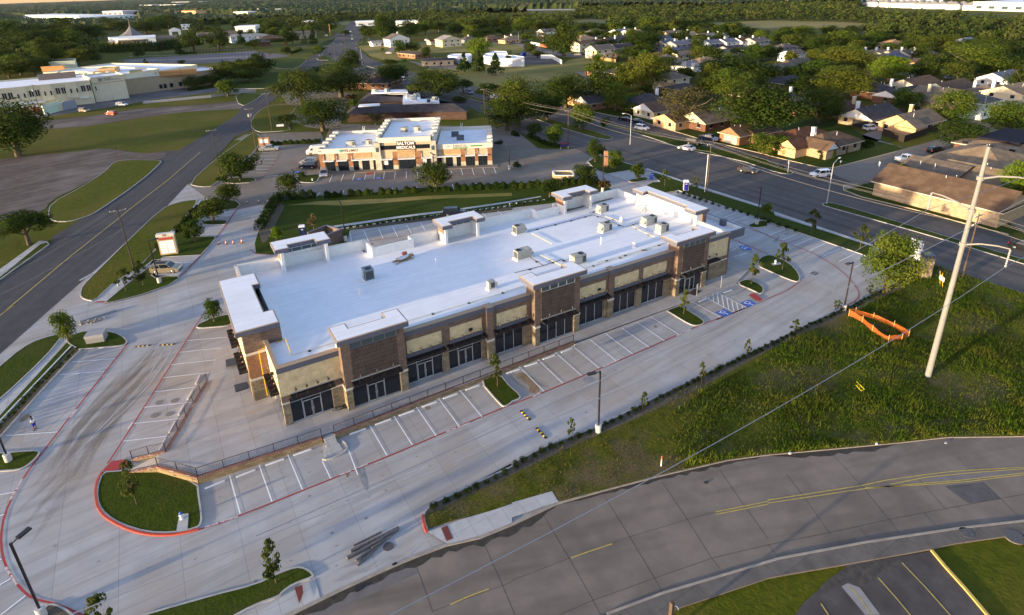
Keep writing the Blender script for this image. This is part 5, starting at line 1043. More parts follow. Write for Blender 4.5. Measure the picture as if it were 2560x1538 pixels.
shrubs('C0 700,440 600,540 330,800 0,1150 -150,1300',.8,-.2,.6,.6,'low shrub in the white edged strip beside the left sidewalk','shrubs in the strip beside the left sidewalk',2)
shrubs('B1 880,712 1640,612 2374,520 B2 0,500 280,470',1.3,0,.7,.7,'low shrub in the mulch bed behind the rear parking row','shrubs behind the rear parking row',3)
shrubs('B2 1480,345 1900,480 2300,605 B3 60,650 300,730',1.6,1.5,.9,.7,'low shrub on the verge along the main road','shrubs on the verge along the main road',4)
tag(MB().ribbon(P('C0 660,400 0,1095 -200,1300'),.12,.02,.2).build('edging_kerb',WHITE),'white stone edging of the planting strip beside the left sidewalk','edging')

p=resample(P('B1 800,722 1640,600 2374,508 B2 0,490 300,455'),1.35)
for i,q in enumerate(p):
 o=bpy.data.objects.new('edging_stone',bpy.data.meshes['edging_stone']if 'edging_stone'in bpy.data.meshes else MB().box(-.38,.38,-.12,.12,0,.15).build('tmp_edge',WHITE).data)
 if i==0:o.data.name='edging_stone';bpy.data.objects.remove(bpy.data.objects['tmp_edge'])
 COL.objects.link(o);o.location=(q[0],q[1]+.4,.06);tag(o,'white edging stone in the dashed row behind the rear parking row','edging stone','white edging stones behind the rear parking row')

def blades(name,poly,n,h0,h1,wd,m_,seed,test=None,label=None):
 g_=np.random.default_rng(seed);a=np.array(poly);mn=a.min(0);mx=a.max(0);mx=np.minimum(mx,(104,60));out=[]
 cen=g_.uniform(mn,mx,(n//9,2));pts=cen[g_.integers(0,len(cen),n*2)]+g_.normal(size=(n*2,2))*.35
 px_=a[:,0];py_=a[:,1];ins=np.zeros(len(pts),bool);j=len(a)-1
 for i in range(len(a)):
  c=((py_[i]>pts[:,1])!=(py_[j]>pts[:,1]))&(pts[:,0]<(px_[j]-px_[i])*(pts[:,1]-py_[i])/(py_[j]-py_[i]+1e-12)+px_[i]);ins^=c;j=i
 pts=pts[ins]
 if test is not None:pts=pts[test(pts,g_)]
 pts=pts[:n];n=len(pts)
 h=g_.uniform(h0,h1,n)*(.75+.5*np.sin(pts[:,0]*.35+1)*np.sin(pts[:,1]*.45));h=np.maximum(h,.06);an=g_.uniform(0,2*pi,n);w_=wd*g_.uniform(.6,1.4,n)
 base=np.concatenate([pts,np.full((n,1),.10)],1);dx=np.stack([np.cos(an)*w_,np.sin(an)*w_,np.zeros(n)],1);ln=g_.normal(size=(n,3))*h[:,None]*.4;ln[:,2]=h
 v=np.stack([base-dx,base+dx,base+ln],1).reshape(-1,3)
 o=bpy.data.objects.new(name,npmesh(name,v,m_,3));COL.objects.link(o);o['kind']='stuff';return tag(o,label,'grass')
WG=leafmat('weed_green',(.095,.14,.016),(.055,.09,.012),(.15,.155,.03),0);WG2=leafmat('weed_olive',(.07,.085,.016),(.11,.11,.03),None,0)
FILL=[]
TALL=P('D2 1500,120 1560,60 C2 1300,1200 1500,1000 1750,830 2374,480 C3 0,450 400,250 780,130 B3 900,1440 1250,1270 1480,1060 1640,1085 2374,1320 C3 2700,700 2700,1228 2374,1228 1650,1238 1200,1290 0,1400 D2 2000,46')
XT=min(a[0]for a in TALL)
fade=lambda p,g_:g_.random(len(p))<np.clip((p[:,0]-XT-2.5-2.5*np.sin(p[:,1]*.9)-1.5*np.sin(p[:,1]*2.3))/9,.02,1)*(1-.75*(np.sin(p[:,0]*.21+2)*np.sin(p[:,1]*.33+p[:,0]*.05)>.55))
blades('tall_grass',TALL,52000,.15,.62,.05,WG,1,fade,label='tall green weeds and grass filling the vacant field')
blades('tall_grass',TALL,30000,.12,.5,.045,WG2,2,lambda p,g_:fade(p,g_)&((np.sin(p[:,0]*.16+.5)+np.sin(p[:,1]*.3+p[:,0]*.07))>.1),label='olive and straw coloured weeds in patches of the vacant field')
EDGE=P('D2 1560,70 1700,20 2000,0 2374,-60 C3 1200,1180 1650,1130 2374,1100 2700,1120 2700,1222 2374,1222 1650,1232 1200,1282 0,1395 D2 2000,42 1600,120')
blades('tall_grass',EDGE,14000,.3,.85,.055,WG,3,label='fresh green grass overgrowing the kerb of the curved road')
blades('dry_weeds',FIELD,16000,.08,.34,.04,leafmat('weed_straw',(.17,.13,.05),(.12,.11,.03),None,0),6,label='straw coloured tufts scattered over the vacant field')
blades('short_grass',FIELD,40000,.05,.13,.04,WG2,4,label='short mown grass blades on the vacant field')
#  VEHICLES
TYRE=mat('tyre',(.012,.012,.012),None,1,.85);RIM=mat('rim',(.35,.35,.36),None,1,.35,metal=.7);CGL=mat('car_glass',(.010,.013,.017),None,1,.06,spec=.7)
HL=mat('headlight',(.6,.6,.58),None,1,.15);TL=mat('taillight',(.35,.015,.012),None,1,.25);PLA=mat('car_trim',(.02,.02,.022),None,1,.6)
def paint(name,c,metal=.35):return mat('car_'+name,c,None,1,.22,metal=metal,spec=.6)
CARC=dict(white=paint('white',(.72,.72,.71),0),black=paint('black',(.012,.012,.015)),silver=paint('silver',(.42,.42,.43),.6),beige=paint('beige',(.36,.31,.23),.5),grey=paint('grey',(.035,.035,.04),.1),blue=paint('blue',(.03,.045,.09)),red=paint('red',(.45,.06,.02),.1),navy=paint('navy',(.015,.02,.04)))
PROF={'sedan':((4.75,1.82),[(-2.35,.32),(-2.37,.62),(-2.30,.88),(-2.0,.96),(-1.35,.98),(1.0,.93),(1.7,.86),(2.2,.72),(2.36,.55),(2.36,.30),(2.0,.24),(-2.0,.24)],(-1.75,1.15,-1.1,.45,.93,1.43)),'suv':((4.75,1.9),[(-2.32,.38),(-2.36,.75),(-2.33,1.06),(-1.6,1.08),(1.05,1.04),(1.75,1.0),(2.22,.86),(2.37,.62),(2.36,.36),(2.0,.28),(-2.0,.28)],(-2.28,1.25,-2.0,.55,1.04,1.70)),
'van':((5.9,2.05),[(-2.95,.4),(-2.96,1.3),(-2.9,2.5),(-2.6,2.62),(1.2,2.55),(1.7,2.2),(2.1,1.45),(2.75,1.15),(2.95,.8),(2.95,.4),(2.5,.3),(-2.6,.3)],None),'pickup':((5.8,2.0),[(-2.88,.5),(-2.9,1.12),(-2.86,1.18),(-.95,1.18),(-.9,1.12),(1.2,1.12),(2.1,1.08),(2.75,.98),(2.9,.75),(2.9,.45),(2.5,.38),(-2.5,.38)],(-.95,1.45,-.75,.75,1.10,1.82))}
CARS={}
def make_car(kind,color,loc,rz_,label,roofrack=False):
 m_=CARC[color];(L,W),pr,cab=PROF[kind]
 o=empty({'suv':'parked_suv','sedan':'sedan_car','van':'cargo_van','pickup':'pickup_truck'}[kind],loc,rz_,label,{'suv':'car','sedan':'car','van':'van','pickup':'pickup truck'}[kind])
 b=MB();n=len(pr);vs=[]
 for y,k,dz in((-W/2,1,0),(-W/2+.0,1,0)):pass
 ys=[(-W/2+.10,1.0,.045),(-W/2,.985,0),(W/2,.985,0),(W/2-.10,1.0,.045)]
 for y,k,dz in ys:vs+=[(x*k,y,z+(dz if z>.7 else 0))for x,z in pr]
 fs=[(j*n+i,j*n+(i+1)%n,(j+1)*n+(i+1)%n,(j+1)*n+i)for j in range(3)for i in range(n)]
 vs+=[(x*.985,-W/2,z)for x,z in pr]+[(x*.985,W/2,z)for x,z in pr]

 fs=[f for f in fs if not(n<=f[0]<2*n)]+[tuple(n+i for i in range(n)),tuple(2*n+i for i in range(n-1,-1,-1))]
 fs+=[(i,(i+1)%n,3*n+(i+1)%n,3*n+i)for i in range(n)]
 b.add(vs,[tuple(reversed(f))for f in fs]);b.build('body',m_,o)
 if cab:
  x0,x1,t0,t1,zb,zt=cab;w0,w1=W/2-.06,W/2-.24
  g_=MB();g_.add([(x0,-w0,zb),(x1,-w0,zb),(x1,w0,zb),(x0,w0,zb),(t0,-w1,zt),(t1,-w1,zt),(t1,w1,zt),(t0,w1,zt)],[(0,1,5,4),(1,2,6,5),(2,3,7,6),(3,0,4,7),(4,5,6,7)]);g_.build('windows',CGL,o)
  r_=MB();e=.012
  r_.add([(t0-.05,-w1-.03,zt-.01),(t1+.08,-w1-.03,zt-.01),(t1+.08,w1+.03,zt-.01),(t0-.05,w1+.03,zt-.01),(t0+.1,-w1+.06,zt+.05),(t1-.1,-w1+.06,zt+.05),(t1-.1,w1-.06,zt+.05),(t0+.1,w1-.06,zt+.05)],[(0,1,5,4),(1,2,6,5),(2,3,7,6),(3,0,4,7),(4,5,6,7)])
  for s in(-1,1):
   for(xa,xb)in((x1,t1),(x0,t0),((x0+x1)/2-.1,(t0+t1)/2-.05)):
    r_.tube((xa,s*(w0+e),zb),(xb,s*(w1+e),zt),.045,.04,4)
   if kind=='suv':r_.tube((x0+.75,s*(w0+e),zb),(t0+.6,s*(w1+e),zt),.05,.05,4)
  r_.build('roof',m_,o)
  if roofrack:
   k_=MB()
   for s in(-1,1):k_.tube((t0+.1,s*(w1-.08),zt+.10),(t1-.15,s*(w1-.08),zt+.10),.025)
   k_.box(t0+.25,t1-.35,-w1+.2,w1-.2,zt+.052,zt+.06);k_.build('roof_rack',PLA,o)
 else:
  g_=MB();g_.add([(1.33,-.85,2.35),(1.33,.85,2.35),(2.07,.95,1.52),(2.07,-.95,1.52)],[(0,3,2,1)]);g_.box(1.0,1.65,-W/2-.012,W/2+.012,1.5,2.0);g_.build('windows',CGL,o)
 if kind=='pickup':
  bd=MB();bd.box(-2.72,-1.05,-.82,.82,1.19,1.2);bd.build('bed',PLA,o)
  bw_=MB()
  for a in((-2.84,-2.74,-.98,.98),(-2.84,-1.0,-.99,-.86),(-2.84,-1.0,.86,.99)):bw_.box(a[0],a[1],a[2],a[3],1.18,1.30)
  bw_.build('bed_rail',m_,o)
 r=.34 if kind in('sedan',)else.38
 wb=L*.295
 for sx in(-1,1):
  for sy in(-1,1):
   w_=empty('wheel',(sx*wb,sy*(W/2-.09),r));w_.parent=o
   t_=MB();t_.tube((0,-.11,0),(0,.11,0),r,r,14)
   t_.build('tyre',TYRE,w_);MB().tube((0,sy*.112,0),(0,sy*.125,0),r*.62,r*.55,10).build('rim',RIM,w_)
 zf=pr[-4][1]+.02
 for sy in(-1,1):
  MB().box(L/2-.16,L/2-.005,sy*(W/2-.24)-.17,sy*(W/2-.24)+.17,zf,zf+.15).build('headlight',HL,o)
  MB().box(-L/2-.012,-L/2+.08,sy*(W/2-.16)-.12,sy*(W/2-.16)+.12,.78,1.02).build('taillight',TL,o)
 k_=MB();k_.box(L/2-.05,L/2+.012,-W/2+.3,W/2-.3,.42,.56);k_.box(-L/2-.02,-L/2+.05,-W/2+.15,W/2-.15,.38,.5);k_.build('bumper',PLA,o)
 m2=MB()
 for sy in(-1,1):m2.box((cab[1]-.45 if cab else 1.7),(cab[1]-.27 if cab else 1.88),sy*(W/2+.02)-.09,sy*(W/2+.02)+.09,1.0,1.14)
 for nm,i in(('mirror',0),):pass
 for sy in(-1,1):MB().box((cab[1]-.5 if cab else 1.6),(cab[1]-.32 if cab else 1.78),min(sy*(W/2-.05),sy*(W/2+.16)),max(sy*(W/2-.05),sy*(W/2+.16)),(cab[4]if cab else 1.5)+.02,(cab[4]if cab else 1.5)+.18).build('mirror',m_,o)
 return o
def car(code,xr,yr,xf,yf,kind,color,label,**k):
 """rear and front of the car as ground points in the photo"""
 a=at(code,xr,yr);b=at(code,xf,yf);return make_car(kind,color,((a[0]+b[0])/2,(a[1]+b[1])/2,.04),atan2(b[1]-a[1],b[0]-a[0]),label,**k)
car('B0',1420,1120,1680,1105,'suv','beige','beige station wagon with a grey roof rack parked in the left lot',roofrack=True)
car('A1',30,1405,225,1395,'pickup','silver','silver crew cab pickup parked on the medical lot beside the brick sign')
car('A1',660,1420,470,1440,'van','white','white cargo van parked at the left end of the medical building')
car('B1',570,110,420,112,'suv','silver','silver car almost hidden behind the dark blue one');car('B1',560,150,410,152,'suv','navy','dark blue car parked left of the medical building')
car('B1',645,180,625,265,'suv','silver','silver car with dark windscreen parked nose out at the medical building front')
car('A1',1395,770,1345,730,'pickup','white','white pickup driving away, half hidden by the dark oak');car('A1',1365,655,1305,630,'suv','black','black car on the main road near the first brick shop drive')
car('A1',1940,860,2005,880,'pickup','silver','silver pickup on the far lanes beside the first street tree');car('A1',2175,910,2245,925,'sedan','white','white sedan on the far lanes behind the utility pole')
car('A2',1150,1195,1260,1215,'suv','white','white hatchback parked on the frontage road');car('A2',1000,1115,1100,1125,'sedan','black','first of two black cars parked at the kerb under the trees');car('A2',1110,1135,1215,1150,'sedan','navy','second of two black cars parked at the kerb under the trees')
car('A2',1690,1405,1550,1380,'sedan','white','white sedan driving on the far lanes of the main road');car('A2',1620,1330,1760,1350,'suv','black','black car parked across the dark pickup');car('A2',1750,1295,1900,1315,'pickup','blue','dark blue pickup parked at the estate kerb')
car('B2',2110,175,2265,200,'sedan','grey','dark grey sedan on the main road');car('B3',560,225,410,235,'suv','white','white station wagon turning out of the side street')
car('B3',1200,100,1360,80,'pickup','white','white pickup parked on the side street');car('A3',1490,1425,1610,1410,'suv','black','black car with pale roof parked at the end of the side street')
car('A3',885,1215,1015,1200,'suv','white','white car on the drive between the two gabled houses');car('B3',2340,900,2440,925,'sedan','black','black car cut by the right edge of the photo')
car('A0',1080,985,1185,985,'van'if False else 'suv','white','white minivan on the hospital drive');car('A0',740,1035,830,1040,'suv','beige','beige car by the hospital service yard');car('A0',1090,1070,985,1065,'suv','red','small orange car with open door on the dirt lane')
car('A1',700,395,705,370,'sedan','black','black car coming down at the top of the main road');car('A1',690,515,680,495,'sedan','navy','dark car on the slip road by the triangular island');car('A1',895,375,890,362,'sedan','white','white car far up the main road');car('A1',885,342,895,330,'sedan','silver','silver car far up beyond the median tree');car('A1',875,305,880,295,'sedan','white','white car at the distant crossing')
car('A1',1205,500,1265,500,'suv','silver','silver car at the brick shop');car('A1',1025,375,1095,370,'sedan','silver','silver car parked near the white house by the road');car('A1',1560,378,1610,382,'suv','white','white car on the townhouse drive');car('A1',1030,392,1090,392,'sedan','grey','dark car parked in front of the silver one');car('T',920,268,990,275,'suv','black','black car on the far street by the brown fence')
car('A2',580,515,640,515,'sedan','silver','silver car parked in front of the townhouses');car('A2',640,512,690,512,'sedan','black','black car parked in front of the townhouses');car('A2',1440,890,1510,890,'sedan','silver','silver car behind the dark red house');car('A3',2230,960,2290,950,'sedan','black','black car under the carport of the cream house')
car('B1',1800,590,1880,585,'suv','navy','dark green car parked behind the rear tower');car('A3',1640,735,1710,730,'sedan','silver','small silver car on the street behind the twin tree')
#  POLES, LAMPS, WIRES
WOOD=mat('pole_wood',(.13,.085,.055),(.08,.055,.04),5,.9);WOODD=mat('pole_dark',(.045,.035,.03),(.07,.055,.045),5,.9);STEEL=mat('galvanised',(.42,.42,.43),(.36,.36,.37),3,.5,metal=.3);PALE=mat('pylon_pale',(.24,.235,.22),(.20,.195,.185),1,.7,streak=(0,3,3,(.24,.22,.2),.5))
def util(x,y,h,label,m_=WOODD,arms=((.35,0),),armdir=0,tf=False,r=.16,low=False):
 r*=.8
 o=empty('utility_pole',(x,y,0),0,label,'utility pole')
 MB().tube((0,0,-.2),(0,0,h),r,r*.65,10).build('pole',m_,o)
 tips=[]
 for dz,_ in arms:
  a=MB();a.obox(0,0,h-dz-.06,h-dz+.06,2.4,.11,armdir);oo=a.build('crossarm',mat('crossarm',(.36,.31,.24),None,1,.8),o)
  for s in(-1.1,-.5,1.1):q=(s*cos(armdir),s*sin(armdir));MB().lathe(q[0],q[1],[(.03,h-dz+.06),(.06,h-dz+.14),(.03,h-dz+.24)],6).build('insulator',WHITE,oo);tips.append((x+q[0],y+q[1],h-dz+.24))
 if tf:
  for s in(-1,1)[:2 if tf>1 else 1]:t_=MB();t_.lathe(s*.42*cos(armdir+.5),s*.42*sin(armdir+.5),[(.24,h-2.6),(.26,h-1.8),(.1,h-1.7)],12);t_.build('transformer',STEEL,o)
 return tips
U1=util(-8.7,113.3,11.9,'dark wooden utility pole on the verge beside the beige parked wagon',armdir=0.1)
U2=util(11.0,165.9,13.0,'dark wooden utility pole at the left corner of the medical lot',armdir=0.0)
q=at('W',640,372);U3=util(q[0],q[1],12.5,'utility pole with transformers beside the left road, near the medical sign',WOOD,armdir=0.0,tf=2)
q=at('A1',150,1213);U4=util(q[0],q[1],13,'thin utility pole on the striped lawn by the small white sign',WOOD,armdir=.5)
q=at('A1',628,715);U5=util(q[0],q[1],12,'utility pole on the lawn between the two roads',WOOD,armdir=.4)
q=at('A1',745,588);U6=util(q[0],q[1],13,'leaning utility pole at the slip road, left of three',WOOD,armdir=.4);q=at('A1',1100,690);util(q[0],q[1],12,'pale pole in front of the black roofed building',WOOD,arms=());q=at('A1',835,492);util(q[0],q[1],14,'utility pole above the dark oak at the road fork',WOOD,armdir=.4)
q=at('A1',925,400);util(q[0],q[1],13,'far utility pole beside the main road, left',WOOD,armdir=.3);q=at('A1',972,360);util(q[0],q[1],13,'far utility pole beside the main road, right',WOOD,armdir=.3);q=at('A1',690,330);util(q[0],q[1],12,'tall yellow sign pole at the top of the main road',PIPEY,arms=(),r=.3)
q=at('A0',400,1118);U7=util(q[0],q[1],14,'utility pole in front of the hospital service yard',WOOD,tf=1,armdir=.3);q=at('A0',1715,840);util(q[0],q[1],11,'thin pole before the tan hospital wing',WOOD,arms=());q=at('A0',578,935);util(q[0],q[1],9,'slim lamp pole at the hospital water tank',WOOD,arms=())
q=at('A0',1120,1440);o=util(q[0],q[1],3.0,'short wooden stump pole with pale box between dirt lot and grass',WOOD,arms=(),r=.13)
M1=util(102.3,191.3,10.4,'brown wooden pole on the lawn at the brick medical office',WOOD,armdir=0,tf=0);q=at('A2',540,1345);M2=util(102.3,q[1],10.6,'brown wooden pole beside the red and blue sign',WOOD,armdir=0);M3=util(102.1,87.4,11.3,'brown wooden pole with a white pipe near the blue portable toilet',WOOD,armdir=0)
tag(MB(101.7,87.6).tube((101.7,87.6,0),(101.7,87.6,8.7),.075,.075,10).build('conduit_pipe',WHITE,loc=(101.7,87.6,0)),'white pipe standing against the brown wooden pole','pipe')
M4=util(102.4,36.5,10.6,'leaning brown wooden pole behind the big pale pylon',WOOD,arms=((.35,0),(1.6,0)),armdir=0)
q=at('A1',1580,740);util(102.5,q[1],10,'wooden pole behind the largest oak at the main road',WOOD,armdir=0);q=at('A1',2125,1085)
WIRE=mat('wire',(.22,.20,.17),None,1,.6);WIRED=mat('wire_grey',(.28,.29,.33),None,1,.6)
def wire(pts,label,sag=.6,r=.02,m_=WIRE,group=None,name='overhead_wire'):
 mb=MB(pts[0][0],pts[0][1])
 for a,b in zip(pts,pts[1:]):
  n=14;q=[(a[0]+(b[0]-a[0])*i/n,a[1]+(b[1]-a[1])*i/n,a[2]+(b[2]-a[2])*i/n-sag*4*(i/n)*(1-i/n))for i in range(n+1)]
  for c,d in zip(q,q[1:]):mb.tube(c,d,r,r,4,False)
 return tag(mb.build(name,m_,loc=(pts[0][0],pts[0][1],0)),label,'wire',group)
for k,nm in((0,'left'),(1,'middle'),(2,'right')):
 off=U1[k][0]-(-8.7)
 wire([M1[k],M2[k],M3[k],M4[k],(102.4+[-1.1,-.5,1.1][k],-25,9.5)],f'{nm} one of the three wires along the near side of the main road',1.0,.017)
 wire([U1[k],(U1[k][0]-28,U1[k][1]-32,9.5)],f'{nm} wire from the utility pole at the beige wagon to the left edge',.8,.022)
wire([(102.3,191.3,9.0),(102.3,M2[0][1],9.0),(102.1,87.4,9.3),(102.4,36.5,8.8),(102.4,-25,8)],'lowest thick wire along the near side of the main road',1.1,.024)
wire([(-8.7,113.3,8.3),(-40,85,6.5)],'lowest wire from the utility pole at the beige wagon',.9,.025)

def lamp(x,y,label,h=7.7,adir=pi,flower=None,base=True,double=False):
 o=empty('lamp_post',(x,y,0),0,label,'lamp post','dark lamp posts of the parking lots')
 if base:MB().lathe(0,0,[(.33,0),(.33,.95),(.30,1.0)],20).build('concrete_base',mat('lamp_base',(.55,.53,.5),(.46,.44,.42),3,.85),o)
 MB().box(-.075,.075,-.075,.075,.95 if base else 0,h).build('pole',BLK,o)
 for d in((adir,adir+pi)if double else(adir,)):
  MB().tube((0,0,h-.12),(.5*cos(d),.5*sin(d),h-.05),.045,n=6).build('arm',BLK,o)
  l_=MB();l_.obox(.95*cos(d),.95*sin(d),h-.12,h+.03,.95,.38,d);l_.build('lamp_head',BLK,o)
 return o
for code,x,y,xt,lb,ad in(('C2',800,1190,0,'lamp post on a white concrete foot at the edge of the front drive',pi*.93),('D0',400,1500,0,'lamp post at the lower left corner with a long black head',.75),('C0',85,1460,0,'lamp post at the left edge, its foot on the small lawn tip',2.5),('B0',1482,1215,0,'lamp post in the lawn tip in front of the beige wagon',.1),('B3',700,1475,0,'lamp post next to the orange mesh fence',pi*.97),('B2',2268,672,0,'lamp post on the island at the far end of the rear parking row',pi*.95),('B1',833,825,0,'lamp post behind the rear left tower, beside the dumpster enclosure',pi/2)):
 q=at(code,x,y);lamp(q[0],q[1],lb,7.7,ad)
for code,x,y,lb,h in(('B1',380,400,'thin lamp post beside the small oak of the corner hedge',6),('B2',840,370,'thin dark lamp post behind the reddish bush',8.5),('A2',0,0,'',0),('B1',2350,160,'lamp post on the island of the dental parking row',6.5),('A1',2165,1235,'lamp post between the big oak and the dental building',6.5),('S',1590,985,'lamp post hidden in the round oak before the medical building',8.5)):
 if h:q=at(code,x,y);lamp(q[0],q[1],lb,h,pi*.5,double=True)
def streetlamp(x,y,h,d,label,arm=2.6):
 o=empty('street_lamp',(x,y,0),0,label,'street lamp')
 MB().tube((0,0,0),(0,0,h-.7),.11,.07,10).build('pole',STEEL,o)
 pts=[(cos(d)*arm*t,sin(d)*arm*t,h-.7+.7*sin(t*pi/2))for t in[i/6 for i in range(7)]];MB().path(pts,.05,6).build('arm',STEEL,o)
 MB().obox(cos(d)*(arm+.3),sin(d)*(arm+.3),h-.08,h+.08,.7,.28,d).build('lamp_head',mat('lamp_pale',(.6,.6,.58)),o)
streetlamp(116.1,67.9,9.4,.2,'street lamp on the tip of the grassy median near the crossing');streetlamp(116.9,129.6,9.3,2.6,'street lamp on the median beside the white parked hatchback',2.0)
q=at('A1',985,590);streetlamp(q[0],q[1],10,3.1,'street lamp on the far median tip');q=at('A3',1970,1120);streetlamp(q[0],q[1],8.5,1.5,'slim blue grey lamp at the cul de sac',.6);q=at('A2',432,515);streetlamp(q[0],q[1],8,3.0,'street lamp at the estate street corner',1.2);q=at('T',1055,255);streetlamp(q[0],q[1],8,1.0,'lamp at the tan house fence',.5)
for i,(x,y)in enumerate([(1515,540),(1565,600),(2265,560),(1510,480),(2165,480)]):q=at('A0',x,y);lamp(q[0],q[1],('first','second','third','fourth','fifth')[i]+' lamp post of the church parking lot, counted from the hospital',9,0,base=False)

PXY=(71.5,26.2)
o=empty('transmission_pole',(PXY[0],PXY[1],0),0,'huge pale tapering steel pole standing in the vacant field','transmission pole')
MB().tube((0,0,-.3),(0,0,27.8),.33,.18,18).build('pole',PALE,o)
ARMS=[]
for z,sy in((24.5,-1),(20.9,1),(17.1,-1)):
 a_=empty('arm',(0,0,z));a_.parent=o;L=4.1
 pts=[(0,sy*.2,0),(0,sy*1.5,.55),(0,sy*3,.85),(0,sy*L,.9)]
 for p,q2,r0,r1 in((pts[0],pts[1],.16,.13),(pts[1],pts[2],.13,.11),(pts[2],pts[3],.11,.08)):pass
 m_=MB();m_.tube(pts[0],pts[1],.11,.09,8);m_.tube(pts[1],pts[2],.09,.08,8);m_.tube(pts[2],pts[3],.08,.06,8);bpy.data.objects.remove(a_)
 a_=m_.build('arm',PALE,o,loc=(0,0,z));MB().lathe(0,sy*L,[(.05,.85)]+[(.11 if i%2 else.05,.85-i*.12)for i in range(1,16)]+[(.08,-1.1)],8).build('insulator',mat('insulator_grey',(.30,.31,.32)),a_)
 MB().lathe(0,0,[(.36,-.2),(.36,.2)],12).build('collar',PALE,a_)
 ARMS.append((PXY[0],PXY[1]+sy*L,z-1.1))
def span(px_s,att,label,zl):
 """conductor: from the insulator to both sides, sagging to height zl far left"""
 l=[(p[0],p[1])for p in P(px_s,zl)];a=l[0]
 wire([(a[0],a[1],zl),att],label,1.2,.024,WIRED,name='power_line');wire([att,(att[0]+110,att[1]+10,att[2]-3)],label+', right span',2.5,.024,WIRED,name='power_line')
span('D0 640,1484',ARMS[0],'conductor hanging from the top arm of the big pale pole',19);span('D1 0,750',ARMS[1],'conductor hanging from the middle arm of the big pale pole',18);span('D1 1240,1484',ARMS[2],'conductor hanging from the lowest arm of the big pale pole',16)

q=at('D2',1460,1640);o=empty('wooden_post',(q[0],q[1],.1),0,'weathered wooden post with a white rope at the bottom edge','post')
MB().box(-.13,.13,-.13,.13,0,3.0).build('post',WOOD,o);MB().path([(.1,0,2.6),(.45,-.1,2.3),(.6,-.1,1.9)],.03).build('rope',WHITE,o)
#  SMALL THINGS
def text(s,size,m_,loc,rot,parent=None,name='lettering',align='CENTER',ext=.02):
 c=bpy.data.curves.new('t','FONT');c.body=s;c.size=size;c.align_x=align;c.align_y='CENTER';c.extrude=ext;c.offset=size*.012
 t=bpy.data.objects.new('t',c);COL.objects.link(t);bpy.context.view_layer.update()
 me=bpy.data.meshes.new_from_object(t.evaluated_get(bpy.context.evaluated_depsgraph_get()));bpy.data.objects.remove(t)
 me.materials.clear();me.materials.append(m_);o=bpy.data.objects.new(name,me);COL.objects.link(o);o.location=loc;o.rotation_euler=rot
 if parent:o.parent=parent
 return o
def fl(s,code,x,y,x2,y2,size=.24,z=.066):
 a=at(code,x,y);b=at(code,x2,y2);o=text(s,size,LINE,((a[0]+b[0])/2,(a[1]+b[1])/2,z),(0,0,atan2(b[1]-a[1],b[0]-a[0])),name='fire_lane_lettering',ext=.002);return tag(o,kind='structure')
fl('FIRE LANE   NO PARKING','D0',1960,655,2150,592);fl('FIRE LANE   NO PARKING','D1',840,165,980,108);fl('FIRE LANE   NO PARKING','C1',1810,1172,1940,1122);fl('FIRE LANE   NO PARKING','C2',1560,282,1630,252);fl('FIRE LANE   NO PARKING','C2',880,572,960,535);fl('FIRE LANE','C2',200,862,260,830);fl('FIRE LANE   NO PARKING','D0',125,375,190,262);fl('FIRE LANE   NO PARKING','D0',70,1070,140,1180);fl('FIRE LANE','C0',1180,1175,1240,1090);fl('NO PARKING','C0',640,1070,720,965);fl('FIRE LANE','B0',1060,1390,1150,1370)

def hydrant(code,x,y,label,body,cap):
 q=at(code,x,y);o=empty('fire_hydrant',(q[0],q[1],.1),0,label,'fire hydrant')
 MB().lathe(0,0,[(.18,0),(.18,.06),(.12,.08),(.12,.6),(.15,.62)],14).build('barrel',body,o);MB().lathe(0,0,[(.15,.62),(.14,.72),(.06,.82),(.03,.86)],14).build('bonnet',cap,o)
 for a in(0,pi/2,pi):MB().tube((0,0,.45),(.22*cos(a),.22*sin(a),.45),.06,n=8).build('nozzle',body,o)
hydrant('D0',1690,600,'silver hydrant with a blue top on the oval lawn',WHITE,BLUE);hydrant('B0',1100,1245,'blue topped hydrant at the curb walk of the left verge',STEEL,BLUE);hydrant('B3',68,1042,'white hydrant with blue top on the far oval island',WHITE,BLUE);hydrant('B1',525,270,'small hydrant on the medical island beside the silver car',WHITE,BLK)
struct('hydrant_pad',MB().poly(P('D0 1665,560 1752,550 1742,715 1638,722'),.145),CONC2);struct('hydrant_pad',MB().poly(P('B3 30,1040 110,1030 125,1048 45,1060'),.145),CONC2)

CONE=mat('cone_orange',(.62,.14,.02),None,1,.6)
def cone(code,x,y,h,label):
 q=at(code,x,y);o=empty('traffic_cone',(q[0],q[1],.03),0,label,'traffic cone','orange traffic cones')
 MB().box(-.22,.22,-.22,.22,0,.05).build('base',BLK,o);MB().lathe(0,0,[(.17,.05),(.03,h)],12).build('cone',CONE,o);MB().lathe(0,0,[(.125,h*.4),(.095,h*.62)],12).build('white_band',LINE,o)
for i,(x,y)in enumerate([(2030,855),(2098,855),(2163,853)]):cone('B0',x,y,.75,('first','second','third')[i]+' small cone from the left in the back drive')
cone('B0',2245,845,1.0,'tall cone at the right end of the row in the back drive')
for i,(x,y)in enumerate([(2293,475),]):cone('B0',x,y,.75,'small cone left of the far speed bump')
for i,(x,y)in enumerate([(28,470),(108,468),(153,462)]):cone('B1',x,y,.8,('left','middle','right')[i]+' cone of three beside the basin hedge corner')

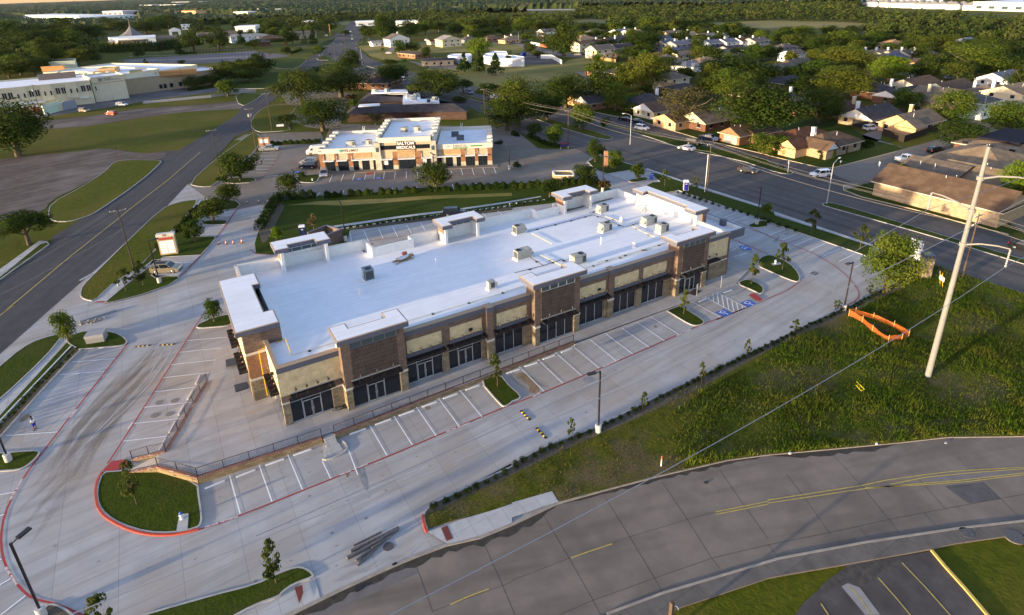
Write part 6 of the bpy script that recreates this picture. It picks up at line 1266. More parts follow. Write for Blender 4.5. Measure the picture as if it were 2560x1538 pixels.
q=at('C0',333,1168)
pr=empty('person',(q[0],q[1],.03),2.7,'person in white shirt and blue shorts standing in the left parking bay with bent arms','person')
def skin(name,vs,es,rs,m_,par,sub=2,root=0):
 me=bpy.data.meshes.new(name);me.from_pydata(vs,es,[]);me.materials.append(m_);o=bpy.data.objects.new(name,me);COL.objects.link(o);o.parent=par
 s=o.modifiers.new('s','SKIN');
 if not me.skin_vertices:me.attributes.new('x','FLOAT','POINT')
 for i,r in enumerate(rs):me.skin_vertices[0].data[i].radius=(r,r)if not isinstance(r,tuple)else r;me.skin_vertices[0].data[i].use_root=(i==root)
 o.modifiers.new('b','SUBSURF').levels=sub;o.modifiers['b'].render_levels=sub;return o
SKN=mat('skin_brown',(.10,.05,.03),None,1,.6);HAIR=mat('hair_black',(.008,.007,.006),None,1,.8)
PV=[(0,0,.92),(0,0,1.12),(0,0,1.38),(.01,0,1.50),(.04,0,1.60),(.05,0,1.72),(0,.19,1.38),(-.02,.26,1.10),(.22,.12,1.14),(.30,.06,1.16),(0,-.19,1.38),(-.02,-.26,1.10),(.22,-.12,1.14),(.30,-.06,1.16),(0,.10,.86),(.03,.12,.48),(-.01,.13,.08),(.13,.14,.03),(0,-.10,.86),(.0,-.13,.48),(-.04,-.15,.08),(.10,-.17,.03)]
PE=[(0,1),(1,2),(2,3),(3,4),(4,5),(2,6),(6,7),(7,8),(8,9),(2,10),(10,11),(11,12),(12,13),(0,14),(14,15),(15,16),(16,17),(0,18),(18,19),(19,20),(20,21)]
PR_=[.13,.12,.14,.055,.085,.075,.06,.042,.03,.03,.06,.042,.03,.03,.085,.055,.038,.04,.085,.055,.038,.04]
skin('body',PV,PE,PR_,SKN,pr)
skin('shirt',[(0,0,.93),(0,0,1.15),(0,0,1.38),(0,0,1.44),(0,.20,1.37),(-.01,.25,1.18),(0,-.20,1.37),(-.01,-.25,1.18)],[(0,1),(1,2),(2,3),(2,4),(4,5),(2,6),(6,7)],[.17,.155,.17,.09,.085,.07,.085,.07],WHITE,pr)
skin('shorts',[(0,0,.94),(0,.1,.85),(.02,.12,.52),(0,-.1,.85),(.01,-.13,.52)],[(0,1),(1,2),(0,3),(3,4)],[.15,.115,.10,.115,.10],mat('shorts_blue',(.02,.03,.30),None,1,.8),pr)
MB().lathe(.03,0,[(.07,1.63),(.105,1.70),(.10,1.78),(.06,1.84)],12).build('hair',HAIR,pr);MB().box(.29,.36,-.09,.09,1.14,1.18).build('controller',BLK,pr)
for s in(-1,1):MB().box(-.06,.19,s*.155-.05,s*.155+.05,0,.07).build('shoe',BLK,pr)

def toilet(code,x,y,rz_,label,body,door):
 q=at(code,x,y);o=empty('portable_toilet',(q[0],q[1],.1),rz_,label,'portable toilet')
 MB().box(-.55,.55,-.55,.55,.08,2.15).build('cabin',body,o);MB().box(-.45,.45,-.585,-.551,.18,2.0).build('door',door,o)
 r_=MB();r_.add([(-.6,-.6,2.15),(.6,-.6,2.15),(.6,.6,2.15),(-.6,.6,2.15),(-.45,-.35,2.42),(.45,-.35,2.42),(.45,.35,2.42),(-.45,.35,2.42)],[(0,1,5,4),(1,2,6,5),(2,3,7,6),(3,0,4,7),(4,5,6,7),(3,2,1,0)]);r_.build('roof',WHITE,o);MB().box(-.56,.56,-.6,.6,0,.08).build('skid',BLK,o)
 MB().box(-.18,.18,-.60,-.586,1.55,1.78).build('door_panel',WHITE,o)
toilet('B2',1610,360,-.7,'blue portable toilet with white roof on the verge by the main road',mat('toilet_grey',(.5,.5,.5)),mat('toilet_blue',(.03,.03,.35)));toilet('B1',440,790,-.25,'dark blue portable toilet with white roof behind the rear left tower',mat('toilet_navy',(.03,.05,.10)),mat('toilet_navy2',(.04,.06,.14)))

q=at('B2',1292,262);o=empty('mailbox',(q[0],q[1],.1),-.4,'blue mailbox on the small bed beside the white bay','mailbox');MB().box(-.4,.4,-.3,.3,.25,1.15).build('box',BLUE,o);l_=MB();
l_.tube((-.4,0,1.15),(.4,0,1.15),.3,.3,16);l_.build('lid',BLUE,o)
for x in(-.33,.33):MB().box(x-.03,x+.03,-.2,.2,0,.25).build('leg',BLK,o)

def enclosure(pts,h,label,m_,cap=WALLW,t=.3):
 c=pts[0];o=empty('dumpster_enclosure',(c[0],c[1],0),0,label,'enclosure')
 for a,b in zip(pts,pts[1:]):MB(c[0],c[1]).ribbon([a,b],t,0,h).build('wall',m_,o);MB(c[0],c[1]).ribbon([a,b],t+.08,h+.002,h+.12).build('wall_cap',cap,o)
 return o
p=P('B2 400,285 368,245 540,240 575,288');
p=[at('B2',400,290),at('B2',572,290),at('B2',545,215),at('B2',372,218)]
enclosure([at('B2',400,290),at('B2',572,290),at('B2',560,245),at('B2',378,248),at('B2',398,289)],1.9,'open brick dumpster enclosure with white inside beside the round oak',mat('enclosure_tan',(.50,.36,.20),(.42,.30,.17),2),WALLW)
struct('enclosure_floor',MB().poly(P('B2 402,289 570,289 558,248 382,250'),.07),WALLW)
E1=[ray(*px('Z4',*q_),2.2)for q_ in((1000,185),(1360,40),(1650,120),(1370,225),(1180,290))]
o=enclosure([E1[3],E1[2],E1[1],E1[0]],2.3,'dark brick dumpster enclosure behind the rear left tower, filled with debris',BRB,FAS)
enclosure([E1[3],E1[4]],2.3,'short dark brick gate wall of the dumpster enclosure',BRB,FAS)
c=E1[1];rn=random.Random(4);o=empty('debris_pile',((E1[1][0]+E1[3][0])/2,(E1[1][1]+E1[3][1])/2,.05),0,'pile of planks and rubbish inside the dark enclosure','debris');m_=MB()
for i in range(26):m_.obox(rn.uniform(-1.8,1.5),rn.uniform(-1.5,1.2),.1+rn.random()*.9,.2+rn.random()*1.1,rn.uniform(.4,2.2),rn.uniform(.1,.5),rn.uniform(0,3))
m_.build('planks',mat('timber',(.36,.26,.15)),o)

OM=mat('orange_mesh',(.50,.12,.02),(.40,.09,.015),9,.7)
_n=OM.node_tree;_t=_n.nodes.new('ShaderNodeBsdfTransparent');_m=_n.nodes.new('ShaderNodeMixShader');_m.inputs[0].default_value=.3;_n.links.new(_n.nodes['Principled BSDF'].outputs[0],_m.inputs[1]);_n.links.new(_t.outputs[0],_m.inputs[2]);_n.links.new(_m.outputs[0],_n.nodes['Material Output'].inputs[0])
op=P('C3 745,120 870,180 960,270 1110,365 1235,350 1298,320 1160,230 970,155 805,105 740,118')
o=empty('mesh_fence',(op[0][0],op[0][1],.1),0,'orange plastic mesh fence looped round a pit in the vacant field','fence');f_=MB(op[0][0],op[0][1]);rs_=resample(op,.5)
rn=random.Random(2);hs=[.85+.12*sin(i*.9)+rn.uniform(-.08,.08)for i in range(len(rs_))]
vs=[];fs=[]
for i,a in enumerate(rs_):vs+=[(a[0],a[1],.12),(a[0]+.02,a[1]+.02,hs[i])]
fs=[(2*i,2*i+2,2*i+3,2*i+1)for i in range(len(rs_)-1)];f_.add(vs,fs);f_.build('mesh',OM,o)
for a in op[:-1]:MB(op[0][0],op[0][1]).tube((a[0],a[1],0),(a[0],a[1],1.15),.035,n=5).build('stake',mat('stake_wood',(.5,.36,.16)),o)
struct('pit',MB().poly(sm([(sum(a[0]for a in op[:-1])/9+(a[0]-sum(b[0]for b in op[:-1])/9)*.55,sum(a[1]for a in op[:-1])/9+(a[1]-sum(b[1]for b in op[:-1])/9)*.55)for a in op[:-1]],2),.14),mat('pit_soil',(.05,.035,.03),(.09,.06,.06),1.5,.9))

q=at('C3',840,810);o=empty('yellow_trestle',(q[0],q[1],.45),.3,'small yellow metal frame lying in the weeds of the field','trestle')
for a,b in(((-.6,-.4,0),(-.3,.5,.5)),((.5,-.5,0),(.5,.6,.6)),((-.5,-.1,.2),(.5,0,.3)),((-.4,.2,.35),(.5,.3,.45)),((-.6,-.4,0),(.0,-.7,.1)),((0,-.7,.1),(.3,.1,.4))):MB().tube([v*.75 for v in a],[v*.75 for v in b],.03,n=6).build('bar',mat('trestle_yellow',(.50,.42,.02)),o)
q=at('D2',1382,110);o=empty('marker_post',(q[0],q[1],.1),0,'white marker post with orange top near the curved road kerb','marker post');MB().tube((0,0,0),(0,0,.85),.055,n=8).build('post',WHITE,o);MB().tube((0,0,.85),(0,0,1.25),.06,.05,8).build('orange_top',CONE,o)
q=at('B3',1605,1255);o=empty('yard_sign',(q[0],q[1],.1),.9,'white board sign on two slanting yellow stakes beside the main road','sign')
for a in(-.35,.35):MB().tube((a,0,0),(a+.35,.3,2.3),.04,n=6).build('stake',PIPEY,o)
MB().box(-.55,.75,.12,.17,1.0,1.7).build('board',WHITE,o)
def pylonsign(code,x,y,rz_,w_,d_,h,label,head=None,headm=RED,name='tenant_sign'):
 q=at(code,x,y);o=empty(name,(q[0],q[1],.1),rz_,label,'sign')
 b=MB();b.box(-w_/2,w_/2,-d_/2,d_/2,0,h);b.build('stone_frame',mat('sign_stone',(.48,.37,.22),(.36,.27,.17),3,.9),o)
 MB().box(-w_/2-.05,w_/2+.05,-d_/2-.05,d_/2+.05,h+.002,h+.5).build('sign_cap',CAP if headm is RED else FAS,o)
 for i in range(6):
  z1=h-.35-i*(h-.6)/6;z0=z1-(h-.6)/6+.05
  if i==0 and head:MB().box(-w_/2+.25,w_/2-.25,-d_/2-.03,-d_/2-.002,z0+.15,z1+.1).build('header_panel',headm,o)
  elif i<=1:MB().box(-w_/2+.25,w_/2-.25,-d_/2-.03,-d_/2-.002,z0,z1).build('sign_panel',mat('sign_white',(.82,.80,.80)),o)
  else:
   MB().box(-w_/2+.25,-.03,-d_/2-.03,-d_/2-.002,z0,z1).build('sign_panel',mat('sign_white',(.82,.80,.80)),o);MB().box(.03,w_/2-.25,-d_/2-.03,-d_/2-.002,z0,z1).build('sign_panel',mat('sign_white',(.82,.80,.80)),o)
 return o
pylonsign('B0',1578,948,-.28,2.9,.8,3.6,'white tenant sign with red header in a stone frame beside the left drive','x')
o=[k for k in COL.objects if k.name.startswith('tenant_sign')][0];text('158',.42,mat('numeral_red',(.18,.02,.02)),(-.1,-.47,3.85),(pi/2,0,0),o)
o=pylonsign('B3',1440,1160,.9,1.6,1.3,3.4,'dark capped tenant sign with white panels at the right corner of the lot',None,FAS)
q=at('B3',1345,1010);o=empty('billboard',(q[0],q[1],0),1.1,'blank white stepped board standing behind the tall corner tree','board');MB().box(-1.3,1.3,-.15,.15,.3,3.6).build('panel',WALLW,o);MB().box(-1.0,.3,-.14,.14,3.6,3.9).build('panel_top',WALLW,o)
for a in(-1,1):MB().box(a-.08,a+.08,-.1,.1,0,.3).build('leg',BLK,o)
def smallsign(code,x,y,rz_,w_,h0,h1,m_,label,posts=2,post=WHITE,t=.12):
 q=at(code,x,y);o=empty('sign_board',(q[0],q[1],.05),rz_,label,'sign');MB().box(-w_/2,w_/2,-t/2,t/2,h0,h1).build('board',m_,o)
 for a in((-w_/2+.1,w_/2-.1)if posts==2 else(0,)):MB().box(a-.05,a+.05,-.05,.05,0,h1 if posts==2 else h0).build('post',post,o)
 return o
BRS=mat('sign_brick',(.42,.22,.12),(.33,.17,.10),3)
o=smallsign('A1',85,1365,-.35,3.2,0,3.0,BRS,'brick monument sign with a white board beside the silver pickup',2,BRS,.6);MB().box(-1.25,1.25,-.36,-.305,1.3,2.5).build('sign_panel',WHITE,o)
o=smallsign('A1',228,1190,-.3,2.8,.4,1.5,BLK,'small white sign in a dark frame on the lawn near the umbrella tree',2,BLK);MB().box(-1.2,1.2,-.09,-.061,.6,1.35).build('sign_panel',WHITE,o)
o=smallsign('B2',870,140,-.5,1.0,0,4.2,BRS,'narrow brick sign pillar at the corner verge of the main road',1,BRS,.8)
o=smallsign('A2',487,1385,-.15,2.6,.7,1.9,mat('sign_navy',(.05,.05,.12)),'low sign with white posts, red and blue panels on the corner bed',2,WHITE);MB().box(-1.1,1.1,-.09,-.061,1.55,1.85).build('red_panel',RED,o)
smallsign('B3',1015,205,.8,.8,1.9,3.0,WHITE,'white sign above a small black box at the corner of the side street',1,STEEL);smallsign('B3',182,195,.3,.9,2.3,3.0,WHITE,'back of the stop sign on the median tip, under a green street sign',1,STEEL)
q=at('B3',182,195);tag(MB(q[0],q[1]).box(q[0]-1.0,q[0]+1.0,q[1]-.03,q[1]+.03,3.35,3.6).build('street_sign',mat('street_green',(.02,.22,.17)),loc=(q[0],q[1],0)),'green street name sign above the stop sign on the median tip','street sign')
smallsign('A1',1265,480,-.2,3.4,1.0,2.6,mat('sign_violet',(.16,.15,.28)),'violet grey sign board in front of the brick shop');smallsign('A1',655,345,-.4,3,1,2.6,mat('sign_lilac',(.45,.42,.55)),'lilac sign at the top left of the main road');smallsign('A1',718,295,0,3.4,5,9,mat('sign_white2',(.75,.75,.75)),'tall white sign far up by the yellow pole',1,STEEL)
q=at('A2',1435,1200);smallsign('A2',1435,1200,0,.5,.9,1.3,WHITE,'white letterbox at the kerb of the frontage road',1,WOOD);smallsign('B3',670,130,0,.5,.9,1.3,WHITE,'white letterbox at the corner of the side street',1,WOOD)
for code,x,y,lb in(('Z6',1120,1130,'blue and white parking sign left of the accessible spaces'),('Z6',1495,1000,'blue and white parking sign right of the accessible spaces')):
 q=at(code,x,y);o=empty('parking_sign',(q[0],q[1],.1),.1,lb,'sign');MB().tube((0,0,0),(0,0,2.1),.03,n=6).build('post',STEEL,o);MB().box(-.16,.16,-.05,-.03,1.55,2.1).build('plate',WHITE,o);MB().box(-.11,.11,-.056,-.051,1.75,2.0).build('blue_symbol',BLUE,o)

q=at('C0',905,340);o=empty('utility_cabinet',(q[0],q[1],.1),-.25,'grey metal utility cabinet on the left lawn tip','cabinet');MB().box(-1.1,1.1,-.8,.8,0,.75).build('case',mat('cabinet_grey',(.25,.25,.25)),o);MB().box(-1.15,1.15,-.85,.85,.752,1.2).build('lid',mat('cabinet_lid',(.32,.31,.31)),o)
q=at('C0',830,350);tag(MB(q[0],q[1]).box(q[0]-.3,q[0]+.3,q[1]-.3,q[1]+.3,0,1.0).build('meter_box',mat('cabinet_grey',(.25,.25,.25)),loc=(q[0],q[1],.1)),'small grey box left of the utility cabinet','box')
LOG=mat('log_wood',(.16,.15,.15),(.10,.095,.10),4,.9)
for i,(a,b,c,d,r,z)in enumerate([(905,848,1165,718,.13,.13),(880,905,1325,680,.22,.22),(845,970,1320,700,.24,.24),(850,985,1180,800,.16,.60),(930,985,1290,720,.15,.16),(940,1035,1200,800,.13,.13),(1080,880,1300,740,.14,.42),(950,1000,1080,890,.09,.09)]):
 p0=at('D1',a,b);p1=at('D1',c,d);m_=MB(p0[0],p0[1]);m_.tube((p0[0],p0[1],z*.6+.03),(p1[0],p1[1],z*.6+.03),r*.62,r*.5,9);tag(m_.build('log',LOG,loc=(p0[0],p0[1],0)),('thin log lying apart above the pile','pale thick log on the upper side of the pile','thickest log in the middle of the pile','log lying on top of the pile','dark log in the lower half of the pile','log slanting off at the lower end of the pile','short log near the right end of the pile','broken stick at the lower left of the pile')[i],'log','old poles piled on the bottom drive')
p0=at('C0',740,170);p1=at('C0',1070,65);m_=MB(p0[0],p0[1]);m_.ribbon([p0,p1],.5,.05,.3);tag(m_.build('steel_beam',mat('beam_grey',(.30,.31,.33)),loc=(p0[0],p0[1],0)),'long grey steel beam lying on the left drive','beam')
q=at('C0',860,165);o=empty('rubble_heap',(q[0],q[1],.03),0,'scattered broken pieces beside the grey beam on the drive','rubble');m_=MB();rn=random.Random(6)
for i in range(26):m_.obox(rn.uniform(-1.6,1.5),rn.uniform(-.5,.5),0,rn.uniform(.05,.2),rn.uniform(.1,.5),rn.uniform(.1,.3),rn.uniform(0,3))
m_.build('pieces',mat('rubble',(.28,.24,.19)),o)
q=at('C1',830,1000);o=empty('cable_heap',(q[0],q[1],tzz(*q)),0,'tangled heap of black cable at the foot of the first front tower','cable');m_=MB();rn=random.Random(9)
for k_ in range(9):
 cx,cy,r=rn.uniform(-.9,.9),rn.uniform(-.25,.25),rn.uniform(.3,.6);m_.path([(cx+r*cos(t)*1.3,cy+r*sin(t)*.6,.05+k_*.02+.05*sin(t*3+k_))for t in[i*pi/8 for i in range(17)]],.025,4)
m_.build('cable',BLK,o)
for i,(s,lb)in enumerate((('Z2 250,465 385,432 420,535 262,562','flat dark panel on the terrace, nearer the parking row'),('Z2 375,825 555,775 575,860 395,920','flat dark panel on the terrace near the brick corner'))):
 p=P(s,.55);m_=MB(p[0][0],p[0][1]);m_.prism(p,.55,.66);tag(m_.build('dark_panel',mat('panel_dark',(.055,.055,.06),(.08,.08,.085),5,.6),loc=(p[0][0],p[0][1],0)),lb,'panel')  # thin flat dark shapes on the terrace, below the side awnings
q=at('Z6',1090,1075);tag(MB(q[0],q[1]).obox(q[0],q[1],.0,.02,2.0,1.1,.2).build('door_mat',mat('mat_dark',(.06,.045,.05)),loc=(q[0],q[1],tzz(*q)+.01)),'dark mat on the walkway in front of the right tower door','mat')

for code,x,y,s,c,lb in(('C3',200,1395,.5,WHITE,'white litter at the kerb below the orange fence'),('C3',1005,1308,.4,WHITE,'white bag in the gutter of the curved road'),('C3',1645,1300,.4,STEEL,'grey litter in the gutter of the curved road'),('D1',1010-50,1245,.9,BLK,'black strip of rubber on the curved road'),('D1',1285,1015,.6,BLK,'dark lid at the edge of the bottom drive'),('D2',1795,258,.5,BLK,'dark scrap of rubber on the far lane of the curved road'),('B3',1395,1405,.5,WHITE,'white rag in the weeds by the pylon')):
 q=at(code,x,y);rn=random.Random(int(x));m_=MB(q[0],q[1]);pl=[(q[0]+s*.5*rn.uniform(.6,1.2)*cos(a),q[1]+s*.3*rn.uniform(.6,1.2)*sin(a))for a in[i*pi/4 for i in range(8)]];m_.prism(pl,0,.06);tag(m_.build('litter',c,loc=(q[0],q[1],.05 if code!='C3'else.13)),lb,'litter')
 #  THE MEDICAL BUILDING (white topped, three blocks)
STU=mat('stucco_tan',(.46,.36,.24),(.42,.33,.22),2,.85);STW=mat('stucco_white',(.60,.56,.48),(.54,.50,.43),2,.8);OBR=mat('front_brick',(.28,.135,.07),(.23,.11,.06),kind='brick',bw=.5,bh=.16,mort=(.42,.24,.14));LST=mat('limestone',(.52,.47,.36),(.45,.40,.31),kind='brick',bw=.8,bh=.4,mort=(.5,.45,.36));RST=mat('rough_stone',(.42,.29,.15),(.30,.20,.11),3,.95)
MA=(34.28,156.69);MR=atan2(135.44-156.69,74.20-34.28)
med=empty('medical_center',(MA[0],MA[1],0),MR,'medical building with white parapets, orange brick piers and a higher middle block','building')
def mx(sx):return(sx-95)/2245*45.2
def mb(name,m_,*b,par=None):return MB().box(*b).build(name,m_,par or med)
WB=20.5
def wing(x0,x1,y0,y1,h,name):
 mb('wall',STU,x0,x1,y0,y1,-.1,h-1.3);mb('parapet_front',STW,x0-.15,x1+.15,y0-.2,y0+.15,h-1.3,h);mb('parapet_back',STW,x0-.15,x1+.15,y1-.15,y1+.15,h-1.3,h)
 mb('roof',ROOFW,x0+.1,x1-.1,y0+.15,y1-.15,h-1.0,h-.95)
wing(0,14.9,0,WB,6.1,'left');wing(30.6,45.2,0,WB,6.1,'right');wing(16,29.2,-.6,WB+3,8.6,'middle')
mb('parapet_side',STW,-.2,.15,.1,WB,4.8,6.1);mb('parapet_side',STW,45.05,45.4,.1,WB,4.8,6.1)
for x0 in(14.7,29.1):
 mb('pylon',LST,x0,x0+1.5,-1.2,.6,-.1,7.4);mb('pylon_window',GLC,x0+.35,x0+1.15,-1.24,-1.19,5.0,6.2);mb('side_parapet',STW,x0+.5,x0+1.0,.6,WB+3,4.5,8.6)
for i in range(5):
 y=3+i*4.0
 mb('parapet_step',STW,-.35,1.2,y-.75,y+.75,5.4,6.45);mb('parapet_step',STW,14.6,16.1,y-.75+2,y+.75+2,8.0,9.0);mb('parapet_step',STW,29.1,30.7,y-.75+2,y+.75+2,8.0,9.0)
 if i<4:mb('parapet_step',STW,44.0,45.5,y-.7,y+.7,5.4,6.45)
def mwin(s0,s1,y=-.02,z0=0,z1=2.7,door=False,name='window'):
 x0,x1=mx(s0),mx(s1);g_=MB().box(x0,x1,y-.1,y-.03,z0,z1).build('door'if door else 'window',GLS,med);f_=MB()
 for i in range(3):xx=x0+(x1-x0)*i/2;f_.box(xx-.04,xx+.04,y-.16,y-.101,z0,z1)
 f_.box(x0,x1,y-.155,y-.102,z1-.08,z1);f_.build('frame',BLK,g_)
for a in((330,465),(525,595),(785,845),(1620,1675),(1870,1925),(1990,2110),(2155,2275)):mwin(*a)
for a in((165,290),(640,735),(1730,1820)):mwin(*a,z1=2.8,door=True)
mwin(915,1045,-.62);mwin(1130,1340,-.62,z1=2.9,door=True);mwin(1425,1545,-.62)
for s0,s1 in((1170-255,1045),(1425,1545)):mb('poster',mat('poster_white',(.7,.68,.66)),mx(s0)+.1,mx(s1)-1.3,-.80,-.79,1.4,2.5)
for s0,s1,y in((97,163,0),(292,328,0),(467,523,0),(1345,1422,-.6),(1048,1112,-.6),(1928,1988,0),(2112,2153,0),(2277,2335,0)):
 mb('brick_pier',OBR,mx(s0),mx(s1),y-.22,y,1.25,4.8);mb('stone_base',LST,mx(s0)-.03,mx(s1)+.03,y-.27,y,-.1,1.25)
for s0,s1 in((597,638),(737,783),(1677,1728),(1822,1868)):mb('stone_base',LST,mx(s0),mx(s1),-.2,0,-.1,2.8)
mb('stone_panel',RST,mx(510),mx(770),-.12,0,3.4,4.7);mb('stone_panel',RST,mx(1680),mx(1925),-.12,0,3.4,4.7);mb('stone_panel',RST,mx(1112),mx(1340),-.85,-.6,3.2,5.3);mb('name_panel',mat('panel_brown',(.07,.045,.03),(.05,.035,.025),2),mx(1112),mx(1340),-.85,-.6,5.3,7.6)
mb('clerestory_window',GLS,mx(900),mx(1110),-.68,-.6,5.4,6.5);mb('clerestory_window',GLS,mx(1342),mx(1545),-.68,-.6,5.4,6.5)
for s0,s1,y in((150,285,0),(322,455,0),(513,832,0),(905,1045,-.6),(1117,1340,-.6),(1418,1560,-.6),(1617,1928,0),(1988,2115,0),(2152,2280,0)):
 a_=mb('awning',WHITE,mx(s0),mx(s1),y-1.3,y-.05,2.95,3.1)
 for xx in(mx(s0)+.1,mx(s1)-.1):MB().tube((xx,y-1.2,3.1),(xx,y-.05,4.3),.03,n=5).build('tie_rod',WHITE,a_)
mb('walk',TANC,-1.5,46.5,-2.6,-.05,-.1,.14)
TXW=mat('letter_white',(.85,.85,.85));
text('SALTOM',1.15,TXW,((mx(1115)+mx(1338))/2,-.87,6.95),(pi/2,0,0),med);text('MEDICALS',1.05,TXW,((mx(1115)+mx(1338))/2,-.87,5.85),(pi/2,0,0),med)
text('WELLMED',.95,mat('letter_dark',(.10,.05,.03)),(mx(500),-.22,5.45),(pi/2,0,0),med);text('DENTAL',1.0,mat('letter_grey',(.16,.17,.16)),(mx(1925),-.22,5.5),(pi/2,0,0),med)
mb('green_sign',mat('sign_green',(.05,.22,.06)),mx(1835),mx(2020),-.24,-.2,4.85,5.1);mb('green_sign',mat('sign_green',(.05,.22,.06)),mx(2060),mx(2215),-.24,-.2,5.25,5.6)
MB().tube((mx(385),-.25,5.45),(mx(385),-.2,5.45),.42,.42,16).build('round_logo',mat('logo_teal',(.10,.28,.24)),med);MB().tube((mx(1765),-.25,5.5),(mx(1765),-.2,5.5),.4,.4,14).build('tooth_logo',mat('logo_grey',(.35,.38,.36)),med);text('1025',.4,RED,(mx(88)+.5,-.22,5.5),(pi/2,0,0),med)
cS,sS=cos(MR),sin(MR)
def mw(x,y):return(MA[0]+x*cS-y*sS,MA[1]+x*sS+y*cS)
for sx,y,z,lb,kw in((455,6.0,5.1,'beige air conditioner on the left wing of the medical building, nearest the front',dict(L=2.3)),(690,6.5,5.1,'small beige air conditioner beside the ring on the left wing of the medical building',dict(L=1.4)),(800,12.5,5.1,'beige air conditioner against the middle block of the medical building',dict(L=1.5)),(1165,9,7.6,'left one of two air conditioners on the high middle block',dict(L=1.9)),(1335,9.5,7.6,'right one of two air conditioners on the high middle block',dict(L=1.9)),(1840,12,5.1,'dark grey air conditioner on the dental wing, farther back',dict(L=2.0,m_=mat('hvac_dark',(.10,.105,.13)))),(1920,7.5,5.1,'dark grey air conditioner on the dental wing, nearer the front',dict(L=2.0,m_=mat('hvac_dark',(.10,.105,.13))))):
 q=mw(mx(sx),y);hvac(q[0],q[1],z,lb,rz_=MR+(0 if sx<1800 else 3.14),hood=False,group='air conditioners of the medical building',**kw)
q=mw(mx(590),9.5);tag(MB(q[0],q[1]).lathe(q[0],q[1],[(.5,5.1),(.5,5.35),(.3,5.4)],14).build('roof_fan',STEEL,loc=(q[0],q[1],0)),'round fan on the left wing roof of the medical building','roof fan')
for sx in(505,1920):
 l_=MB();x=mx(sx)
 for dx in(-.25,.25):l_.tube((x+dx,WB-.3,5.0),(x+dx,WB+.1,7.3),.05,n=5)
 for i in range(6):l_.tube((x-.25,WB-.25,5.2+i*.3),(x+.25,WB-.25,5.2+i*.3),.04,n=4)
 l_.build('roof_ladder',WHITE,med)
 #  GENERIC HOUSES
ROOFM={}
def roofmat(k):
 c=dict(brown=(.115,.075,.05),tan=(.24,.17,.105),grey=(.115,.10,.09),dark=(.06,.052,.055),red=(.10,.048,.03),blue=(.12,.13,.16),orange=(.36,.20,.09),pale=(.26,.24,.22),taupe=(.17,.13,.095))[k]
 return mat('shingle_'+k,c,tuple(v*.75 for v in c),6,.95,0,6,c3=tuple(v*1.2 for v in c),s3=.5)
def wallmat(k):
 d=dict(brick=('brick',(.34,.17,.09)),tanbrick=('brick',(.42,.31,.19)),dkbrick=('brick',(.17,.085,.055)),white=('w',(.72,.72,.70)),cream=('w',(.62,.54,.38)),orange=('w',(.66,.40,.20)),tan=('w',(.50,.39,.25)),grey=('w',(.30,.30,.31)),blue=('w',(.26,.32,.36)),green=('w',(.50,.56,.44)),metal=('w',(.55,.57,.62)))[k]
 return mat('wall_'+k,d[1],tuple(v*.8 for v in d[1]),kind='brick',bw=.5,bh=.2,mort=tuple(v*1.1 for v in d[1]))if d[0]=='brick'else mat('wall_'+k,d[1],tuple(v*.9 for v in d[1]),2,.85)
def roofgeo(x0,x1,y0,y1,z,rise,kind,ax,ov=.55,th=.12):
 m_=MB();X0,X1,Y0,Y1=x0-ov,x1+ov,y0-ov,y1+ov
 if ax=='y':tr=lambda x,y,zz:(y,x,zz);X0,X1,Y0,Y1=Y0,Y1,X0,X1
 else:tr=lambda x,y,zz:(x,y,zz)
 hy=(Y0+Y1)/2;r=(Y1-Y0)/2*(1.0 if kind=='hip'else 0);r=min(r,(X1-X0)/2-.3)
 a=[tr(X0,Y0,z),tr(X1,Y0,z),tr(X1,Y1,z),tr(X0,Y1,z),tr(X0+r,hy,z+rise),tr(X1-r,hy,z+rise)]
 b=[(p[0],p[1],p[2]-th)for p in a[:4]]
 f=[(0,1,5,4),(2,3,4,5),(1,2,5),(3,0,4),(9,8,7,6),(0,6,7,1),(1,7,8,2),(2,8,9,3),(3,9,6,0)]
 if ax=='y':f=[tuple(reversed(q))for q in f]
 if kind=='gable':f=[q for q in f if q not in((1,2,5),(3,0,4),(5,2,1),(4,0,3))]
 m_.add(a+b,f)
 gb=None
 if kind=='gable':
  k=ov*.75;GB=[]
  for xx,e in((X0+k,1),(X1-k,-1)):gb=MB();GB.append(gb);q=[tr(xx,Y0+.25,z-.05),tr(xx,Y1-.25,z-.05),tr(xx,hy,z+rise-.12)];gb.add(q+[tr(xx+e*.1,Y0+.25,z-.05),tr(xx+e*.1,Y1-.25,z-.05),tr(xx+e*.1,hy,z+rise-.12)],[(0,1,2),(5,4,3),(0,3,4,1),(1,4,5,2),(2,5,3,0)])
 return m_,(GB if gb else None)
NH=[0];HP=[]
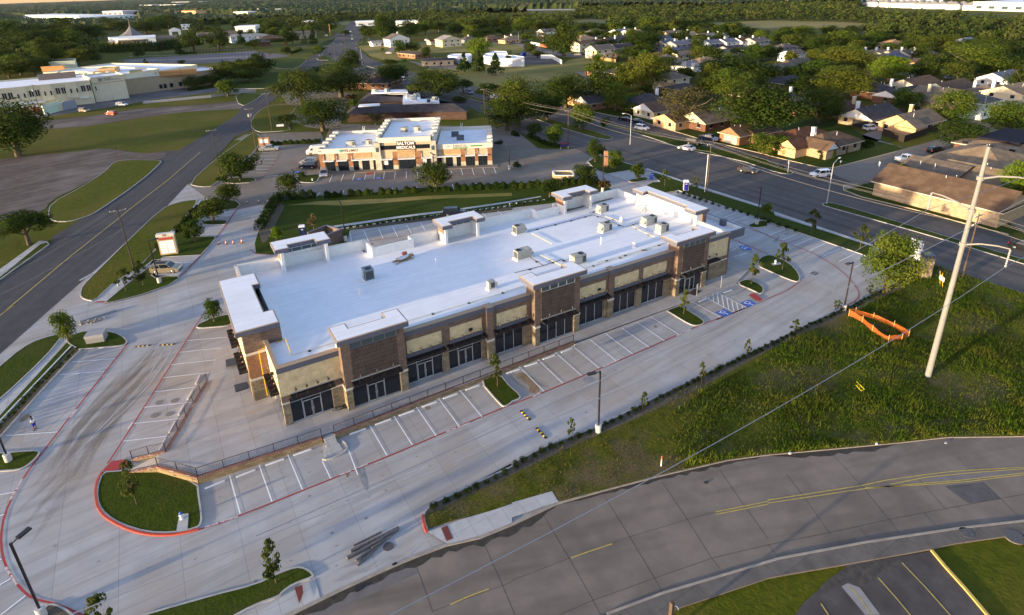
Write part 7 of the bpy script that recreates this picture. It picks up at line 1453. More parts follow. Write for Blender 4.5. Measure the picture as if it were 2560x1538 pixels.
def house(code,x,y,LX,LY,ax,kind,wall_,roof_,label,h=2.7,rise=None,chim=None,wing=None,rot=0,gable=None,cat='house',gar=None,zc=None,name='house',win=True):
 """(x,y) = photo pixel of the roof centre; LX, LY = metres along the two streets"""
 rise=rise or min(LX if ax=='y'else LY,12)*.2
 c=at(code,x,y,zc if zc is not None else h+rise*.5);HP.append((c[0],c[1],max(LX,LY)/2));rn=random.Random(NH[0]*7+3);NH[0]+=1
 o=empty(name,(c[0],c[1],0),rot,label,cat)
 wm=wallmat(wall_);rm=roofmat(roof_);x0,x1,y0,y1=-LX/2,LX/2,-LY/2,LY/2
 MB().box(x0,x1,y0,y1,-.1,h).build('wall',wm,o)
 m_,gb=roofgeo(x0,x1,y0,y1,h,rise,kind,ax);r_=m_.build('roof',rm,o)
 for g_ in gb or[]:g_.build('gable',wallmat(gable or wall_),o)
 tm=MB();tm.box(x0-.56,x1+.56,y0-.60,y0-.555,h-.2,h+.01);tm.box(x0-.60,x0-.555,y0-.56,y1+.56,h-.2,h+.01);tm.build('eaves_board',mat('trim_cream',(.55,.47,.36))if wall_ not in('white','blue')else WHITE,o)
 if chim:MB().box(chim[0]-.45,chim[0]+.45,chim[1]-.45,chim[1]+.45,h,h+rise+1.1).build('chimney',WHITE if len(chim)<3 else wallmat(chim[2]),r_);MB().box(chim[0]-.52,chim[0]+.52,chim[1]-.52,chim[1]+.52,h+rise+1.1,h+rise+1.25).build('chimney_cap',mat('cap_buff',(.66,.60,.50)),r_)
 if win:
  lv=[1.0]if h<4 else[1.0,3.7]
  for z in lv:
   n=max(1,int(LX/4.5))
   for i in range(n):xx=x0+LX*(i+.5)/n+rn.uniform(-.4,.4);w_=MB().box(xx-.6,xx+.6,y0-.05,y0-.001,z,z+1.2).build('window',GLS,o);MB().box(xx-.7,xx+.7,y0-.07,y0-.051,z-.1,z).build('sill',WHITE,w_)
   n=max(1,int(LY/5))
   for i in range(n):
    yy=y0+LY*(i+.5)/n+rn.uniform(-.4,.4)
    if gar=='w'and z==1.0 and i==0:MB().box(x0-.06,x0-.001,y0+.8,y0+5.4,0,2.15).build('garage_door',mat('garage_door',(.45,.40,.33),(.4,.36,.3),4),o);continue
    if gar=='open'and z==1.0 and i==0:MB().box(x0-.04,x0+.0-.001,y0+.8,y0+5.8,0,2.2).build('garage_opening',BLK,o);continue
    w_=MB().box(x0-.05,x0-.001,yy-.6,yy+.6,z,z+1.2).build('window',GLS,o);MB().box(x0-.07,x0-.051,yy-.7,yy+.7,z-.1,z).build('sill',WHITE,w_)
  MB().box(x0+LX*.5-.45+1.6,x0+LX*.5+.45+1.6,y0-.045,y0-.001,0,2.05).build('door',mat('door_brown',(.13,.07,.04)),o)
 for q in range(2):vx,vy=rn.uniform(x0*.5,x1*.5),rn.uniform(y0*.4,y1*.4);MB().tube((vx,vy,h+.3),(vx,vy,h+rise+.15),.09,n=6).build('roof_vent',STEEL,r_)
 if wing:
  a0,a1,b0,b1,wa,wk=wing[:6];MB().box(a0,a1,b0,b1,-.1,h-.15).build('wing_wall',wm,o);m2,g2=roofgeo(a0,a1,b0,b1,h-.15,(rise*.75 if len(wing)<7 else wing[6]),wk,wa);m2.build('wing_roof',rm,o)
  for g_ in g2 or[]:g_.build('wing_gable',wallmat(gable or wall_),o)
 return o
H=house
H('A3',560,1265,15.5,9.5,'x','hip','tanbrick','brown','hip roofed tan brick house with a white chimney at the street corner',chim=(-3.0,2.5),wing=(-8.6,-4,-5.4,1.5,'y','gable'),gable='white',rise=2.6)
H('A3',960,1020,17,10.5,'x','gable','tanbrick','dark','dark roofed house with white gable above an open garage',gable='white',chim=(-2.5,3.2),gar='open',rise=2.8)
H('A3',1340,1075,17,10,'x','gable','orange','taupe','orange tan gabled house behind a grey plank fence',chim=(3.4,2.4,'orange'),wing=(-9.5,-4.5,-6.2,-.2,'x','gable'),gar='w',rise=2.9)
H('A3',1370,745,19,12,'x','gable','cream','brown','gabled house with yellowish gable, left of two alike above the long dark roof',rise=2.8,gar='w');H('A3',1680,780,21,12,'x','gable','green','brown','gabled house with pale green gable above the tan long roof',rise=2.8,gar='w')
H('A3',1600,850,19,14,'y','gable','tan','taupe','tan house with big L shaped roof and pale chimney',rise=3.2,chim=(-4,2,'cream'),wing=(-14,-9,-8,-1,'y','gable'));H('A3',1230,840,20,9,'x','gable','dkbrick','dark','long low dark roofed house beside the white chimney house',gable='white',rise=2.2);H('A3',1000,800,12,12,'x','hip','dkbrick','dark','dark hip roofed house with tall white chimney at its right',rise=2.8,chim=(5,-3))
H('A3',1940,905,12,9,'x','hip','white','grey','two storey white house with grey hip roof',h=5.2,rise=1.9,zc=6);H('A3',2060,805,17,11,'x','hip','tan','taupe','low brown hip roofed house with white chimney behind the white two storey one',chim=(-5,3));H('A3',2260,820,14,12,'x','gable','cream','tan','cream two storey house over an open carport at the right edge',h=5.2,rise=2.4,zc=6,chim=(-4,4))
H('A3',2170,690,17,12,'x','gable','white','blue','house with pale bluish grey gable roof at the right',rise=2.8);H('A3',1370,610,18,10,'x','gable','grey','dark','dark grey house with a pillared white porch',rise=2.2);H('A3',1000,525,20,11,'y','gable','tan','tan','tan roofed house left of the bluish roof',rise=2.4);H('A3',1120,515,18,11,'x','gable','grey','blue','house with bluish grey hip roof among tan ones',rise=2.6)
for i,x in enumerate((960,1060,1170,1300,1420)):H('A3',x,480,14,10,'x','gable','cream',('tan','tan','taupe','grey','tan')[i],('first','second','third','fourth','fifth')[i]+' house from the left in the row with little white chimneys',rise=2.2,chim=(-1,3))
H('A3',1420,550,24,8,'x','gable','orange','orange','long orange roofed house right of the chimney row',rise=1.8);H('A3',1150,385,15,12,'x','hip','orange','orange','distant orange hip roofed house before the wood',h=3.6);H('A3',1830,360,12,8,'x','gable','white','pale','small white house glimpsed in the wood',h=4)
H('A3',150,430,17,14,'x','hip','grey','grey','grey hip roofed house group at the left, biggest roof',h=4.2,zc=5);H('A3',230,480,12,10,'x','gable','white','grey','grey house with white gable below the biggest grey roof',h=4);H('A3',270,570,16,11,'x','gable','orange','taupe','tan roofed house with lit peach gable and small chimney',rise=3.0);H('A3',90,615,20,12,'x','gable','tan','taupe','brown roofed house with grey gable below the peach one',gable='grey',rise=2.6);H('A3',200,725,18,12,'x','hip','dkbrick','dark','flat looking dark grey roof left of the fresh green tree',rise=2.2);H('A3',90,880,16,12,'x','hip','dkbrick','dark','dark roofed house at the left with white chimney on its right',chim=(6,-1),rise=2.4);H('A3',250,930,14,11,'x','hip','dkbrick','grey','second dark grey roof under the first with the white chimney',rise=2.4)
H('A3',310,1225,18,12,'x','hip','orange','red','dark red roofed house with small orange gable beside the hip roofed brick house',wing=(-12,-7,-7,-2,'x','gable'),rise=2.8);H('A3',680,960,15,12,'x','hip','dkbrick','red','dark red brown house in the shade right of the dark tree',chim=(2,-3,'tan'),rise=2.5);H('A3',2310,545,14,10,'x','gable','brick','orange','orange roofed house at the far right edge of the wood',rise=2.3);H('A3',1700,500,14,9,'x','gable','tan','red','small reddish roof between the two big trees');H('A3',970,600,14,9,'x','gable','orange','orange','orange roofed house left of the bright yellow green tree',rise=2.2)

H('A2',820,430,15,11,'x','gable','cream','grey','two storey cream house behind a new wooden fence',h=5.4,rise=2.8,zc=7);H('A2',880,480,10,8,'x','gable','cream','grey','low annex of the two storey cream house');H('A2',1000,420,14,12,'x','gable','grey','dark','dark two storey house right of the cream one',h=5,rise=2.4,zc=6)
H('A2',655,390,13,11,'x','gable','cream','brown','two storey townhouse with shuttered windows',h=5.2,rise=2,zc=6);H('A2',800,375,15,10,'x','gable','white','red','white townhouse with reddish roof and two chimneys',h=5,rise=2,zc=6,chim=(-2,0));H('A2',950,360,18,11,'x','gable','white','dark','white gabled house with near black roof',h=5,rise=2.6,zc=6,chim=(-2,-3));H('A2',660,340,16,14,'x','hip','cream','tan','tan hip roofed house behind the townhouses',h=4.5,rise=3,zc=6)
H('A2',1010,280,15,12,'x','gable','white','blue','left half of the long white townhouse pair far off',h=6,rise=2,zc=7,chim=(4,0));H('A2',1110,285,15,12,'x','gable','white','tan','right half of the long white townhouse pair far off',h=6,rise=2,zc=7,chim=(4,0));H('A2',1390,345,12,10,'x','gable','white','blue','small white gabled house left of the blue grey row',h=5,zc=6)
for i,(x,y,c_,w_)in enumerate([(1480,300,'taupe','tan'),(1600,310,'tan','cream'),(1790,325,'taupe','cream'),(1880,330,'pale','cream')]):H('A2',x,y,17,11,'x','gable',w_,c_,('first','second','third','fourth')[i]+' tan townhouse from the left in the far row with white chimneys',h=5.2,rise=2.2,zc=6,chim=(3,0))
for i,(x,y,c_,w_)in enumerate([(1450,390,'blue','grey'),(1540,395,'blue','grey'),(1650,380,'blue','blue'),(1850,385,'blue','blue'),(2000,375,'blue','white'),(2140,365,'red','white'),(2260,365,'grey','grey')]):H('A2',x,y,14,11,'x','gable',w_,c_,('first','second','third','fourth','fifth','sixth','seventh')[i]+' townhouse from the left in the blue grey row',h=5.2,rise=2.2,zc=6,chim=(-3,0))
for i,(x,y,c_,w_)in enumerate([(1540,440,'blue','grey'),(1880,430,'dark','blue'),(2040,430,'dark','grey'),(2190,440,'blue','white'),(2300,430,'taupe','grey')]):H('A2',x,y,17,8,'x','gable',w_,c_,('first','second','third','fourth','fifth')[i]+' low garage roof from the left in front of the blue grey row',rise=1.5)
H('A2',1380,495,20,9,'x','gable','cream','red','red brown low roof below the townhouses',rise=1.8);H('A2',1580,485,16,9,'x','gable','cream','taupe','tan low roof right of the red brown one',rise=1.8);H('A2',1920,470,14,9,'x','gable','tan','taupe','tan carport roof beside the small red tree',rise=1.5);H('A2',1420,530,16,13,'x','hip','cream','taupe','tan hip roofed house left of the blue grey single storey house',h=3.2,rise=3);H('A2',1640,580,15,11,'x','hip','white','blue','blue grey single storey house with white gable and bushes',h=3.0,wing=(-4,2,-7,-4,'y','gable'));H('A2',1780,555,20,14,'x','hip','cream','tan','wide tan hip roofed house right of the blue grey one',h=3,rise=3)
H('A2',1960,510,16,12,'x','hip','tan','taupe','taupe hip roof in front of the townhouses, left of two',rise=2.6);H('A2',2080,510,14,11,'x','hip','tan','taupe','taupe hip roof in front of the townhouses, right of two',rise=2.4);H('A2',1480,695,12,10,'x','hip','cream','taupe','pale two storey house with pyramid roof',h=5,rise=2.4,zc=6);H('A2',1430,780,8,6,'x','gable','cream','orange','little lit porch roof under the pale two storey house');H('A2',1580,790,13,10,'x','hip','dkbrick','dark','dark roof right below the pale two storey house',rise=1.6)
H('A2',1240,905,17,12,'x','hip','dkbrick','dark','wide dark roof with a tall white chimney at its right end',chim=(6.5,1),rise=2.8);H('A2',1370,965,15,10,'x','gable','cream','brown','brown roofed house with white gable and bushes at the frontage road',gable='white',rise=2.6);H('A2',660,870,9,8,'y','gable','orange','taupe','small house with a lit peach gable behind the twin oak',h=3.2);H('A2',780,900,14,9,'x','gable','brick','dark','brick house with white gable trim right of the twin oak',gable='white',rise=2.4);H('A2',1030,640,17,10,'x','hip','dkbrick','dark','dark roof behind the bright tree at the alley',rise=2.2)
H('A2',1830,1050,15,11,'x','gable','dkbrick','taupe','brown roofed house with pale gable under the half bare tree',gable='cream',rise=3);H('A2',2100,1195,7,7,'x','gable','brick','brown','brick garage with lit gable beside the forked oak',gar='w',rise=2.2);H('A2',2290,1190,10,7,'x','gable','dkbrick','dark','dark house front between the brick garage and the small bright tree');H('A2',2310,620,16,12,'x','hip','cream','tan','tan roof at the right above the dark tree mass',h=3.4,rise=2.8);H('A2',2290,840,17,12,'x','hip','dkbrick','red','dark reddish roof at the right between the trees',rise=2.6);H('A2',1560,1060,14,10,'x','gable','orange','brown','house with a small lit gable behind the half bare tree')
H('A2',30,340,16,11,'x','gable','tan','taupe','brown roofed house with white chimney at the far street',chim=(-4,0));H('A2',320,280,14,12,'x','gable','white','grey','grey roofed house with white gable beyond the bare tree',h=4);H('A2',740,290,14,10,'x','hip','tan','taupe','taupe roof far behind the townhouses',h=4)
H('A1',1300,335,17,15,'y','gable','white','grey','large white house with barn like grey gable roof and chimneys',h=6,rise=4,zc=8,chim=(2,2));H('A1',1130,385,12,9,'x','gable','white','pale','low white annex left of the barn like house');H('A1',1780,345,17,14,'y','gable','cream','pale','cream two storey house with broad gable front',h=5.5,rise=3,zc=7);H('A1',1665,370,13,9,'x','gable','cream','red','low annex with carport left of the cream gable house');H('A1',1970,350,14,12,'x','hip','grey','grey','grey house with white chimney right of the cream gable house',chim=(0,0));H('A1',2350,355,15,11,'x','hip','orange','taupe','tan roofed house with a wooden fence at the far street',chim=(-3,2));H('A1',2180,340,14,10,'x','hip','brick','brown','brown roof between the trees left of the fenced house')
H('A1',1460,485,12,22,'y','gable','brick','brown','small brick shop with white garage doors',h=3,rise=.8,rot=.2,cat='shop',name='brick_shop');H('A1',1690,545,19,13,'x','hip','tan','dark','tan shop with dark mansard roof',h=3.2,rise=.9,cat='shop',name='tan_shop',rot=-.5);H('A1',130,335,20,15,'x','hip','dkbrick','brown','brown roofed hall by the church parking lot',h=4,rise=2.5);H('A1',420,300,26,14,'x','gable','tan','taupe','tan roofed church hall at the top left road',h=4.5,rise=2.6,cat='church hall');H('A0',2010,310,36,16,'x','gable','white','taupe','long white church hall with taupe roof right of the arch',h=6,rise=3.5,cat='church hall');H('A0',2300,320,34,18,'x','hip','white','pale','white flat looking hall behind the narrow tree',h=6,rise=1.5,cat='church hall');H('A1',30,370,16,12,'x','hip','dkbrick','grey','dark brick building at the left of the church hall',h=4)
H('A1',1060,715,16,26,'y','gable','dkbrick','dark','black gabled building with a pale ridge band in the trees',h=3,rise=3.4,rot=.75)

H('B3',1680,290,11,23,'y','gable','tanbrick','brown','brick gable building with skylight beside the side street',h=3.2,rise=3.0,rot=0,name='apartment_building',cat='apartment building',win=False);H('B3',1600,130,18,11,'y','gable','dkbrick','taupe','taupe roof just behind the brick gable building, left',h=3.4,rise=2.6,name='apartment_building',cat='apartment building');H('B3',2020,190,16,14,'y','gable','dkbrick','tan','tan roof with skylights behind the big pylon',h=3.4,rise=2.6,name='apartment_building',cat='apartment building');H('A3',2010,1410,18,16,'y','hip','dkbrick','tan','broad tan roof with vents at the right edge',h=3.6,rise=3,name='apartment_building',cat='apartment building')
o=H('A3',2250,1290,22,15,'x','hip','dkbrick','tan','tan roofed block with a sunken black flat roof',h=4.2,rise=1.2,name='apartment_building',cat='apartment building');MB().box(-7,9,-4.5,4.5,5.2,5.7).build('flat_roof',mat('roof_black',(.012,.012,.022),None,1,.9),o)
q=at('B3',1560,255,5.0);tag(MB(q[0],q[1]).add([(q[0]-.5,q[1]-1,4.95),(q[0]+.5,q[1]-1,5.35),(q[0]+.5,q[1]+1,5.35),(q[0]-.5,q[1]+1,4.95),(q[0]-.5,q[1]-1,4.2),(q[0]+.5,q[1]-1,4.2),(q[0]+.5,q[1]+1,4.2),(q[0]-.5,q[1]+1,4.2)],[(0,1,2,3),(0,4,5,1),(1,5,6,2),(2,6,7,3),(3,7,4,0)]).build('skylight',WHITE,loc=(q[0],q[1],0)),'white skylight on the brown roof of the brick gable building','skylight')

FEN=mat('plank_fence',(.20,.15,.11),(.13,.10,.075),kind='brick',bw=.14,bh=4,mort=(.05,.04,.03));FENN=mat('new_fence',(.62,.38,.15),(.52,.31,.12),kind='brick',bw=.2,bh=4,mort=(.4,.25,.1));FENW=mat('white_wall',(.72,.71,.68),(.64,.63,.6),1)
def fence(s,h,m_,label):
 p=resample(P(s),2.4);c=p[0];o=empty('fence',(c[0],c[1],0),0,label,'fence');MB(c[0],c[1]).ribbon(p,.08,.05,h).build('panel',m_,o)
 for a in p:MB(c[0],c[1]).box(a[0]-.07,a[0]+.07,a[1]-.07,a[1]+.07,0,h+.08).build('post',m_,o)
fence('A3 1060,1250 1255,1320 1570,1210',1.9,FEN,'grey plank fence round the corner garden of the orange tan house');fence('A2 735,545 960,580 980,520 890,525',1.9,FENN,'new yellow plank fence at the cream two storey house');fence('A1 1085,412 1165,408 1310,405',1.8,mat('fence_cream',(.6,.52,.38)),'cream fence in front of the barn like white house');fence('A1 2225,400 2290,398 2374,410',1.8,FEN,'brown fence of the tan house at the far street')
fence('A2 175,415 255,430',2.2,FENW,'white fence at the street bend');fence('A2 255,432 330,445',2.2,mat('fence_red',(.36,.14,.06)),'red brown fence right of the white one');fence('A2 268,545 370,545 462,597',2.4,FENW,'white wall round the gravel yard');fence('A2 680,700 690,695 780,730',2.0,BRS,'brick garden wall at the alley');fence('B3 2080,480 2374,585',1.4,STEEL,'wire fence beside the drive at the right edge');fence('A0 1330,965 1960,905 2300,860',1.2,STEEL,'grey fence between hospital lot and ditch')

def block(s,h,m_,label,cat,name,roof=ROOFW,z0=0,par=None,win=None):
 """building from its roof outline seen in the photo at height h"""
 p=P(s,h);c=p[0];o=empty(name,(c[0],c[1],0),0,label,cat)
 MB(c[0],c[1]).prism(p,z0,h-.02).build('wall',m_,o);MB(c[0],c[1]).prism(inset(p,.3),h-.4,h+.02,False).build('roof',roof,o)
 q=inset(p,-.08);mm=MB(c[0],c[1]);mm.ribbon(p+[p[0]],.35,h-.5,h+.3);mm.build('parapet',m_,o)
 return o,p,c
block('A1 1780,520 1960,540 2000,515 1990,500 1800,505',4,wallmat('metal'),'left white metal shed behind the tan shop','shed','metal_shed');block('A1 2110,520 2240,545 2374,545 2374,520 2200,500 2120,505',4.5,wallmat('metal'),'white metal warehouse behind the right pointed evergreen','warehouse','metal_shed');block('A2 -60,545 115,545 110,530 0,515 -60,518',4.5,wallmat('metal'),'right end of the white metal warehouse at the yard','warehouse','metal_shed');block('A1 2130,500 2330,500 2320,480 2200,478',5,wallmat('white'),'low white arched shed behind the warehouse','shed','metal_shed')
q=at('A2',105,520);o=empty('container',(q[0],q[1],0),.1,'small blue container in the gravel yard','container');MB().box(-1.5,1.5,-1,1,0,2.2).build('body',mat('container_blue',(.02,.04,.22)),o)

DBR=mat('office_brick',(.095,.055,.04),(.07,.04,.03),kind='brick',bw=.5,bh=.2,mort=(.09,.07,.06))
off=empty('brick_office',(90,215,0),0,'low brown brick office with dark hipped roofs round white flat roofs','building')
def hipblock(s,h,rise,par,ridge):
 p=P(s,h);c=(90,215);mbw=MB(*c);mbw.prism(inset(p,.7),-.1,h-.02);mbw.build('wall',DBR,par);r=P(ridge,h+rise);n=len(p);m_=MB(*c);return p,r
a=P('A1 825,1070 880,985 1400,955 1830,955 1960,985 1965,1040 1545,1040 1275,1045',2.8)
MB(90,215).prism(inset(a,.6),-.1,2.78).build('wall',DBR,off)
rg=P('A1 930,1000 1150,985 1620,965 1830,960',4.9)
m_=MB(90,215);m_.add([(x,y,2.8)for x,y in a]+[(x,y,4.9)for x,y in rg],[(0,7,9,8),(7,6,10,9),(6,5,11,10),(5,4,11),(4,3,11),(3,2,10,11),(2,1,8,9,10),(1,0,8)]);m_.build('roof',roofmat('dark'),off)
b=P('A1 940,950 1060,840 1420,830 1480,880 1700,910 1830,955 1360,955',3.0);MB(90,215).prism(inset(b,.6),-.1,2.98).build('wall',DBR,off)
rg=P('A1 1070,880 1360,865 1360,925 1690,925',4.8);m_=MB(90,215);m_.add([(x,y,3.0)for x,y in b]+[(x,y,4.8)for x,y in rg],[(0,6,9,8)if False else(0,6,10-0),(6,9,8)if False else(6,9,10),(0,10,7),(0,7,1),(1,7,8,2),(2,8,3),(3,8,9,10)if False else(3,8,10),(3,10,4),(4,10,5),(5,10,9)if False else(5,10,6)]);m_.build('roof',roofmat('dark'),off)
for s in('A1 1070,845 1400,835 1410,865 1070,870','A1 1365,890 1520,882 1525,925 1600,925 1695,915 1700,955 1360,955','A1 960,975 1150,965 1140,985 950,990'):
 p=P(s,4.6);MB(90,215).prism(p,4.0,4.9).build('flat_roof',ROOFW,off)
for i,(x,y)in enumerate(((1100,850),(1220,845),(1410,900),(1465,925),(1490,895),(1600,945),(1660,925))):
 q=at('A1',x,y,5.2);hvac(q[0],q[1],4.9,('first','second','third','fourth','fifth','sixth','seventh')[i]+' air conditioner from the left on the brick office roofs',L=2.0,rz_=-.6+i,hood=False,m_=HVB if i%2 else HV,group='air conditioners of the brick office')
q=at('A1',1880,1100);o=MB(q[0],q[1]).obox(q[0],q[1],0,2.6,1.6,.3,-.6);o=o.build('office_door',mat('door_black',(.02,.02,.03)),off,loc=(q[0]-90,q[1]-215,0))

HC_=wallmat('cream');HOS=mat('hospital_cream',(.64,.57,.42),(.58,.52,.38),.5,.85,kind='joints',bw=8,bh=8);HOT=mat('hospital_tan',(.40,.31,.21),(.35,.27,.18),1,.9)
def hosp(s,h,m_,name='hospital_wing',label=None,roof=ROOFW,par=0,z0=-.1):
 p=P(s,h)if isinstance(s,str)else s;c=p[0];o=empty(name,(c[0],c[1],max(0,z0)),0,label,'building');o.location.z=0;MB(c[0],c[1]).prism(p,z0,h-.6).build('wall',m_,o);MB(c[0],c[1]).prism(inset(p,.35),h-.8,h-.55,False).build('roof',roof,o);MB(c[0],c[1]).ribbon(p+[p[0]],.4,h-.6,h+.1).build('parapet',m_,o);return o,p,c
def behind(s,h,dep):
 """footprint from the front top edge seen at height h, and a depth to the back"""
 f=P(s,h);d=Vector((f[-1][0]-f[0][0],f[-1][1]-f[0][1])).normalized();n=Vector((-d.y,d.x))*dep;return f+[(a[0]+n.x,a[1]+n.y)for a in f[::-1]]
FR=behind('A0 -400,862 830,745',10.2,34);o,p,c=hosp(FR,10.2,HOS,label='long cream hospital wing with paired dark windows at the left edge')
fd=Vector((FR[1][0]-FR[0][0],FR[1][1]-FR[0][1])).normalized();fn=Vector((fd.y,-fd.x));fang=atan2(fd.y,fd.x)
def onfront(x,y):
 """point of the front wall line below photo column x (crop A0)"""
 a=at('A0',x,y,7.0);k=Vector((a[0]-FR[0][0],a[1]-FR[0][1])).dot(fd);return FR[0][0]+fd.x*k,FR[0][1]+fd.y*k
for(x0,x1,y)in((25,62,875),(80,120,870),(270,308,850),(325,362,845),(510,547,825),(560,597,818),(737,775,800),(787,824,795)):
 a=onfront(x0,y);b_=onfront(x1,y);a=(a[0]+fn.x*.12,a[1]+fn.y*.12);b_=(b_[0]+fn.x*.12,b_[1]+fn.y*.12);w_=MB(c[0],c[1]).ribbon([a,b_],.2,5.7,8.2).build('window',GLS,o)
 m0=((a[0]+b_[0])/2,(a[1]+b_[1])/2);MB(c[0],c[1]).obox(m0[0]+fn.x*.05,m0[1]+fn.y*.05,5.7,8.2,.15,.25,fang).build('mullion',ALU,w_)
for(x,y)in((168,865),(225,860),(410,840),(465,835),(645,815),(700,810),(872,795)):
 a=onfront(x,y);MB(c[0],c[1]).obox(a[0]+fn.x*.9,a[1]+fn.y*.9,5.6,7.4,.5,.2,fang).build('slit_window',GLS,o)
for(x0,x1)in((120,245),(370,485),(610,720)):
 a=onfront(x0,840);b_=onfront(x1,830);MB(c[0],c[1]).ribbon([(a[0]+fn.x*.4,a[1]+fn.y*.4),(b_[0]+fn.x*.4,b_[1]+fn.y*.4)],.8,3.4,10.3).build('bay_wall',HOS,o)
a=onfront(-200,900);b_=onfront(390,850);MB(c[0],c[1]).ribbon([(a[0]+fn.x*.9,a[1]+fn.y*.9),(b_[0]+fn.x*.9,b_[1]+fn.y*.9)],1.7,3.0,3.5).build('canopy',WHITE,o)
a=onfront(740,860);b_=onfront(830,850);MB(c[0],c[1]).ribbon([(a[0]+fn.x*.8,a[1]+fn.y*.8),(b_[0]+fn.x*.8,b_[1]+fn.y*.8)],1.5,2.9,3.2).build('canopy',WHITE,o)
SB=behind('A0 832,722 1145,690',11,16);o,p,c=hosp(SB,11,HOS,'hospital_block','cream hospital block with the blank wall and cross emblem')
sd=Vector((SB[1][0]-SB[0][0],SB[1][1]-SB[0][1]));Ls=sd.length;sd.normalize();sn=Vector((sd.y,-sd.x));ang=atan2(sd.y,sd.x)
def onsb(f,z,e=.08):return(SB[0][0]+sd.x*Ls*f+sn.x*e-c[0],SB[0][1]+sd.y*Ls*f+sn.y*e-c[1],z)
EMB=mat('emblem_grey',(.12,.15,.15))
for bx in((-.9,.9,-.13,.13),(-.13,.13,-.9,.9),(-.75,-.35,.35,.75),(.35,.75,.35,.75),(-.75,-.35,-.75,-.35),(.35,.75,-.75,-.35)):oo=MB().box(bx[0],bx[1],-.05,.05,bx[2],bx[3]).build('emblem',EMB,o,loc=onsb(.27,9.7));oo.rotation_euler=(0,0,ang)
text('METHODIST',.62,EMB,onsb(.50,10.0),(pi/2,0,ang),o);text('REHABILITATION HOSPITAL',.55,EMB,onsb(.62,9.3),(pi/2,0,ang),o)
MB(c[0],c[1]).ribbon([(SB[0][0]+sn.x*.1,SB[0][1]+sn.y*.1),(SB[1][0]+sn.x*.1,SB[1][1]+sn.y*.1)],.3,8.2,8.4).build('wall_band',HOT,o)
hosp(behind('A0 400,672 700,660 1150,690',9.6,20),9.6,HOS,label='white main roof of the hospital behind the front wing');hosp(behind('A0 620,640 1450,660',8.8,26),8.8,HOS,label='rear white roof of the hospital with small vents')
RWg=behind('A0 1150,738 1400,710 2035,640',7.5,24);o,p,c=hosp(RWg,7.5,HOT,label='tan brick hospital wing on the right with small windows')
r0,r1=Vector(RWg[1]),Vector(RWg[2]);rd=(r1-r0).normalized();rn_=Vector((rd.y,-rd.x));Lr=(r1-r0).length
for f in(.10,.16,.25,.38,.44,.60,.72,.78):w_=MB(c[0],c[1]).obox(r0.x+rd.x*Lr*f+rn_.x*.1,r0.y+rd.y*Lr*f+rn_.y*.1,1.2,3.2,1.4,.15,atan2(rd.y,rd.x)).build('window',GLS,o)
for s,h,z0,dep,m_,lb in(('A0 1470,668 1820,640',9.3,7.0,3,mat('box_orange',(.42,.23,.10)),'orange brown roof screen on the right hospital wing'),('A0 905,640 1060,632',11.0,8.0,7,mat('box_cream',(.50,.37,.22)),'peach open roof screen in the middle of the hospital'),('A0 865,668 1090,655',9.9,8.6,1.5,mat('box_orange',(.42,.23,.10)),'long orange brown screen in front of the peach one'),('A0 1200,665 1320,655',9.8,6.8,5,mat('box_olive',(.34,.29,.13)),'olive yellow box on the hospital roof above the dark oak'),('A0 345,700 690,672',12.0,9.5,4,mat('box_taupe',(.22,.18,.15)),'large grey brown louvred screen on the hospital roof'),('A0 378,622 585,612',11,8.5,1.5,mat('box_orange',(.42,.23,.10)),'orange screen at the back left of the hospital roof')):
 hosp(behind(s,h,dep),h,m_,'roof_screen',lb,z0=z0,roof=STEEL)
rn=random.Random(31)
for i in range(12):q=at('A0',430+i*62+rn.uniform(-20,20),700-rn.uniform(0,40),9.4);tag(MB(q[0],q[1]).obox(q[0],q[1],9.0,9.7+rn.random()*.7,1.4,1.1,rn.uniform(0,1)).build('roof_vent',WALLW,loc=(q[0],q[1],0)),'small white vent housing on the hospital roofs','vent','vent housings on the hospital roofs')
hosp('A0 450,575 690,562 700,545 440,548',6,mat('house_dark',(.5,.55,.45)),'back_building','dark roofed pale building behind the hospital',roof=roofmat('dark'))
q=at('A0',618,930);o=empty('water_tank',(q[0],q[1],0),0,'white water tank in the hospital service yard','tank');MB().lathe(0,0,[(2.3,0),(2.3,6.0),(1.9,6.6),(.3,6.9)],20).build('shell',mat('tank_white',(.6,.63,.68)),o)
o,p,c=hosp('A0 380,975 570,935 590,945 400,1000',3.2,wallmat('green'),'service_wall','pale green service building with grey double door',roof=STEEL)
tag(MB(*at('A0',400,1050)).ribbon(P('A0 400,1052 590,1025'),.4,0,3.0).build('yard_wall',HOS,loc=(*at('A0',400,1050),0)),'cream yard wall with yellow bollards of the hospital','wall');tag(MB(*at('A0',600,1020)).ribbon(P('A0 592,1025 715,1000'),.4,0,3.6).build('yard_wall',mat('yard_grey',(.26,.26,.29)),loc=(*at('A0',600,1020),0)),'grey yard wall beside the white water tank','wall')
for i,x in enumerate((450,487,531,573)):q=at('A0',x,1040-.1*(x-450));tag(MB(q[0],q[1]).lathe(q[0],q[1],[(.15,0),(.15,1.3),(.08,1.4)],8).build('bollard',PIPEY,loc=(q[0],q[1],0)),'yellow bollard in the row before the cream yard wall','bollard','yellow bollards at the cream yard wall')
for i,x in enumerate((925,990,1055,1125)):q=at('A0',x,938-.1*(x-925));tag(MB(q[0],q[1]).lathe(q[0],q[1],[(.15,0),(.15,1.2),(.08,1.3)],8).build('bollard',PIPEY,loc=(q[0],q[1],0)),'yellow bollard in the row before the blank hospital wall','bollard','yellow bollards at the blank hospital wall')
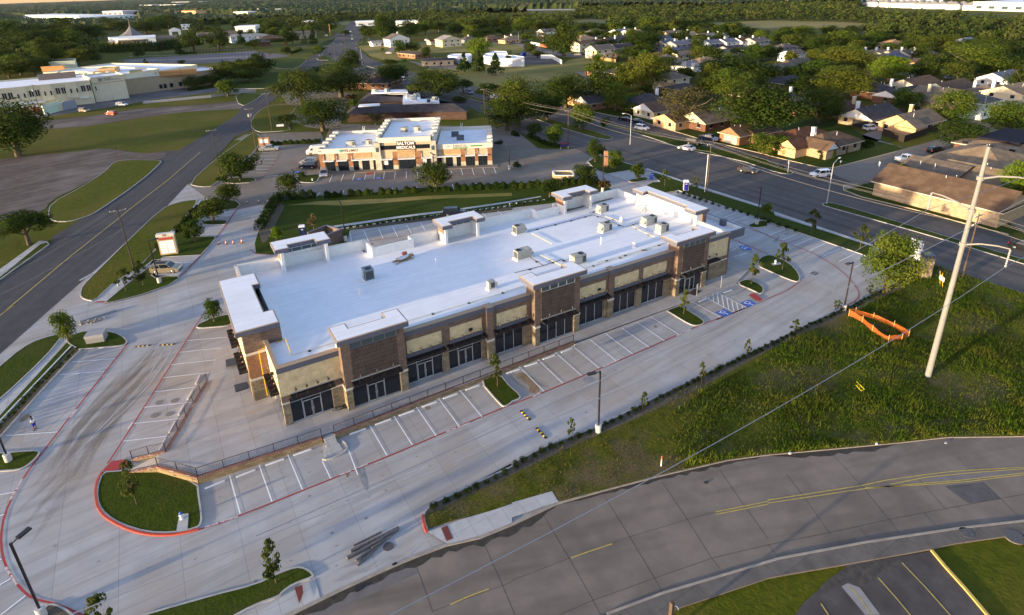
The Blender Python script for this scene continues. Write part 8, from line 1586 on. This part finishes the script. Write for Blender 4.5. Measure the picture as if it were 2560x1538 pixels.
for x,y,lb in((250,1060,'left'),(350,1055,'right')):q=at('A0',x,y);o=empty('storage_box',(q[0],q[1],0),.1,lb+' one of two brown storage boxes in the hospital yard','container');MB().box(-1.2,1.2,-1,1,0,3).build('body',mat('box_brown',(.22,.06,.03)),o);MB().box(-1.25,1.25,-1.05,1.05,3.0,3.15).build('lid',WHITE,o)

ch=empty('church',(*at('A0',1200,390),0),0,'white church with concave pyramid roof and thin spire','church');cc=at('A0',1200,390)
for s,h,m_ in(('A0 1000,345 1440,322 1440,345 1090,360 1010,355',7,WALLW),('A0 1080,352 1640,322 1645,345 1230,372 1090,378',5.5,roofmat('taupe')),('A0 1085,360 1230,358 1230,372 1090,378',5.3,WALLW),('A0 990,385 1370,372 1375,385 1100,400 1000,395',3.5,wallmat('orange'))):MB(*cc).prism(P(s,h),0,h).build('wing',m_,ch)
a=at('A0',1640,375);ar=MB(cc[0],cc[1]);
for dx in(-4.2,4.2):ar.box(a[0]+dx-1.2,a[0]+dx+1.2,a[1]-1,a[1]+1,0,9)
ar.box(a[0]-5.4,a[0]+5.4,a[1]-1,a[1]+1,9,10.8);ar.add([(a[0]-5.6,a[1]-1.1,10.8),(a[0]+5.6,a[1]-1.1,10.8),(a[0],a[1]-1.1,13),(a[0]-5.6,a[1]+1.1,10.8),(a[0]+5.6,a[1]+1.1,10.8),(a[0],a[1]+1.1,13)],[(0,1,2),(5,4,3),(0,2,5,3),(1,4,5,2)]);ar.build('arch',WALLW,ch)
t_=at('A0',1222,320,7);k_=mpp(*t_)/K;R_=108*k_;zA=zat(*t_,px('A0',0,240)[1]);zT=zat(*t_,px('A0',0,172)[1])
m_=MB();m_.lathe(0,0,[(R_*1.0,6),(R_*.66,6+(zA-6)*.2),(R_*.38,6+(zA-6)*.45),(R_*.16,6+(zA-6)*.75),(.5,zA),(.15,zT)],8);m_.build('spire',mat('spire_grey',(.17,.15,.155),(.20,.18,.18),.6),ch,loc=(t_[0]-cc[0],t_[1]-cc[1],0))

def far(px0,py0,px1,py1,depth,h,m_,label,name='far_building',roof=ROOFW):
 a=ray(px0,py0);b=ray(px1,py1);d=Vector((b[0]-a[0],b[1]-a[1])).normalized();n=Vector((-d.y,d.x));c=a;o=empty(name,(c[0],c[1],0),0,label,'building')
 p=[a,b,(b[0]+n.x*depth,b[1]+n.y*depth),(a[0]+n.x*depth,a[1]+n.y*depth)];MB(c[0],c[1]).prism(p,0,h).build('wall',m_,o);MB(c[0],c[1]).prism(inset(p,-.6),h,h+1.0,False).build('roof',roof,o)
 L=Vector((b[0]-a[0],b[1]-a[1])).length;k=max(2,int(L/14));
 for i in range(k):f=(i+.5)/k;MB(c[0],c[1]).obox(a[0]+(b[0]-a[0])*f-n.x*.05,a[1]+(b[1]-a[1])*f-n.y*.05,h*.25,h*.6,L/k*.45,.3,atan2(d.y,d.x)).build('window',GLC,o)
 return o
FW=mat('far_white',(.80,.78,.72),None,1,.7)
far(66,48,200,52,60,9,FW,'left part of the long white retail strip in the far left wood');far(202,56,335,46,60,8,FW,'right part of the long white retail strip in the far left wood');far(258,39,308,38,40,10,mat('far_rose',(.50,.40,.38)),'pinkish grey box building beyond the white retail strip');far(310,37,340,36,30,8,wallmat('tan'),'tan low building right of the pinkish box');far(160,38,215,37,40,6,wallmat('metal'),'grey long building beyond the white retail strip')
far(345,18,380,18,40,8,wallmat('cream'),'small pale building at the far left horizon');far(400,18,440,17,50,8,FW,'white building at the far horizon left of the road');far(455,35,490,35,30,7,wallmat('orange'),'orange roofed white restaurant far off',roof=roofmat('orange'));far(585,38,620,38,30,6,wallmat('cream'),'cream building far left of the main road');far(430,10,500,9,60,9,wallmat('tan'),'long tan building on the far left horizon');far(590,84,640,82,26,7,FW,'white church annex near the top of the left road');far(455,75,475,74,12,6,FW,'small white gable behind the church')
far(2150,11,2254,14,160,13,mat('far_cream',(.74,.68,.58)),'cream half of the huge warehouse on the right horizon');far(2256,14,2355,12,160,12,mat('far_blue',(.50,.52,.60)),'bluish half of the huge warehouse on the right horizon');far(2430,26,2562,30,150,9,mat('far_cream',(.74,.68,.58)),'wide white warehouse at the right edge of the horizon')
rn=random.Random(12)
for i in range(15):
 x=2185+i*17+rn.uniform(-4,4);a=ray(x,16+(i*.55)+rn.uniform(-.5,1.5));o=empty('far_house',(a[0],a[1],0),.2,'small pale roofed house in the white housing belt before the far warehouses','house','far white houses before the warehouses')
 MB().box(-9,9,-7,7,0,6).build('wall',FW,o);roofgeo(-9,9,-7,7,6,4,'hip','x')[0].build('roof',roofmat('pale'),o)
for i,(x,y,l)in enumerate(((1940,10,'left'),(1990,11,'second'),(2035,12,'third'),(2075,13,'fourth'))):far(x,y,x+30,y+.2,40,8,wallmat(('cream','orange','tan','white')[i]),l+' of the pale buildings on the horizon above the straw field')
far(690,34,715,33,14,9,wallmat('tan'),'tan church like building in the far wood');far(730,35,755,34,14,8,wallmat('white'),'white house on the far wooded slope');far(890,66,938,64,20,5,wallmat('metal'),'grey white shed by the top of the main road');far(990,66,1045,64,24,5,FW,'long white shed behind the tall tree');far(645,32,662,32,12,8,wallmat('orange'),'orange roofed building far left of centre');far(755,66,785,65,18,6,FW,'white building with small steeple by the church hall')

g_=np.random.default_rng(21);TP=[(t.location.x,t.location.y)for t in COL.objects if t.get('category')=='tree'];nf=0
for _ in range(6000):
 if nf>=120:break
 x,y=g_.uniform(150,420),g_.uniform(70,430);q=proj(x,y,0)
 if not(1420<q[0]<2590 and 82<q[1]<235)or(x<175 and y>190)or(57<y<84)or inpoly(q[0],q[1],[(1300,130),(1550,130),(1640,190),(1500,240),(1300,260)]):continue
 if any(hypot(x-a,y-b)<r+3.0 for a,b,r in HP)or any(hypot(x-a,y-b)<7.0 for a,b in TP):continue
 if inpoly(q[0],q[1],[(2090,400),(2200,340),(2330,300),(2480,290),(2490,350),(2360,380),(2240,440)]):continue
 tree_at(x,y,g_.uniform(5.5,10),g_.uniform(6.5,11),('oak','elm','oak','gold','oak')[nf%5],'full dark tree squeezed between the houses of the estate','trees squeezed between the houses of the estate');TP.append((x,y));nf+=1
nf=0
for _ in range(4000):
 if nf>=46:break
 qx_,qy_=g_.uniform(480,835),g_.uniform(62,122)
 if not inpoly(qx_,qy_,[(490,66),(690,60),(790,66),(835,74),(800,84),(730,100),(650,104),(560,112),(500,124)])or inpoly(qx_,qy_,[(300,150),(470,125),(640,118),(760,112),(760,104),(640,110),(480,118)]):continue
 x,y=ray(qx_,qy_)
 if any(hypot(x-a,y-b)<r+2 for a,b,r in HP)or any(hypot(x-a,y-b)<8.5 for a,b in TP):continue
 tree_at(x,y,g_.uniform(6,9.5),g_.uniform(7,11),('oak','oak','elm')[nf%3],'dark tree among the halls right of the church, crowded by its neighbours','trees among the halls right of the church');TP.append((x,y));nf+=1
 #  THE FAR WOODS
SK=[]
WOOD_='W -60,3 300,-8 700,-20 1300,-38 2000,-60 2700,-80 2700,118 2560,120 2300,108 2200,104 2080,84 1780,74 1600,76 1500,72 1400,70 1180,78 1060,74 1000,62 940,60 900,64 840,66 800,68 700,70 650,76 520,100 470,110 240,120 232,150 125,152 105,182 0,188 -60,190'
rnw=np.random.default_rng(4)
wp=[tuple(map(float,t.split(',')))for t in WOOD_.split()[1:]]
clear=[[tuple(map(float,t.split(',')))for t in s.split()]for s in('1030,19 1150,15 1154,25 1285,23 1440,22 1440,29 1285,31 1150,30','838,55 940,49 945,60 855,64','1405,49 1520,48 1517,60 1440,58','1728,58 1920,51 2110,56 2256,64 2190,70 1920,73 1765,67','1685,14 1865,9.5 1865,13 1685,18.5','60,42 345,36 345,57 200,60 60,52','0,40 60,40 60,48 0,48','380,33 640,33 640,42 380,42','225,80 480,70 480,118 225,118','500,64 660,58 660,90 500,112','850,52 905,52 905,80 800,120 700,140 840,66','2145,2 2362,5 2362,18 2145,17','2360,14 2700,16 2700,34 2425,34','2180,13 2425,18 2425,27 2180,20','985,58 1050,58 1050,70 985,70','2247,42 2290,42 2290,50 2247,50')]
def clump(n,seed):
 return leafmesh('w',seed,n,.085,'round',14,.24,.8)
CL=[clump(150,s)for s in range(4)];CLS=[clump(60,10+s)for s in range(4)]
def wood(name,d0,d1,step,clm,hh,seed,m_,label,leaf=1.0,skip=0):
 g_=np.random.default_rng(seed);out=[];y=d0
 ylo=130 if d0<400 else d0*.2
 for r in np.arange(d0,d1,step):
  st=step
  n=int(r*1.62/st)
  for k in range(n):
   th=-.33+1.62*(k+g_.uniform(-.4,.4))/n;rr_=r+g_.uniform(-.4,.4)*st;x,y=rr_*sin(th),rr_*cos(th)
   q=proj(x,y,0)
   if not(-80<q[0]<2640):continue
   if not inpoly(q[0],q[1],wp):continue
   up=.9*hh/mpp(x,y)
   if any(inpoly(q[0],q[1],c)or inpoly(q[0],q[1]-up,c)or inpoly(q[0],q[1]-up*.5,c)for c in clear):continue
   s=st*g_.uniform(1.0,1.6);h=hh*g_.uniform(.6,1.25);v=clm[int(g_.integers(0,len(clm)))];a=g_.uniform(0,6.28);c_,s_=cos(a),sin(a)
   w_=np.empty_like(v);w_[:,0]=(v[:,0]*c_-v[:,1]*s_)*s+x;w_[:,1]=(v[:,0]*s_+v[:,1]*c_)*s+y;w_[:,2]=v[:,2]*h;out.append(w_)
 v=np.concatenate(out);o=bpy.data.objects.new(name,npmesh(name,v,m_));COL.objects.link(o);o['kind']='stuff';tag(o,label,'woodland');return len(out)
WL=mat('leaf_wood',(.022,.036,.007),(.042,.058,.012),.02,.9,0,3,c3=(.060,.068,.016),s3=.035,t3=(.45,.65),spec=.1)
n1=wood('woodland',300,640,8.5,CL,9,1,WL,'dense woodland beyond the roads and estates');n2=wood('woodland',640,1150,12,CLS,10,2,WL,'distant woodland stretching to the horizon')
print('wood clumps',n1,n2)

rows=[];r=1120.0
while r<11500:rows.append(r);r*=1.011
th=np.linspace(-.36,1.33,450);RR,TH=np.meshgrid(rows,th,indexing='ij');X=RR*np.sin(TH);Y=RR*np.cos(TH)
Z=6.5+rnw.uniform(-3.5,4.5,X.shape)+3*np.sin(X*.011)*np.cos(Y*.007)
qx=np.empty_like(X);qy=np.empty_like(X)
D=np.stack([X,Y,np.full_like(X,-HC)],-1);ff=D@np.array(_f);qx=PX+F*(D@np.array(_r))/ff;qy=PY-F*(D@np.array(_u))/ff
keep=np.ones(X.shape,bool)
for i in range(X.shape[0]):
 for j in range(X.shape[1]):
  a,b=qx[i,j],qy[i,j]
  if b>8 and-80<a<2640 and any(inpoly(a,b,c)for c in clear):keep[i,j]=False
Z=np.where(keep,Z,-.6)
nr_,nc_=X.shape;V=np.stack([X,Y,Z],-1).reshape(-1,3);I=np.arange(nr_*nc_).reshape(nr_,nc_)
Fq=np.stack([I[:-1,:-1],I[:-1,1:],I[1:,1:],I[1:,:-1]],-1).reshape(-1,4)
v=V[Fq].reshape(-1,3);zz=v.reshape(-1,4,3)[:,:,2].max(1)>0;v=v.reshape(-1,4,3)[zz].reshape(-1,3)
o=bpy.data.objects.new('woodland',npmesh('woodland',v,mat('far_canopy',(.020,.034,.010),(.045,.058,.016),.02,.95,0,6,c3=(.06,.065,.022),s3=.004)));COL.objects.link(o);tag(o,'farthest woods on the horizon','woodland',kind='stuff')
# - haze
bm=bmesh.new();bmesh.ops.create_cube(bm,size=1);me=bpy.data.meshes.new('haze');bm.to_mesh(me);bm.free();hz=bpy.data.objects.new('haze',me);COL.objects.link(hz);hz.scale=(24600,24300,56);hz.location=(0,11900,26);hz['kind']='stuff';hz['label']='thin evening haze over the whole place'
M=bpy.data.materials.new('haze_air');M.use_nodes=True;n=M.node_tree.nodes;n.remove(n['Principled BSDF']);pv=n.new('ShaderNodeVolumePrincipled');pv.inputs['Color'].default_value=(.80,.86,.95,1);pv.inputs['Density'].default_value=.000008;pv.inputs['Anisotropy'].default_value=.2
M.node_tree.links.new(pv.outputs[0],n['Material Output'].inputs['Volume']);me.materials.append(M)
